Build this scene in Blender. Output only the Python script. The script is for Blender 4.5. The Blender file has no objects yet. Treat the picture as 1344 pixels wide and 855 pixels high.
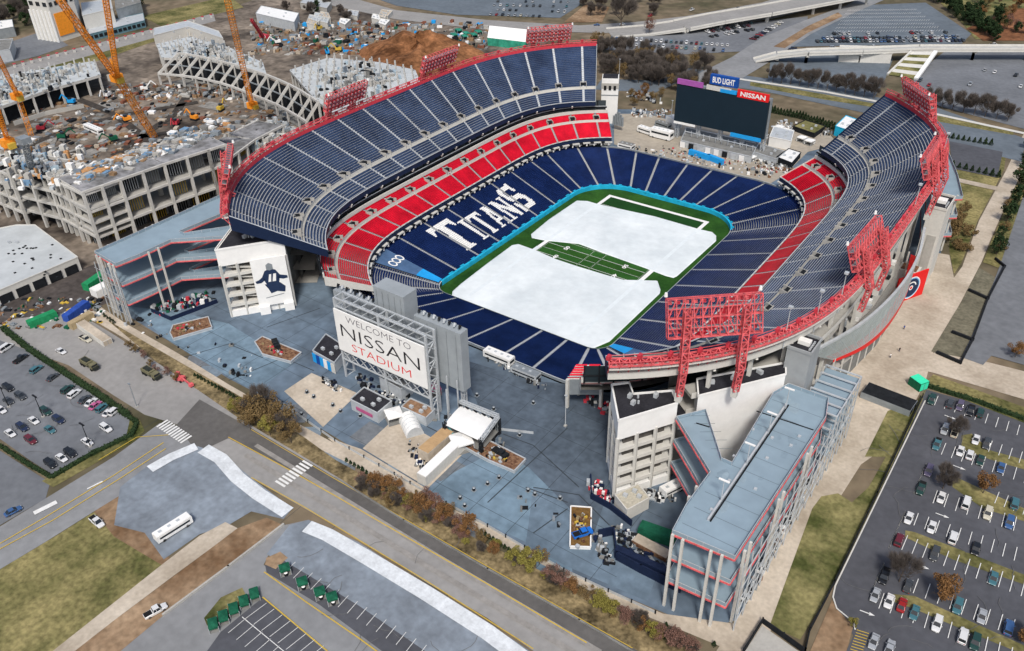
import bpy, math, random
from mathutils import Vector, Matrix
random.seed(7)
S = bpy.context.scene; COL = S.collection
PI = math.pi
# ------------------------------------------------------------------ camera
CAM = (158.004, -274.131, 169.812); YAW, PITCH, ROLL, FPX = -0.63771, 0.59319, -0.024187, 1108.51
_cy,_sy,_cp,_sp = math.cos(YAW),math.sin(YAW),math.cos(PITCH),math.sin(PITCH)
FW = Vector((_sy*_cp,_cy*_cp,-_sp)); _r = Vector((_cy,-_sy,0)); _u = _r.cross(FW)
RT = _r*math.cos(ROLL)+_u*math.sin(ROLL); UP = -_r*math.sin(ROLL)+_u*math.cos(ROLL)
def G(u, v, z=0.0):
    d = FW + RT*((u-672)/FPX) + UP*((427.5-v)/FPX); t = (z-CAM[2])/d.z
    return Vector((CAM[0]+d.x*t, CAM[1]+d.y*t, z))
def setup():
    cd = bpy.data.cameras.new('camera'); co = bpy.data.objects.new('camera', cd); COL.objects.link(co)
    M = Matrix((RT, UP, -FW)).transposed().to_4x4(); M.translation = Vector(CAM); co.matrix_world = M
    cd.sensor_width = 36; cd.lens = FPX/1344*36; cd.clip_start = 1; cd.clip_end = 6000
    S.camera = co
    w = bpy.data.worlds.new('World'); S.world = w; w.use_nodes = True
    nt = w.node_tree; bg = nt.nodes['Background']; sky = nt.nodes.new('ShaderNodeTexSky')
    sky.sky_type = 'NISHITA'; sky.sun_disc = False
    el, az = math.radians(52), math.radians(143)
    sky.sun_elevation = el; sky.sun_rotation = az; sky.air_density = 1.0; sky.dust_density = 3.5; sky.ozone_density = 1.0
    nt.links.new(sky.outputs[0], bg.inputs[0]); bg.inputs[1].default_value = 0.097
    sd = bpy.data.lights.new('sun', 'SUN'); so = bpy.data.objects.new('sun', sd); COL.objects.link(so)
    sd.energy = 2.1; sd.angle = math.radians(10); sd.color = (1, .96, .9)
    dr = Vector((math.sin(az)*math.cos(el), math.cos(az)*math.cos(el), math.sin(el)))
    so.rotation_euler = dr.to_track_quat('Z', 'Y').to_euler()
    S.view_settings.view_transform = 'Standard'; S.view_settings.look = 'None'
    S.view_settings.exposure = 0.40; S.view_settings.gamma = 1
    S.render.engine = 'CYCLES'
setup()
# ------------------------------------------------------------------ materials
MATS = {}
def mat(name, col, rough=0.8, var=0.12, scale=0.5, metal=0.0, col2=None, scale2=None, bump=0.0, spec=0.12, emit=None, detail=4):
    if name in MATS: return MATS[name]
    m = bpy.data.materials.new(name); m.use_nodes = True; nt = m.node_tree
    b = nt.nodes['Principled BSDF']; b.inputs['Roughness'].default_value = rough; b.inputs['Metallic'].default_value = metal
    b.inputs['Specular IOR Level'].default_value = spec
    geo = nt.nodes.new('ShaderNodeNewGeometry')
    c = (*col, 1)
    if var > 0 or col2:
        n = nt.nodes.new('ShaderNodeTexNoise'); n.inputs['Scale'].default_value = scale; n.inputs['Detail'].default_value = detail
        n.inputs['Roughness'].default_value = 0.65
        nt.links.new(geo.outputs['Position'], n.inputs['Vector'])
        r = nt.nodes.new('ShaderNodeValToRGB'); nt.links.new(n.outputs['Fac'], r.inputs[0])
        lo = tuple(max(0, x*(1-var)) for x in col); hi = tuple(min(1, x*(1+var)) for x in (col2 or col))
        r.color_ramp.elements[0].position = .34; r.color_ramp.elements[1].position = .66
        r.color_ramp.elements[0].color = (*lo, 1); r.color_ramp.elements[1].color = (*hi, 1)
        out = r.outputs[0]
        if scale2:
            n2 = nt.nodes.new('ShaderNodeTexNoise'); n2.inputs['Scale'].default_value = scale2; n2.inputs['Detail'].default_value = 3
            nt.links.new(geo.outputs['Position'], n2.inputs['Vector'])
            r2 = nt.nodes.new('ShaderNodeMapRange'); r2.inputs[1].default_value = .3; r2.inputs[2].default_value = .7
            r2.inputs[3].default_value = 1-var*.75; r2.inputs[4].default_value = 1+var*.75
            nt.links.new(n2.outputs['Fac'], r2.inputs[0])
            mx = nt.nodes.new('ShaderNodeVectorMath'); mx.operation = 'SCALE'
            nt.links.new(out, mx.inputs[0]); nt.links.new(r2.outputs[0], mx.inputs['Scale']); out = mx.outputs[0]
        nt.links.new(out, b.inputs['Base Color'])
        if bump:
            bp = nt.nodes.new('ShaderNodeBump'); bp.inputs['Strength'].default_value = bump; bp.inputs['Distance'].default_value = .3
            nt.links.new(n.outputs['Fac'], bp.inputs['Height']); nt.links.new(bp.outputs[0], b.inputs['Normal'])
    else: b.inputs['Base Color'].default_value = c
    if emit: b.inputs['Emission Color'].default_value = (*col, 1); b.inputs['Emission Strength'].default_value = emit
    MATS[name] = m; return m
def paintmat():      # vehicle paint: colour comes from each object's own colour
    m = bpy.data.materials.new('vehicle_paint'); m.use_nodes = True; nt = m.node_tree; b = nt.nodes['Principled BSDF']
    oi = nt.nodes.new('ShaderNodeObjectInfo'); nt.links.new(oi.outputs['Color'], b.inputs['Base Color'])
    b.inputs['Roughness'].default_value = .28; b.inputs['Coat Weight'].default_value = .5; b.inputs['Metallic'].default_value = .15
    return m
def leafmat(name, c1, c2, c3=None):   # foliage: each leaf clump differs a little
    m = bpy.data.materials.new(name); m.use_nodes = True; nt = m.node_tree; b = nt.nodes['Principled BSDF']
    n = nt.nodes.new('ShaderNodeTexNoise'); n.inputs['Scale'].default_value = 1.1; n.inputs['Detail'].default_value = 5; n.inputs['Roughness'].default_value = .8
    geo = nt.nodes.new('ShaderNodeNewGeometry'); nt.links.new(geo.outputs['Position'], n.inputs['Vector'])
    r = nt.nodes.new('ShaderNodeValToRGB'); nt.links.new(n.outputs['Fac'], r.inputs[0])
    r.color_ramp.elements[0].position = .35; r.color_ramp.elements[0].color = (*c1, 1)
    r.color_ramp.elements[1].position = .65; r.color_ramp.elements[1].color = (*c2, 1)
    if c3: e = r.color_ramp.elements.new(.5); e.color = (*c3, 1)
    nt.links.new(r.outputs[0], b.inputs['Base Color']); b.inputs['Roughness'].default_value = .9; b.inputs['Specular IOR Level'].default_value = .15
    MATS[name] = m; return m
m_conc = mat('concrete', (.40,.39,.36), .85, .08, .12, scale2=1.5)
m_lconc = mat('light_concrete', (.58,.57,.53), .8, .05, .15, scale2=1.2)
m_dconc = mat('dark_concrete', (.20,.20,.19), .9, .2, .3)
m_white = mat('white_paint', (.80,.80,.78), .5, .04, .4)
m_red = mat('red_paint', (.50,.045,.065), .45, .12, 1.0)
m_coral = mat('coral_steel', (.62,.115,.125), .65, .25, .5, scale2=3)
m_aisle = mat('aisle_concrete', (.36,.38,.40), .85, .1, .4)
m_unavy = mat('faded_navy_seat', (.026,.046,.105), .6, .3, .08, col2=(.034,.058,.12), scale2=1.5)
m_navy = mat('navy_seat', (.008,.021,.088), .5, .25, .12, scale2=3)
m_nbeam = mat('navy_steel', (.012,.022,.055), .5, .1, 1)
m_redseat = mat('red_seat', (.62,.012,.035), .45, .2, .12, scale2=3)
m_wseat = mat('white_seat', (.78,.78,.76), .5, .05, 1)
m_tread = mat('shaded_tread_concrete', (.30,.32,.345), .85, .12, .3)  # treads darker than risers: shade between seat rows put into the colour
m_riser = mat('riser_concrete', (.66,.70,.74), .85, .10, .3)  # paler copy of the tread concrete so the row fronts stand out
m_ctread = mat('club_concrete', (.26,.17,.17), .85, .12, .3)
m_grey = mat('grey_metal', (.28,.31,.33), .5, .12, .4, metal=.3)
m_lgrey = mat('pale_steel', (.50,.53,.55), .5, .1, .4, metal=.2)
m_dark = mat('dark_void', (.015,.017,.02), .8, .3, .5)
m_roof = mat('dark_roof', (.028,.028,.034), .85, .25, .3, scale2=2)
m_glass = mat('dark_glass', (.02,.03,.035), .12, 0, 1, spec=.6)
m_black = mat('black_rubber', (.015,.015,.016), .8, 0)
m_blue = mat('light_blue_panel', (.02,.32,.72), .5, .08, .5)
m_ramp = mat('ramp_deck', (.24,.32,.38), .75, .07, .06, scale2=.25)
m_orange = mat('orange_steel', (.85,.30,.03), .5, .12, .8)
m_green = mat('green_cloth', (.012,.10,.055), .8, .25, .8)
m_wood = mat('brown_planting', (.17,.07,.045), .9, .5, .9, col2=(.20,.12,.07))
m_trunk = mat('bark', (.10,.08,.065), .95, .2, 2)
m_tarp = mat('white_tarp', (.64,.70,.72), .6, .05, .05, col2=(.73,.78,.79), bump=1.0, scale2=.3)
m_paint = paintmat()
# ------------------------------------------------------------------ mesh builder
class MB:
    def __init__(s): s.v=[]; s.f=[]; s.m=[]; s.ms=[]
    def mi(s, m):
        if m not in s.ms: s.ms.append(m)
        return s.ms.index(m)
    def face(s, pts, m):
        n=len(s.v); s.v += [tuple(p) for p in pts]; s.f.append(tuple(range(n,n+len(pts)))); s.m.append(s.mi(m))
    def box(s, c, d, m, rz=0, ax=None):
        if ax: X,Y,Z = ax
        else: X=Vector((math.cos(rz),math.sin(rz),0)); Y=Vector((-math.sin(rz),math.cos(rz),0)); Z=Vector((0,0,1))
        c=Vector(c); X=X*d[0]/2; Y=Y*d[1]/2; Z=Z*d[2]/2; n=len(s.v); k=s.mi(m)
        for a in (-1,1):
            for b in (-1,1):
                for e in (-1,1): s.v.append(tuple(c+X*a+Y*b+Z*e))
        for q in ((0,1,3,2),(4,6,7,5),(0,4,5,1),(2,3,7,6),(0,2,6,4),(1,5,7,3)): s.f.append(tuple(n+i for i in q)); s.m.append(k)
    def beam(s, a, b, w, h, m):
        a=Vector(a); b=Vector(b); d=b-a; L=d.length
        if L<1e-4: return
        X=d/L; Y=Vector((0,0,1)).cross(X)
        if Y.length<1e-3: Y=Vector((0,1,0))
        Y.normalize(); Z=X.cross(Y); s.box((a+b)/2,(L,w,h),m,ax=(X,Y,Z))
    def prism(s, poly, z0, z1, m, mtop=None, bottom=True):
        n=len(poly); z1s = z1 if hasattr(z1,'__len__') else [z1]*n; z0s = z0 if hasattr(z0,'__len__') else [z0]*n
        ar=sum(poly[i][0]*poly[(i+1)%n][1]-poly[(i+1)%n][0]*poly[i][1] for i in range(n))
        if ar<0: poly=poly[::-1]; z1s=list(z1s)[::-1]; z0s=list(z0s)[::-1]
        for i in range(n):
            j=(i+1)%n; s.face([(poly[i][0],poly[i][1],z0s[i]),(poly[j][0],poly[j][1],z0s[j]),(poly[j][0],poly[j][1],z1s[j]),(poly[i][0],poly[i][1],z1s[i])],m)
        s.face([(p[0],p[1],z) for p,z in zip(poly,z1s)],mtop or m)
        if bottom: s.face([(p[0],p[1],z) for p,z in list(zip(poly,z0s))[::-1]],m)
    def cyl(s, a, b, r0, r1, m, n=8, caps=True):
        a=Vector(a); b=Vector(b); X=(b-a).normalized(); Y=X.orthogonal().normalized(); Z=X.cross(Y)
        A=[a+(Y*math.cos(2*PI*i/n)+Z*math.sin(2*PI*i/n))*r0 for i in range(n)]; B=[b+(Y*math.cos(2*PI*i/n)+Z*math.sin(2*PI*i/n))*r1 for i in range(n)]
        for i in range(n): s.face([A[i],A[(i+1)%n],B[(i+1)%n],B[i]],m)
        if caps: s.face(B,m); s.face(A[::-1],m)
    def truss(s, a, b, w, h, m, t=.25, seg=None):
        a=Vector(a); b=Vector(b); d=b-a; L=d.length; X=d/L; Y=Vector((0,0,1)).cross(X)
        if Y.length<1e-3: Y=Vector((0,1,0))
        Y.normalize(); Z=X.cross(Y); n=seg or max(2,int(L/max(w,h)))
        cs=[Y*w/2+Z*h/2, -Y*w/2+Z*h/2, -Y*w/2-Z*h/2, Y*w/2-Z*h/2]
        for c in cs: s.beam(a+c,b+c,t,t,m)
        for i in range(n):
            p=a+d*(i/n); q=a+d*((i+1)/n)
            for k in range(4):
                c,e=cs[k],cs[(k+1)%4]
                s.beam(p+c,p+e,t*.7,t*.7,m)
                if i%2: s.beam(p+c,q+e,t*.7,t*.7,m)
                else: s.beam(p+e,q+c,t*.7,t*.7,m)
    def build(s, name, parent=None, smooth=False):
        SPLIT={'columns':'column','piers':'pier','posts':'post','legs':'leg','rakers':'raker','deck_entrances':'entrance','roof_vent':'roof_vent','stair_core':'stair_core','booths':'booth','window_boxes':'window_box','beacon':'beacon','display_cabinet':'display_cabinet'}
        ch={'deck_entrances':32}.get(name,8)
        if name in SPLIT and parent and ch<len(s.v)<=ch*100 and len(s.v)%ch==0 and all(len(f)==4 for f in s.f) and len(s.f)*4==len(s.v)*3:
            nf=ch*6//8; o=None
            for k in range(len(s.v)//ch):
                q=MB(); q.v=s.v[k*ch:(k+1)*ch]; q.f=[tuple(i-k*ch for i in f) for f in s.f[k*nf:(k+1)*nf]]; q.m=s.m[k*nf:(k+1)*nf]; q.ms=s.ms
                o=q.build_one(SPLIT[name],parent,smooth)
            return o
        return s.build_one(name,parent,smooth)
    def build_one(s, name, parent=None, smooth=False):
        me=bpy.data.meshes.new(name); me.from_pydata(s.v,[],s.f); 
        for m in s.ms: me.materials.append(m)
        me.polygons.foreach_set('material_index', s.m)
        if smooth: me.polygons.foreach_set('use_smooth',[True]*len(s.f))
        me.update(); o=bpy.data.objects.new(name,me); COL.objects.link(o)
        if parent: o.parent=parent; o.matrix_parent_inverse=parent_inv(parent)
        return o
def parent_inv(p):
    return Matrix.LocRotScale(p.location, p.rotation_euler, p.scale).inverted()
def empty(name, loc=(0,0,0), label=None, cat=None, group=None, rz=0):
    o=bpy.data.objects.new(name,None); COL.objects.link(o); o.location=loc; o.rotation_euler=(0,0,rz); o.empty_display_size=.5
    tag(o,label,cat,group); return o
def tag(o,label=None,cat=None,group=None,kind=None):
    if label: o['label']=label
    if cat: o['category']=cat
    if group: o['group']=group
    if kind: o['kind']=kind
    return o
KIDS={}
def children_of(o): return [c for c in bpy.data.objects if c.parent==o]
def copy_tree(o, loc, rz=None, sc=None, label=None, group=None, color=None):
    if o.name not in KIDS: KIDS[o.name]=[(c,children_of(c)) for c in children_of(o)]
    r=o.copy(); COL.objects.link(r); r.location=loc
    if rz is not None: r.rotation_euler=(0,0,rz)
    if sc is not None: r.scale=(sc,sc,sc) if not hasattr(sc,'__len__') else sc
    if label: r['label']=label
    if group: r['group']=group
    if color: r.color=color
    for c,gs in KIDS[o.name]:
        d=c.copy(); COL.objects.link(d); d.parent=r
        if color: d.color=color
        for g in gs:
            e=g.copy(); COL.objects.link(e); e.parent=d
    return r
def struct(name, mb, kind='structure', label=None):
    o=mb.build(name); o['kind']=kind
    if label: o['label']=label
    return o
SHN=[0]
def sheet(name, pts, m, layer, px=True, z=0.0):
    SHN[0]+=1; mb=MB(); zz=z+layer*.03+SHN[0]*.0004
    P=[G(u,v,z) for u,v in pts] if px else [Vector((a,b,z)) for a,b in pts]
    ar=sum(P[i].x*P[(i+1)%len(P)].y-P[(i+1)%len(P)].x*P[i].y for i in range(len(P)))
    if ar<0: P=P[::-1]
    from mathutils.geometry import tessellate_polygon
    T=tessellate_polygon([[Vector((q.x,q.y,0)) for q in P]])
    for t in T:
        a,b,c=[P[k] for k in t]
        if (b.x-a.x)*(c.y-a.y)-(b.y-a.y)*(c.x-a.x)<0: a,c=c,a
        mb.face([(q.x,q.y,zz) for q in (a,b,c)],m)
    return struct(name,mb)
def strip(mb, pts, w, m, z, px=True):
    """ribbon of width w along a polyline"""
    P=[G(u,v,0) for u,v in pts] if px else [Vector((a,b,0)) for a,b in pts]
    L=[];R=[]
    for i,p in enumerate(P):
        d=(P[min(i+1,len(P)-1)]-P[max(i-1,0)]); d.z=0; d.normalize(); n=Vector((-d.y,d.x,0))*w/2
        L.append(p+n); R.append(p-n)
    for i in range(len(P)-1):
        mb.face([(q.x,q.y,z) for q in (R[i],R[i+1],L[i+1],L[i])],m)
def text_mb(mb, txt, origin, X, Y, height, m, width=None, depth=.08, bold=0.0, squash=None):
    """letters in the plane spanned by X,Y, centred on origin"""
    c=bpy.data.curves.new('lettering','FONT'); c.body=txt; c.size=1; c.extrude=0; c.offset=bold; c.resolution_u=2
    o=bpy.data.objects.new('lettering',c); COL.objects.link(o); bpy.context.view_layer.update()
    me=bpy.data.meshes.new_from_object(o.evaluated_get(bpy.context.evaluated_depsgraph_get()))
    bpy.data.objects.remove(o); bpy.data.curves.remove(c)
    xs=[v.co.x for v in me.vertices]; ys=[v.co.y for v in me.vertices]
    x0,x1,y0,y1=min(xs),max(xs),min(ys),max(ys); sy=height/(y1-y0); sx=(width/(x1-x0)) if width else sy
    X=Vector(X).normalized(); Y=Vector(Y).normalized(); N=X.cross(Y); n=len(mb.v); k=mb.mi(m); origin=Vector(origin)
    for v in me.vertices:
        mb.v.append(tuple(origin+X*((v.co.x-(x0+x1)/2)*sx)+Y*((v.co.y-(y0+y1)/2)*sy)+N*depth))
    for pl in me.polygons: mb.f.append(tuple(n+i for i in pl.vertices)); mb.m.append(k)
    bpy.data.meshes.remove(me)
def rrect(hx, y0, y1, r, n=10):
    """closed rounded rectangle, counter-clockwise from bottom right straight, as a function of segments; r may be (rnear,rfar)"""
    rn,rf = r if hasattr(r,'__len__') else (r,r)
    seg=[]
    def arc(cx,cy,rr,a0,a1,k): return [(cx+rr*math.cos(a0+(a1-a0)*i/k), cy+rr*math.sin(a0+(a1-a0)*i/k)) for i in range(k)]
    def lin(a,b,k): return [(a[0]+(b[0]-a[0])*i/k, a[1]+(b[1]-a[1])*i/k) for i in range(k)]
    P=[]
    P+=lin((hx,y0+rn),(hx,y1-rf),40); P+=arc(hx-rf,y1-rf,rf,0,PI/2,n*2)
    P+=lin((hx-rf,y1),(-hx+rf,y1),24); P+=arc(-hx+rf,y1-rf,rf,PI/2,PI,n*2)
    P+=lin((-hx,y1-rf),(-hx,y0+rn),40); P+=arc(-hx+rn,y0+rn,rn,PI,1.5*PI,n*2)
    P+=lin((-hx+rn,y0),(hx-rn,y0),24); P+=arc(hx-rn,y0+rn,rn,1.5*PI,2*PI,n*2)
    return P
# ------------------------------------------------------------------ stadium bowl
FZ=-8.0
FRONT=rrect(39.5,-60.5,65,(7,20)); BACK=rrect(71,-90,91,(32,40)); NB=len(FRONT)
def back_z(i):
    return 2.2 if (i<44 or 100<i<150) else 0.45
# 0-39 right straight,40-59 far-right arc,60-83 far straight,84-103 far-left arc,104-143 left straight,144-163 near-left,164-187 near straight,188-207 near-right
def bz(i):
    i%=NB; x,y=BACK[i]; t=max(0,min(1,(abs(x)-52)/16)); return .5+1.9*t
stadium=empty('football_stadium',(0,0,0),'open football stadium with navy and red stands around a tarp covered field','stadium')
def norm2(d): d=Vector(d); d.normalize(); return d
# ---- field
turf=mat('turf',(.014,.06,.010),.9,.22,.06,col2=(.026,.085,.013),scale2=1.2,bump=.1)
turf_l=mat('mown_turf',(.024,.09,.016),.9,.2,.1,scale2=1)
turf_d=mat('endzone_turf',(.012,.055,.012),.9,.2,.08,scale2=1)
mb=MB(); mb.face([(x,y,FZ) for x,y in rrect(41.5,-62,66.5,(8,21))],turf); struct('field',mb)
mb=MB(); z=FZ+.02
# border band
def rectr(x0,x1,y0,y1,m,zz): mb.face([(x0,y0,zz),(x1,y0,zz),(x1,y1,zz),(x0,y1,zz)],m)
rectr(-24.38,24.38,45.7,54.86,turf_d,FZ+.015); rectr(-24.38,24.38,-54.86,-45.7,turf_d,FZ+.015)
for s in (-1,1):
    rectr(min(s*24.38,s*26.2),max(s*24.38,s*26.2),-56.7,56.7,m_white,z); rectr(-24.38,24.38,min(s*54.86,s*56.7),max(s*54.86,s*56.7),m_white,z)
for k in range(-10,10,2): rectr(-24.38,24.38,k*4.572,(k+1)*4.572,turf_l,FZ+.012)
for k in range(-10,11):
    y=k*4.572; w=.12 if k%2 else .2; rectr(-24.38,24.38,y-w/2,y+w/2,m_white,z+.01)
for k in range(-49,50):
    y=k*.9144
    for x in (-24,-3,3,24): rectr(x-.3,x+.3,y-.08,y+.08,m_white,z+.01)
for s in (-1,1):
    for k,t in ((0,'50'),(1,'40'),(-1,'40')):
        text_mb(mb,t,(s*14.4,k*9.144,z+.02),(0,s*-1,0),(s*1,0,0),1.9,m_white,width=3.4,depth=0,bold=.03)
rectr(-33.5,-27.5,-30,30,mat('sideline_white',(.5,.52,.5),.8,.1,.3),FZ+.012) if False else None
struct('field_markings',mb)
def tarp(name,pts,label):
    P=[G(u,v,FZ+.25) for u,v in pts]; mb=MB(); n=len(P)
    c=sum(P,Vector())/n
    for i in range(n):
        a,b=P[i],P[(i+1)%n]; a2=c+(a-c)*.985; b2=c+(b-c)*.985
        mb.face([(b.x,b.y,FZ+.04),(a.x,a.y,FZ+.04),(a2.x,a2.y,FZ+.3),(b2.x,b2.y,FZ+.3)],m_tarp)
    Q=[c+(p-c)*.985 for p in P]; mb.face([(p.x,p.y,FZ+.3) for p in Q[::-1]],m_tarp)
    o=mb.build(name); bm=MB()
    tag(o,label,'field tarp','tarps on the field'); return o,Q
t1,Q1=tarp('field_tarp',[(757,263),(770,263.5),(786,268),(860,284),(919,301),(935,304.5),(940,309),(940,316),(889,362),(884,364.5),(874,362),(845,351),(800,335),(760,320),(715,315.5),(698,312),(697,307),(720,288)],'white tarp covering the far half of the field')
t2,Q2=tarp('field_tarp',[(672,321.5),(680,320),(700,327),(730,340),(760,350),(800,362),(820,367.5),(863,368.5),(867,380),(866,385),(800,448),(780,456.5),(772,458),(760,454),(700,430),(640,406),(600,393),(593,388),(594,382),(605,372),(640,345)],'white tarp covering the near half of the field')
m_seam=mat('tarp_seam',(.70,.76,.78),.6,.04,.5)
for t,Q,(y0,y1) in ((t1,Q1,(4,44)),(t2,Q2,(-55,-6))):
    mb=MB()
    for x in (-25.3,25.3): mb=MB(); mb.face([(x-.8,y0,FZ+.32),(x+.8,y0,FZ+.32),(x+.8,y1,FZ+.32),(x-.8,y1,FZ+.32)],m_seam); mb.build('seam',t)
# ---- lower bowl
LR=34
def lower(i,a):
    f=FRONT[i%NB]; b=BACK[i%NB]; z0=-6.6; z1=bz(i)
    return Vector((f[0]+(b[0]-f[0])*a, f[1]+(b[1]-f[1])*a, z0+(z1-z0)*a))
aisle_i=[2,8,14,20,26,32,38, 43,48,53,58, 63,68,73,79, 84,89,94,100, 104,110,116,122,128,134,140, 145,150,156,162, 166,171,176,181,185, 190,196,202]
mt=MB(); ms=MB(); mw=MB(); ml=MB()
AIS=set(aisle_i)
# TITANS lettering in the left stand: white seats. letter shapes in unit boxes (x along the row, y up the slope)
def in_poly(x,y,P):
    c=False; n=len(P)
    for i in range(n):
        x1,y1=P[i]; x2,y2=P[(i+1)%n]
        if (y1>y)!=(y2>y) and x<(x2-x1)*(y-y1)/(y2-y1)+x1: c=not c
    return c
LET={'T':[[(0,.72),(.06,.72),(.16,.86),(.38,.86),(.38,.12),(.26,.06),(.26,0),(.76,0),(.76,.06),(.64,.12),(.64,.86),(.84,.86),(.94,.72),(1,.72),(1,1),(0,1)]],
'I':[[(.1,0),(.9,0),(.9,.1),(.68,.1),(.68,.9),(.9,.9),(.9,1),(.1,1),(.1,.9),(.32,.9),(.32,.1),(.1,.1)]],
'A':[[(0,0),(.36,0),(.36,.09),(.27,.09),(.32,.28),(.62,.28),(.66,.09),(.56,.09),(.56,0),(1,0),(1,.09),(.92,.09),(.66,1),(.28,1),(.28,.9),(.36,.9),(.10,.09),(0,.09)]],
'Ah':[[(.37,.38),(.57,.38),(.48,.74)]],
'N':[[(0,0),(.36,0),(.36,.1),(.26,.1),(.26,.66),(.7,0),(.9,0),(.9,.9),(1,.9),(1,1),(.62,1),(.62,.9),(.72,.9),(.72,.42),(.3,1),(0,1),(0,.9),(.08,.9),(.08,.1),(0,.1)]],
'S':[[(.02,0),(.12,0),(.2,.06),(.85,.06),(.98,.2),(.98,.44),(.86,.56),(.26,.62),(.24,.7),(.3,.84),(.72,.84),(.84,.66),(.94,.66),(.94,1),(.84,1),(.76,.96),(.16,.96),(.04,.84),(.04,.58),(.14,.46),(.74,.4),(.76,.32),(.7,.2),(.3,.2),(.14,.38),(.02,.38)]]}
# y of letters (left stand, facing the field: word reads from near end to far end as seen across it)
WORD=[('T',-34.5,-20.0,1.0),('I',-19.3,-14.3,.78),('T',-13.8,-5.8,.78),('A',-5.2,3.2,.78),('N',3.8,12.6,.78),('S',13.4,24.0,1.0)]
def is_white(x,y,a):
    if x>-30: return False
    h=(a-.17)/.62
    if h<0 or h>1: return False
    for ch,y0,y1,hh in WORD:
        if y0<=y<=y1:
            u=(y-y0)/(y1-y0); base=0.0; v=(h-base)/hh
            if v<0 or v>1: return False
            if any(in_poly(u,v,P) for P in LET[ch]) and not (ch=='A' and in_poly(u,v,LET['Ah'][0])): return True
    return False
for r in range(LR):
    a0=r/LR; a1=(r+1)/LR; zs=0
    for i in range(NB):
        p0,p1=lower(i,a0),lower(i+1,a0); q0,q1=lower(i,a1),lower(i+1,a1)
        z=p0.z; zb=q0.z; z2=p1.z; zb2=q1.z
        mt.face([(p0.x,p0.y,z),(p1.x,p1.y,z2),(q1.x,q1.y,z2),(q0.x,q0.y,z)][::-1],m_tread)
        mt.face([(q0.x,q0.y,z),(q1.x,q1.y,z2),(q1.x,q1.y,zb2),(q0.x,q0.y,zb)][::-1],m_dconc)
        L=(p1-p0).length; 
        if L<.05: continue
        s0=.0; s1=1.0; aw=.62/max(L,.7)
        if 144<=i<149 or 203<=i<207: continue
        if i in AIS: s0=min(.9,aw)
        if (i+1)%NB in AIS: s1=max(.1,1-aw)
        if s1<=s0: continue
        def lp(s,t,dz):
            A=p0.lerp(p1,s); B=q0.lerp(q1,s); C=A.lerp(B,t); return (C.x,C.y,(z+(z2-z)*s)+dz)
        def seat(s0,s1,mb,m):
            mb.face([lp(s0,.36,.45),lp(s1,.36,.45),lp(s1,.80,.42),lp(s0,.80,.42)][::-1],m)
            mb.face([lp(s0,.36,.05),lp(s1,.36,.05),lp(s1,.36,.45),lp(s0,.36,.45)][::-1],m)
            mb.face([lp(s0,.80,.42),lp(s1,.80,.42),lp(s1,.93,.85),lp(s0,.93,.85)][::-1],m)
            mb.face([lp(s0,.93,.85),lp(s1,.93,.85),lp(s1,.97,.1),lp(s0,.97,.1)][::-1],m)
        if 104<=i<144 and 5<r<30:
            n=max(1,round((s1-s0)*L/.55)); run=None
            fl=[]
            for k in range(n):
                s=s0+(s1-s0)*(k+.5)/n; A=p0.lerp(p1,s).lerp(q0.lerp(q1,s),.6); fl.append(is_white(A.x,A.y,(r+.5)/LR))
            k=0
            while k<n:
                j=k
                while j<n and fl[j]==fl[k]: j+=1
                seat(s0+(s1-s0)*k/n,s0+(s1-s0)*j/n,mw if fl[k] else ms,m_wseat if fl[k] else m_navy); k=j
        else: seat(s0,s1,ms,m_navy)
mt.build('lower_terrace',stadium)
o=ms.build('lower_seats',stadium); tag(o,'rows of navy seats in the lower bowl',kind='stuff')
o=mw.build('white_seats',stadium); tag(o,'white seats that spell TITANS in the lower bowl',kind='stuff')
# aisles of lower bowl
ma=MB()
for i in AIS:
    A=lower(i,0); B=lower(i,1); d=(lower(i+1,0.5)-lower(i-1,.5)); d.z=0; d.normalize()
    for r in range(LR):
        p=A.lerp(B,r/LR); q=A.lerp(B,(r+1)/LR); w=d*.48
        ma.face([(p.x-w.x,p.y-w.y,p.z+.12),(p.x+w.x,p.y+w.y,p.z+.12),(q.x+w.x,q.y+w.y,p.z+.12),(q.x-w.x,q.y-w.y,p.z+.12)],m_aisle)
        ma.face([(p.x-w.x,p.y-w.y,p.z-.1),(p.x+w.x,p.y+w.y,p.z-.1),(p.x+w.x,p.y+w.y,p.z+.12),(p.x-w.x,p.y-w.y,p.z+.12)],m_lconc)
ma.build('lower_aisles',stadium)
for lo,hi,lb in ((144,149,'left'),(203,207,'right')):      # tarpaulins over the two near corners
    cv=MB(); P=[lower(i,0) for i in range(lo,hi+1)]; Q=[lower(i,1) for i in range(lo,hi+1)]
    for k in range(hi-lo):
        for a,b,m in ((.02,.3,m_blue),(.3,.97,mat('corner_cover',(.07,.13,.24),.6,.15,.3))):
            cv.face([P[k].lerp(Q[k],a)+Vector((0,0,.9)),P[k].lerp(Q[k],b)+Vector((0,0,.9)),P[k+1].lerp(Q[k+1],b)+Vector((0,0,.9)),P[k+1].lerp(Q[k+1],a)+Vector((0,0,.9))],m)
    c=P[(hi-lo)//2].lerp(Q[(hi-lo)//2],.62)+Vector((0,0,1.1)); u=(Q[2]-P[2]).normalized(); w=(P[-1]-P[0]).normalized()
    for dx in (-2.6,0,2.6):
        for k in range(16):
            a,b=2*PI*k/16,2*PI*(k+1)/16; f=lambda t,r: c+w*(dx+math.cos(t)*r)+u*(math.sin(t)*r*1.4)
            cv.face([f(a,1.0),f(b,1.0),f(b,1.5),f(a,1.5)],m_white)
    cv.build('corner_cover',stadium)
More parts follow.
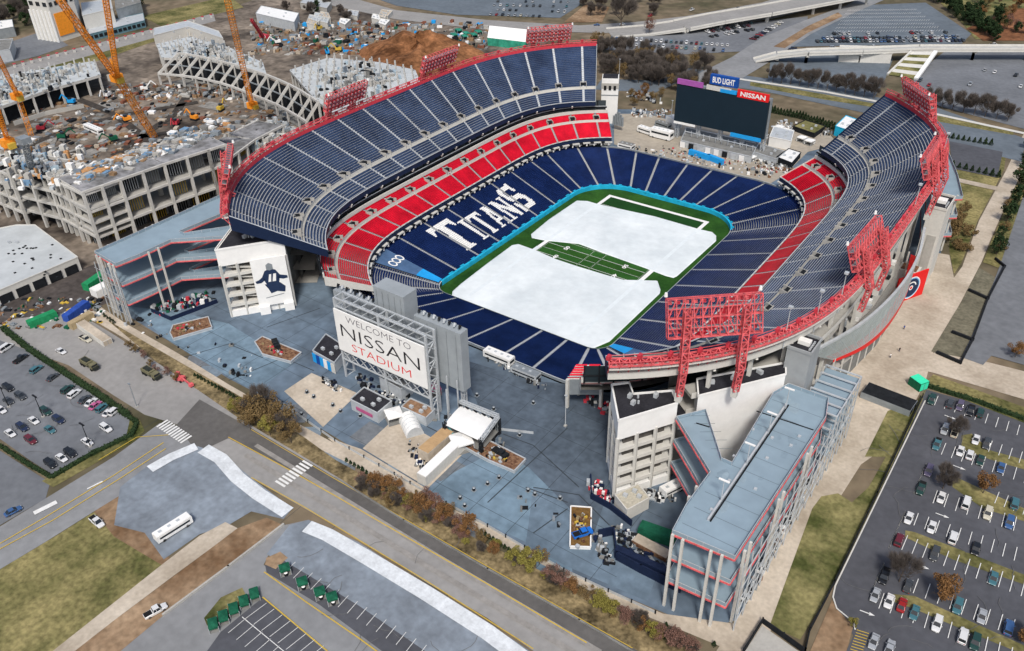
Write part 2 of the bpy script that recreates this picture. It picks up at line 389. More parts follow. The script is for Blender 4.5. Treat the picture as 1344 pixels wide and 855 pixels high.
# field wall with light blue pads
mwall=MB(); m_pad=mat('blue_wall_pad',(.02,.40,.62),.5,.15,.3); m_dwall=mat('dark_wall_pad',(.03,.08,.07),.7,.2,.4)
for i in range(NB):
    a,b=FRONT[i],FRONT[(i+1)%NB]; side='pad' if (i>=44 and i<146) else 'dark'
    m=m_pad if side=='pad' else m_dwall
    mwall.face([(a[0],a[1],FZ),(b[0],b[1],FZ),(b[0],b[1],-6.0),(a[0],a[1],-6.0)],m)
    n=Vector((b[1]-a[1],-(b[0]-a[0]),0)).normalized()*(.9 if side=='pad' else .3)
    mwall.face([(a[0],a[1],-6.0),(b[0],b[1],-6.0),(b[0]+n.x,b[1]+n.y,-5.9),(a[0]+n.x,a[1]+n.y,-5.9)],m if side=='pad' else m_lgrey)
    if i>=44 and i<146 and i%3==0: mwall.face([(a[0]+n.x*.5,a[1]+n.y*.5,-5.85),(b[0]+n.x*.5,b[1]+n.y*.5,-5.85),(b[0]+n.x*1.7,b[1]+n.y*1.7,-5.8),(a[0]+n.x*1.7,a[1]+n.y*1.7,-5.8)],m_pad)
mwall.build('field_wall',stadium)
# rail at the top of the lower bowl (near and far ends)
for rg in (range(56,90),range(156,196)):
  mr=MB()
  for i in rg:
      a=lower(i,1.01); b=lower(i+1,1.01)
      mr.face([(a.x,a.y,a.z),(b.x,b.y,b.z),(b.x,b.y,b.z+1.1),(a.x,a.y,a.z+1.1)],m_grey); mr.beam((a.x,a.y,a.z+1.15),(b.x,b.y,b.z+1.15),.3,.12,m_lgrey)
  mr.build('bowl_railing',stadium)
# ---- side decks
def sup(x0,xm,k,y0,y1,t,z,zm=0):
    yc=(y0+y1)/2; hy=(y1-y0)/2; return Vector((x0+(xm-x0)*(1-abs(t)**k), yc+hy*t, z+zm*(1-t*t)))
def resample(fn,n):
    P=[fn(-1+2*i/400) for i in range(401)]; L=[0]
    for a,b in zip(P,P[1:]): L.append(L[-1]+(b-a).length)
    out=[];j=0
    for k in range(n+1):
        s=L[-1]*k/n
        while j<399 and L[j+1]<s: j+=1
        t=(s-L[j])/max(1e-6,L[j+1]-L[j]); out.append(P[j].lerp(P[j+1],min(1,max(0,t))))
    return out
NS=102   # samples along a deck
RIM=resample(lambda t:sup(74.7,114,4.14,-121,122,t,40.5,-.8),NS)
UPF=resample(lambda t:sup(59,83,5.6,-94,96,t,19.8,1),NS)
CLF=resample(lambda t:sup(44.5,68.8,5.8,-87.5,89,t,5.8),NS)
CLB=resample(lambda t:sup(55,83.5,5.7,-101,102,t,13.2),NS)
def mir(p,s): return Vector((p.x*s,p.y,p.z))
def deck(side,F,B,a_lo,a_hi,rows,aisles,m_seat,nm,tr,st,ai,j0=0,j1=NS):
    for r in range(rows):
        a0=a_lo+(a_hi-a_lo)*r/rows; a1=a_lo+(a_hi-a_lo)*(r+1)/rows
        for i in range(j0,j1):
            P0=mir(F[i].lerp(B[i],a0),side);P1=mir(F[i+1].lerp(B[i+1],a0),side);Q0=mir(F[i].lerp(B[i],a1),side);Q1=mir(F[i+1].lerp(B[i+1],a1),side)
            z,z2=P0.z,P1.z
            def fc(mb,pts,m): mb.face(pts if side<0 else pts[::-1],m)
            fc(tr,[(P0.x,P0.y,z),(P1.x,P1.y,z2),(Q1.x,Q1.y,z2),(Q0.x,Q0.y,z)],m_tread if m_seat is m_unavy else m_ctread)
            fc(tr,[(Q0.x,Q0.y,z),(Q1.x,Q1.y,z2),(Q1.x,Q1.y,Q1.z),(Q0.x,Q0.y,Q0.z)],m_riser if m_seat is m_unavy else m_ctread)
            L=(P1-P0).length; s0=.6/L if i in aisles else 0; s1=1-.6/L if (i+1) in aisles else 1
            if s1<=s0: continue
            def lp(s,t,dz):
                C=P0.lerp(P1,s).lerp(Q0.lerp(Q1,s),t); return (C.x,C.y,z+(z2-z)*s+dz)
            fc(st,[lp(s0,.46,.44),lp(s1,.46,.44),lp(s1,.80,.42),lp(s0,.80,.42)],m_seat)
            fc(st,[lp(s0,.46,.05),lp(s1,.46,.05),lp(s1,.46,.44),lp(s0,.46,.44)],m_seat)
            fc(st,[lp(s0,.80,.42),lp(s1,.80,.42),lp(s1,.90,.80),lp(s0,.90,.80)],m_seat)
            fc(st,[lp(s0,.90,.80),lp(s1,.90,.80),lp(s1,.94,.1),lp(s0,.94,.1)],m_seat)
        for i in aisles:
            if not (j0<=i<=j1): continue
            k0=max(0,i-1);k1=min(NS,i+1)
            P=mir(F[i].lerp(B[i],a0),side);Q=mir(F[i].lerp(B[i],a1),side); d=mir(F[k1].lerp(B[k1],a0),side)-mir(F[k0].lerp(B[k0],a0),side); d.z=0; d.normalize(); w=d*.46
            ai.face([(P.x-w.x,P.y-w.y,P.z+.15),(P.x+w.x,P.y+w.y,P.z+.15),(Q.x+w.x,Q.y+w.y,P.z+.15),(Q.x-w.x,Q.y-w.y,P.z+.15)],m_aisle)
            ai.face([(P.x-w.x,P.y-w.y,P.z-.2),(P.x+w.x,P.y+w.y,P.z-.2),(P.x+w.x,P.y+w.y,P.z+.15),(P.x-w.x,P.y-w.y,P.z+.15)],m_lconc)
AU=list(range(3,NS,6)); 
def vom(mb,side,F,B,i,a,w,dep,h):
    """entrance box: pale side walls, dark doorway opening towards the field"""
    k0=max(0,i-1);k1=min(NS,i+1)
    P=mir(F[i].lerp(B[i],a),side); d=mir(F[k1].lerp(B[k1],a),side)-mir(F[k0].lerp(B[k0],a),side); d.z=0; d.normalize()
    o=(mir(B[i],side)-mir(F[i],side)); o.z=0; o.normalize(); Z=Vector((0,0,1))
    for s in (-1,1): mb.box(P+d*s*w/2+o*dep/2+Z*h*.42,(.3,dep,h*.84),m_conc,ax=(d,o,Z))
    mb.box(P+o*dep+Z*h*.5,(w+.3,.3,h),m_conc,ax=(d,o,Z))
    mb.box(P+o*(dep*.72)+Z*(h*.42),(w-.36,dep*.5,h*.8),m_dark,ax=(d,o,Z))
for side,nm in ((-1,'left'),(1,'right')):
    # upper deck
    tr,st,ai,vm,un=MB(),MB(),MB(),MB(),MB()
    deck(side,UPF,RIM,0,.237,7,AU,m_unavy,nm,tr,st,ai)
    deck(side,UPF,RIM,.265,1,23,AU,m_unavy,nm,tr,st,ai)
    for i in range(NS):   # cross aisle
        A,Bq,C,D=[mir(x,side) for x in (UPF[i].lerp(RIM[i],.237),UPF[i+1].lerp(RIM[i+1],.237),UPF[i+1].lerp(RIM[i+1],.265),UPF[i].lerp(RIM[i],.265))]
        z=A.z+.1; q=[(A.x,A.y,z),(Bq.x,Bq.y,z),(C.x,C.y,z),(D.x,D.y,z)]; tr.face(q if side<0 else q[::-1],m_conc)
        q=[(D.x,D.y,z),(C.x,C.y,z),(C.x,C.y,C.z+.9),(D.x,D.y,D.z+.9)]; tr.face(q if side<0 else q[::-1],m_lconc)
    for i in AU: vom(vm,side,UPF,RIM,i,.262,3.2,3.4,2.5)
    # underside and end walls
    for i in range(NS):
        f0,f1,b0,b1=[mir(x,side) for x in (UPF[i],UPF[i+1],RIM[i],RIM[i+1])]; Z=Vector((0,0,1))
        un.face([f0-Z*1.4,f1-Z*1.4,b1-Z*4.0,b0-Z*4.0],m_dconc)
        un.face([f0-Z*1.4,f1-Z*1.4,f1+Z*.9,f0+Z*.9],m_nbeam)
    for i in (0,NS):
        f,b=mir(UPF[i],side),mir(RIM[i],side); Z=Vector((0,0,1)); out=-1 if i==0 else 1
        d=Vector((0,out*.25,0))
        a=[f-Z*2.2,b-Z*4.5,b+Z*1.0,f+Z*1.0]
        un.face([x+d for x in a],m_nbeam); un.face([x-d*.2 for x in a],m_nbeam)
        un.face([a[3]+d,a[2]+d,a[2]-d,a[3]-d],m_lgrey)
    dk=bpy.data.objects.new('upper_deck',None); COL.objects.link(dk); dk.parent=stadium; dk['label']='upper deck of navy seats on the '+('far left' if side<0 else 'right')+' side'
    tr.build('deck_terrace',dk); o=st.build('deck_seats',dk); tag(o,kind='stuff'); ai.build('deck_aisles',dk); vm.build('deck_entrances',dk); un.build('deck_frame',dk)
    # parapet on front edge
    pb=MB()
    for i in range(NS):
        f0,f1=mir(UPF[i],side),mir(UPF[i+1],side); pb.beam(f0+Vector((0,0,.95)),f1+Vector((0,0,.95)),.35,.25,m_lgrey)
    pb.build('front_parapet',dk)
    # club deck: near end carries on past the upper deck
    tr,st,ai,vm=MB(),MB(),MB(),MB(); AC=list(range(3,NS,6))
    deck(side,CLF,CLB,0,.63,15,AC,m_redseat,nm,tr,st,ai)
    deck(side,CLF,CLB,.70,1.0,6,AC,m_redseat,nm,tr,st,ai)
    for i in range(NS):
        A,Bq,C,D=[mir(x,side) for x in (CLF[i].lerp(CLB[i],.63),CLF[i+1].lerp(CLB[i+1],.63),CLF[i+1].lerp(CLB[i+1],.70),CLF[i].lerp(CLB[i],.70))]
        z=A.z+.1; q=[(A.x,A.y,z),(Bq.x,Bq.y,z),(C.x,C.y,z),(D.x,D.y,z)]; tr.face(q if side<0 else q[::-1],m_conc)
        q=[(D.x,D.y,z),(C.x,C.y,z),(C.x,C.y,C.z+.9),(D.x,D.y,D.z+.9)]; tr.face(q if side<0 else q[::-1],m_lconc)
        f0,f1,b0,b1=[mir(x,side) for x in (CLF[i],CLF[i+1],CLB[i],CLB[i+1])]; Z=Vector((0,0,1))
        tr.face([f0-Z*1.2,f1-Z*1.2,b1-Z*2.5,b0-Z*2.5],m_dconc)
        tr.face([f0-Z*1.2,f1-Z*1.2,f1+Z*.8,f0+Z*.8],m_nbeam)
        tr.beam(f0+Z*.85,f1+Z*.85,.5,.3,m_lconc if i%2 else m_lgrey)
        tr.beam(b0+Z*1.2,b1+Z*1.2,.6,1.6,m_lconc)
    for i in AC: vom(vm,side,CLF,CLB,i,.70,3.0,2.6,2.6)
    for i in (0,NS):
        f,b=mir(CLF[i],side),mir(CLB[i],side); Z=Vector((0,0,1))
        tr.face([f-Z*1.5,b-Z*3,b+Z*1,f+Z*1],m_lconc)
    dk=bpy.data.objects.new('club_deck',None); COL.objects.link(dk); dk.parent=stadium; dk['label']='red club seating deck on the '+('far left' if side<0 else 'right')+' side'
    tr.build('deck_terrace',dk); o=st.build('deck_seats',dk); tag(o,kind='stuff'); ai.build('deck_aisles',dk); vm.build('deck_entrances',dk)
    # suites: two dark glazed storeys under the upper deck, one between the lower bowl and the club deck
    su=MB()
    for i in range(NS):
        b0,b1,u0,u1=[mir(x,side) for x in (CLB[i],CLB[i+1],UPF[i],UPF[i+1])]; Z=Vector((0,0,1)); o=Vector((side*1.2,0,0))
        q=[b0+o+Z*1,b1+o+Z*1,b1+o+Z*7,b0+o+Z*7]; su.face(q,m_glass)
        su.beam(b0+o*.5+Z*3.4,b1+o*.5+Z*3.4,1.2,.5,m_dark); su.beam(b0+o*.3+Z*4.0,b1+o*.3+Z*4.0,.2,.3,m_lgrey)
        if i%2==0: su.beam(b0+o*.9+Z*.5,b0+o*.9+Z*7,.4,.4,m_dark)
    su.build('upper_suites',stadium); su=MB()
    for i in range(NS):
        Z=Vector((0,0,1)); f0,f1=mir(CLF[i],side),mir(CLF[i+1],side); o=Vector((side*2.2,0,0))
        q=[f0+o-Z*8,f1+o-Z*8,f1+o-Z*1.2,f0+o-Z*1.2]; su.face(q,m_glass)
        su.beam(f0-Z*1.6-o*.2,f1-Z*1.6-o*.2,1.2,.5,m_lconc if i%3 else m_dark)
        su.beam(f0-Z*2.4+o*.1,f1-Z*2.4+o*.1,.6,1.0,m_dark if (i//2)%2 else m_lconc)
        if i%2: su.box(f0-Z*2.6-o*.3,(.5,.5,1.2),m_white); 
    o=su.build('suite_front',stadium); o['label']='dark glazed suites on the '+('left' if side<0 else 'right')+' side'
    # concourse behind: slabs, columns, rakers, back wall
    cc=MB()
    for lev,t1 in ((.3,.75),(7,.8),(13.5,.85),(20,.9),(27,.97)):
        for i in range(9,NS-5):
            b0,b1=mir(RIM[i],side),mir(RIM[i+1],side); c0,c1=mir(CLB[i],side),mir(CLB[i+1],side)
            ti=.12 if lev<13 else min(.9,.2+(lev-13)/24)
            i0,i1,o0,o1=c0.lerp(b0,ti),c1.lerp(b1,ti),c0.lerp(b0,t1),c1.lerp(b1,t1)
            for z in (lev,lev-.8): cc.face([(q.x,q.y,z) for q in (i0,i1,o1,o0)],m_conc)
            cc.face([(o0.x,o0.y,lev-.9),(o1.x,o1.y,lev-.9),(o1.x,o1.y,lev+1.1),(o0.x,o0.y,lev+1.1)],m_lconc)
    for i in range(11,NS-3,5):
        b=mir(CLB[i].lerp(RIM[i],.93),side); cc.box((b.x,b.y,18.3),(1.0,1.0,36.6),m_lconc)
        c=mir(CLB[i].lerp(RIM[i],.45),side); cc.box((c.x,c.y,12.5),(1.0,1.0,25),m_conc)
        f,r_=mir(UPF[i],side),mir(RIM[i],side); Z=Vector((0,0,1)); cc.beam(f-Z*1.9,r_-Z*4.6,.7,1.4,m_lconc)
    for i in range(NS):
        if i<10 or i>NS-6:
            b0,b1=mir(RIM[i],side),mir(RIM[i+1],side); cc.beam(b0-Vector((0,0,3.2)),b1-Vector((0,0,3.2)),1.2,2.0,m_lconc); continue
        c0,c1=mir(CLB[i].lerp(RIM[i],.35),side),mir(CLB[i+1].lerp(RIM[i+1],.35),side)
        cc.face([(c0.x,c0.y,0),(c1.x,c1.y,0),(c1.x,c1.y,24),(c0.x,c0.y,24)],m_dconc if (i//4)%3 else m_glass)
        b0,b1=mir(RIM[i],side),mir(RIM[i+1],side); cc.beam(b0-Vector((0,0,3.2)),b1-Vector((0,0,3.2)),1.2,2.0,m_lconc)
    o=cc.build('concourse',stadium); o['label']='open concrete concourse behind the '+('left' if side<0 else 'right')+' stand'
    # red rim band: solid fascia, walkway and lattice
    rm=MB()
    for i in range(NS):
        b0,b1=mir(RIM[i],side),mir(RIM[i+1],side)
        k0=max(0,i-1);k1=min(NS,i+2); d=mir(RIM[k1],side)-mir(RIM[k0],side); d.z=0; n=Vector((d.y,-d.x,0)).normalized()
        if n.x*side<0: n=-n
        Z=Vector((0,0,1)); n2=n*2.6
        rm.face([b0+Z*.1,b1+Z*.1,b1+Z*1.7+n*.2,b0+Z*1.7+n*.2],m_red)
        rm.beam(b0+Z*2.3+n*.3,b1+n2+Z*1.4,.22,.22,m_coral); rm.beam(b1+Z*2.3+n*.3,b0+n2+Z*1.4,.22,.22,m_coral); rm.beam(b0+Z*2.3+n*.3,b0+n2+Z*1.4,.3,.3,m_coral); rm.beam(b0+Z*2.3+n*.3,b1+Z*2.3+n*.3,.35,.35,m_coral)
        rm.beam(b0+n*1.4+Z*1.8,b1+n*1.4+Z*1.8,.2,.12,m_red); rm.beam(b0+n*1.4+Z*.2,b1+n*1.4+Z*.2,2.2,.2,m_lconc)
        rm.beam(b0+n2+Z*1.4,b1+n2+Z*1.4,.3,.4,m_coral); rm.beam(b0+n2+Z*2.6,b1+n2+Z*2.6,.18,.18,m_coral); rm.beam(b0+n*.3+Z*3.3,b1+n*.3+Z*3.3,.15,.15,m_coral)
        rm.beam(b0+n2+Z*1.4,b0+n2+Z*2.6,.15,.15,m_coral); rm.beam(b0+n2+Z*1.4,b0-Z*2.5,.25,.25,m_coral)
        if i%3==0: rm.box(b0+n*.6+Z*2.9,(.9,1.4,1.2),m_red)
    o=rm.build('rim_truss',stadium); o['label']='red painted rim walkway behind the '+('left' if side<0 else 'right')+' upper deck'
# ------------------------------------------------------------------ ground
def ring(name,inner,outer,m,z,zi=None):
    """sheet between two star-shaped outlines round the origin"""
    def ray(P,a):
        best=None; dx,dy=math.cos(a),math.sin(a); n=len(P)
        for i in range(n):
            x1,y1=P[i];x2,y2=P[(i+1)%n]; ex,ey=x2-x1,y2-y1; den=dx*ey-dy*ex
            if abs(den)<1e-9: continue
            t=(x1*ey-y1*ex)/den; s=(x1*dy-y1*dx)/den
            if t>0 and -1e-9<=s<=1+1e-9 and (best is None or t>best): best=t
        return best
    ang=sorted(set([round(math.atan2(y,x),5) for x,y in list(inner)+list(outer)]))
    mb=MB(); pr=[]
    for a in ang:
        ti,to=ray(inner,a),ray(outer,a)
        if ti is None or to is None: continue
        to=max(to,ti); pr.append(((ti*math.cos(a),ti*math.sin(a)),(to*math.cos(a),to*math.sin(a))))
    for i in range(len(pr)):
        (a,b),(c,d)=pr[i],pr[(i+1)%len(pr)]
        mb.face([(*a,z),(*b,z),(*d,z),(*c,z)],m)
    return struct(name,mb)
HOLE=[(lower(i,1.012).x,lower(i,1.012).y) for i in range(NB)]
m_ground=mat('ground_mix',(.11,.105,.06),.95,.35,.012,col2=(.17,.13,.09),scale2=.15)
ring('ground',HOLE,[(-3000,-3000),(3000,-3000),(3000,3500),(-3000,3500)],m_ground,0)
m_plaza=mat('blue_plaza',(.10,.13,.165),.7,.2,.035,col2=(.135,.185,.24),scale2=.3)
m_plz2=mat('grey_plaza',(.085,.11,.14),.75,.2,.05,scale2=.4)
m_beige=mat('beige_paving',(.42,.355,.275),.85,.14,.06,col2=(.49,.43,.35),scale2=.9)
m_road=mat('road_concrete',(.275,.268,.258),.85,.10,.05,scale2=.5)
m_road2=mat('road_grey',(.23,.235,.24),.85,.12,.04,scale2=.4)
m_asph=mat('asphalt',(.085,.088,.10),.85,.14,.05,scale2=.5)
m_asph2=mat('pale_asphalt',(.16,.17,.185),.85,.14,.04,scale2=.4)
m_asphb=mat('bluish_asphalt',(.13,.155,.18),.8,.14,.03,scale2=.3)
m_lane=mat('dark_lane',(.115,.11,.105),.85,.12,.1,scale2=.6)
m_grass=mat('dry_grass',(.085,.105,.028),.95,.45,.045,col2=(.20,.17,.075),scale2=.8,bump=.2)
m_grass2=mat('green_grass',(.10,.115,.035),.95,.35,.09,col2=(.19,.17,.075),scale2=.8,bump=.2)
m_dirt=mat('brown_dirt',(.22,.13,.07),.95,.3,.06,col2=(.27,.19,.12),scale2=.6,bump=.2)
m_mud=mat('site_mud',(.085,.07,.06),.95,.45,.03,col2=(.18,.15,.12),scale2=.25,bump=.3)
m_line=mat('road_marking',(.70,.70,.68),.7,.1,1.5)
m_yel=mat('yellow_marking',(.55,.38,.06),.7,.1,1.5)
m_mulch=mat('mulch',(.11,.085,.045),.95,.45,.15,col2=(.22,.17,.09),scale2=1)
m_bluegrey=mat('painted_lot',(.185,.21,.24),.75,.18,.06,col2=(.215,.25,.29),scale2=.5)
# stadium apron
ring('plaza',HOLE,[tuple(G(u,v)[:2]) for u,v in [(120,380),(160,410),(225,450),(300,497),(365,531),(430,568),(500,610),(560,642),(640,690),(740,747),(800,775),(880,808),(945,820),(975,812),(1010,740),(1040,690),(1075,620),(1090,560)]]+[(128,-40),(128,40),(118,80),(100,110),(60,150),(-60,150),(-110,120),(-128,60),(-132,-40)],m_plaza,.015)
sheet('promenade',[(965,818),(1080,600),(1095,550),(1100,500),(1190,390),(1215,330),(1246,335),(1252,365),(1263,350),(1285,290),(1300,262),(1320,225),(1344,175),(1344,222),(1322,265),(1300,315),(1288,345),(1262,395),(1225,462),(1215,500),(1200,530),(1180,575),(1130,610),(1060,720),(1015,820),(1000,855),(940,855)],m_beige,2)
sheet('plaza_patch',[(600,470),(700,500),(750,505),(800,520),(800,640),(780,700),(720,640),(640,560)],m_plz2,2)
sheet('sidewalk',[(120,395),(165,425),(235,465),(300,505),(370,545),(440,583),(500,620),(560,650),(640,692),(740,749),(870,806),(985,822),(960,855),(900,830),(800,790),(700,735),(600,685),(560,665),(500,630),(420,590),(330,540),(240,490),(130,425),(100,400)],m_beige,3)
sheet('paving_patch',[(373,514),(409,490),(470,517),(424,561)],m_beige,3)
sheet('paving_patch',[(476,589),(520,548),(606,598),(562,641)],m_beige,3)
sheet('paving_patch',[(430,575),(474,590),(562,643),(540,648),(470,610)],m_beige,4)
# landscaped strip between sidewalk and road
sheet('planting_bed',[(140,420),(240,478),(335,532),(400,575),(440,604),(500,637),(600,695),(700,745),(800,797),(905,852),(905,900),(860,870),(760,815),(640,745),(530,682),(440,625),(390,596),(330,562),(300,545),(250,520),(200,470)],m_mulch,4)
# main diagonal road
sheet('road',[(-20,440),(10,420),(100,410),(150,440),(230,492),(310,547),(400,601),(445,628),(530,684),(640,748),(760,818),(860,872),(760,900),(700,855),(640,812),(560,765),(480,714),(400,668),(330,628),(278,590),(240,560),(190,545),(150,520),(90,480)],m_road,4)
sheet('road',[(275,568),(210,556),(150,600),(60,655),(0,692),(-60,730),(-60,780),(0,748),(60,712),(130,668),(195,628),(222,606),(270,583)],m_road2,5)
sheet('road_lane',[(232,558),(262,525),(330,563),(400,604),(440,628),(520,676),(640,744),(760,812),(860,868),(810,868),(720,815),(640,768),(520,698),(440,652),(380,618),(300,576),(270,590),(250,583)],m_lane,6)
mb=MB()
strip(mb,[(330,628),(400,667),(560,764),(700,853)],.25,m_yel,.34); strip(mb,[(300,575),(380,618),(440,652),(640,768),(770,845)],.3,m_yel,.34)
strip(mb,[(330,565),(440,630),(640,745),(830,852)],.2,m_yel,.34)
strip(mb,[(0,715),(60,680),(150,625),(215,582)],.3,m_yel,.34); strip(mb,[(0,722),(70,684),(160,628),(218,590)],.3,m_yel,.34)
strip(mb,[(130,605),(180,575),(222,572)],.25,m_yel,.34)
for (u0,v0,u1,v1,n) in ((212,556,246,579,11),(366,638,406,608,9)):      # zebra crossings
    a=G(u0,v0);b=G(u1,v1)
    d=(b-a); 
    for k in range(n):
        c=a+d*((k+.5)/n); L=2.0
        if n==11: e=(G(258,590)-G(228,610)).normalized() if False else (G(240,560)-G(220,573)).normalized()
        else: e=(G(400,640)-G(370,622)).normalized()
        w=d.normalized()*(d.length/n*.28)
        if n==9: w,e=w,e
        q=[c-w-e*L,c+w-e*L,c+w+e*L,c-w+e*L]; mb.face([(x.x,x.y,.35) for x in q],m_line)
strip(mb,[(45,675),(75,660)],1.6,m_line,.35); strip(mb,[(115,643),(135,633)],.5,m_line,.35)
struct('road_markings',mb)
# painted lot with white stripes
sheet('painted_lot',[(158,640),(190,615),(225,596),(270,584),(300,603),(330,628),(384,668),(372,682),(330,672),(300,690),(262,702),(215,735),(190,700),(150,690)],m_bluegrey,5)
sheet('painted_lot',[(380,690),(405,683),(470,712),(560,770),(640,818),(700,858),(560,858),(470,795),(380,745),(350,728)],m_bluegrey,5)
mb=MB(); m_band=mat('white_band',(.62,.65,.67),.7,.12,.3,scale2=1.5)
for pts in ([(403,692),(430,703),(480,732),(560,780),(640,831),(690,868)],[(267,590),(290,603),(312,628),(340,650),(378,674)]): strip(mb,pts,4.2,m_band,.34)
strip(mb,[(197,617),(225,601),(258,587)],3.6,m_band,.345)
struct('lot_stripe',mb)
# lower left grass
sheet('lawn',[(-80,800),(0,748),(80,700),(130,668),(165,690),(215,740),(190,765),(70,856),(20,900),(-100,900)],m_grass,3)
sheet('bare_earth',[(120,668),(150,645),(178,680),(210,720),(225,735),(212,742),(150,705)],m_dirt,4)
sheet('footpath',[(66,858),(215,740),(262,704),(296,686),(312,694),(275,722),(230,755),(150,815),(95,858)],m_beige,5)
sheet('bare_earth',[(95,858),(150,815),(275,722),(312,694),(350,680),(372,690),(300,745),(215,808),(155,858)],m_dirt,4)
sheet('drive',[(155,858),(215,808),(300,745),(372,690),(404,683),(385,712),(352,730),(346,742),(440,805),(510,858)],m_road2,3)
# lower middle parking
sheet('parking_lot',[(348,742),(372,736),(470,795),(562,858),(505,858),(420,795),(350,752)],m_asph,5)
sheet('parking_lot',[(345,785),(430,858),(270,858),(290,830)],m_asph,5)
sheet('parking_island',[(268,812),(290,785),(318,772),(325,786),(300,815),(272,822)],m_grass,6)
sheet('parking_island',[(348,742),(350,733),(368,725),(378,733),(362,748)],m_dirt,7)
mb=MB()
def stalls(mb,a,b,n,e,z=.34,w=.14,L=None):
    """stall lines: from px a to px b, n lines, each along px vector a->e"""
    A=G(*a);B=G(*b);E=G(*e)-A
    for k in range(n+1):
        c=A.lerp(B,k/n); d=E; t=E.normalized(); s=Vector((-t.y,t.x,0))*w/2
        q=[c-s,c+s,c+d+s,c+d-s]; mb.face([(x.x,x.y,z) for x in q],m_line)
stalls(mb,(388,739),(560,848),14,(374,753)); stalls(mb,(350,793),(425,849),7,(323,813)); stalls(mb,(323,813),(390,868),6,(300,832))
strip(mb,[(318,811),(375,858)],.18,m_line,.34)
strip(mb,[(347,752),(400,790),(470,838),(500,860)],.3,m_yel,.35); strip(mb,[(345,785),(430,856)],.3,m_yel,.35)
struct('parking_lines',mb)
# left car park
sheet('parking_lot',[(-60,390),(-10,425),(30,452),(90,490),(170,545),(176,556),(168,570),(70,624),(40,605),(-40,548)],m_asph2,3)
sheet('parking_lot',[(-90,545),(-30,565),(0,592),(66,634),(60,655),(0,690),(-100,745)],m_asph2,3)
sheet('verge',[(172,545),(184,552),(190,566),(176,580),(70,640),(55,632),(70,624),(166,572)],m_grass,4)
# right car park
sheet('parking_lot',[(1216,512),(1280,530),(1345,553),(1500,600),(1500,900),(1090,900),(1120,835),(1096,795),(1093,780)],m_asph,3)
mb=MB(); strip(mb,[(1214,527),(1152,655),(1096,770),(1093,785),(1098,800),(1120,818),(1122,828)],.35,m_lconc,.36); struct('kerb',mb)
sheet('lawn',[(1066,668),(1078,652),(1100,648),(1118,660),(1140,640),(1185,560),(1205,540),(1212,524),(1150,655),(1094,770),(1050,840),(1010,822),(1036,750)],m_grass2,3)
sheet('bare_earth',[(1062,858),(1092,788),(1100,802),(1120,822),(1110,858)],m_dirt,4)
sheet('lawn',[(1135,600),(1165,540),(1195,530),(1212,523),(1180,585),(1165,600)],m_grass2,4)
sheet('verge',[(1212,505),(1225,492),(1344,535),(1500,590),(1500,615),(1345,556),(1280,531)],m_grass,4)
sheet('footpath',[(1215,470),(1232,460),(1344,488),(1500,530),(1500,575),(1344,525),(1225,490),(1205,485)],m_beige,5)
for pts in ([(1262,572),(1275,570),(1300,592),(1344,604),(1500,650),(1500,665),(1344,617),(1300,604),(1262,590)],[(1188,697),(1200,699),(1344,755),(1480,800),(1480,812),(1344,768),(1250,735),(1188,706)],[(1165,780),(1200,783),(1344,848),(1344,860),(1270,830),(1200,800),(1165,788)],[(1250,625),(1300,648),(1344,668),(1480,720),(1480,730),(1344,685),(1290,668),(1250,640)]):
    sheet('parking_island',pts,m_grass,5)
mb=MB()
def stall_row(a,b,n,ln):  # lines spaced along a->b; ln is px vector of the line
    stalls(mb,a,b,n,(a[0]+ln[0],a[1]+ln[1]),z=.34,w=.18)
stall_row((1231,521),(1352,564),9,(-5,12)); stall_row((1302,580),(1355,599),4,(-5,14)); stall_row((1241,583),(1362,624),9,(-6,15))
stall_row((1215,610),(1215.1,610.1),1,(-16,40)); stall_row((1311,647),(1360,666),4,(-6,15)); stall_row((1230,645),(1365,690),9,(-6,17))
stall_row((1188,672),(1188.1,672.1),1,(-22,49)); stall_row((1205,675),(1365,730),11,(-6,16)); stall_row((1191,704),(1360,768),12,(-8,19))
stall_row((1160,740),(1160.1,740.1),1,(-16,37)); stall_row((1268,788),(1365,828),6,(-7,20)); stall_row((1160,780),(1345,858),12,(-7,20)); stall_row((1205,761),(1252,781),3,(-7,19))
for (u,v) in ((1247,549),(1258.5,615),(1236.5,678),(1210,745),(1138,806)):    # arrows
    a=G(u-8,v-3);b=G(u+8,v+3); d=(b-a).normalized(); n=Vector((-d.y,d.x,0)); L=1.7
    c=(a+b)/2
    for q in ([c-d*L+n*.14,c-d*L-n*.14,c+d*.5-n*.14,c+d*.5+n*.14],[c+d*.4+n*.5,c+d*.4-n*.5,c+d*L]): mb.face([(x.x,x.y,.345) for x in q],m_line)
for k in range(9): 
    a=G(1122+3.2*0,828+0); strip(mb,[(1124-k*.0+ (-1.2)*k,828+3.6*k),(1140-1.2*k,833+3.6*k)],.2,m_yel,.34)
struct('parking_lines',mb)
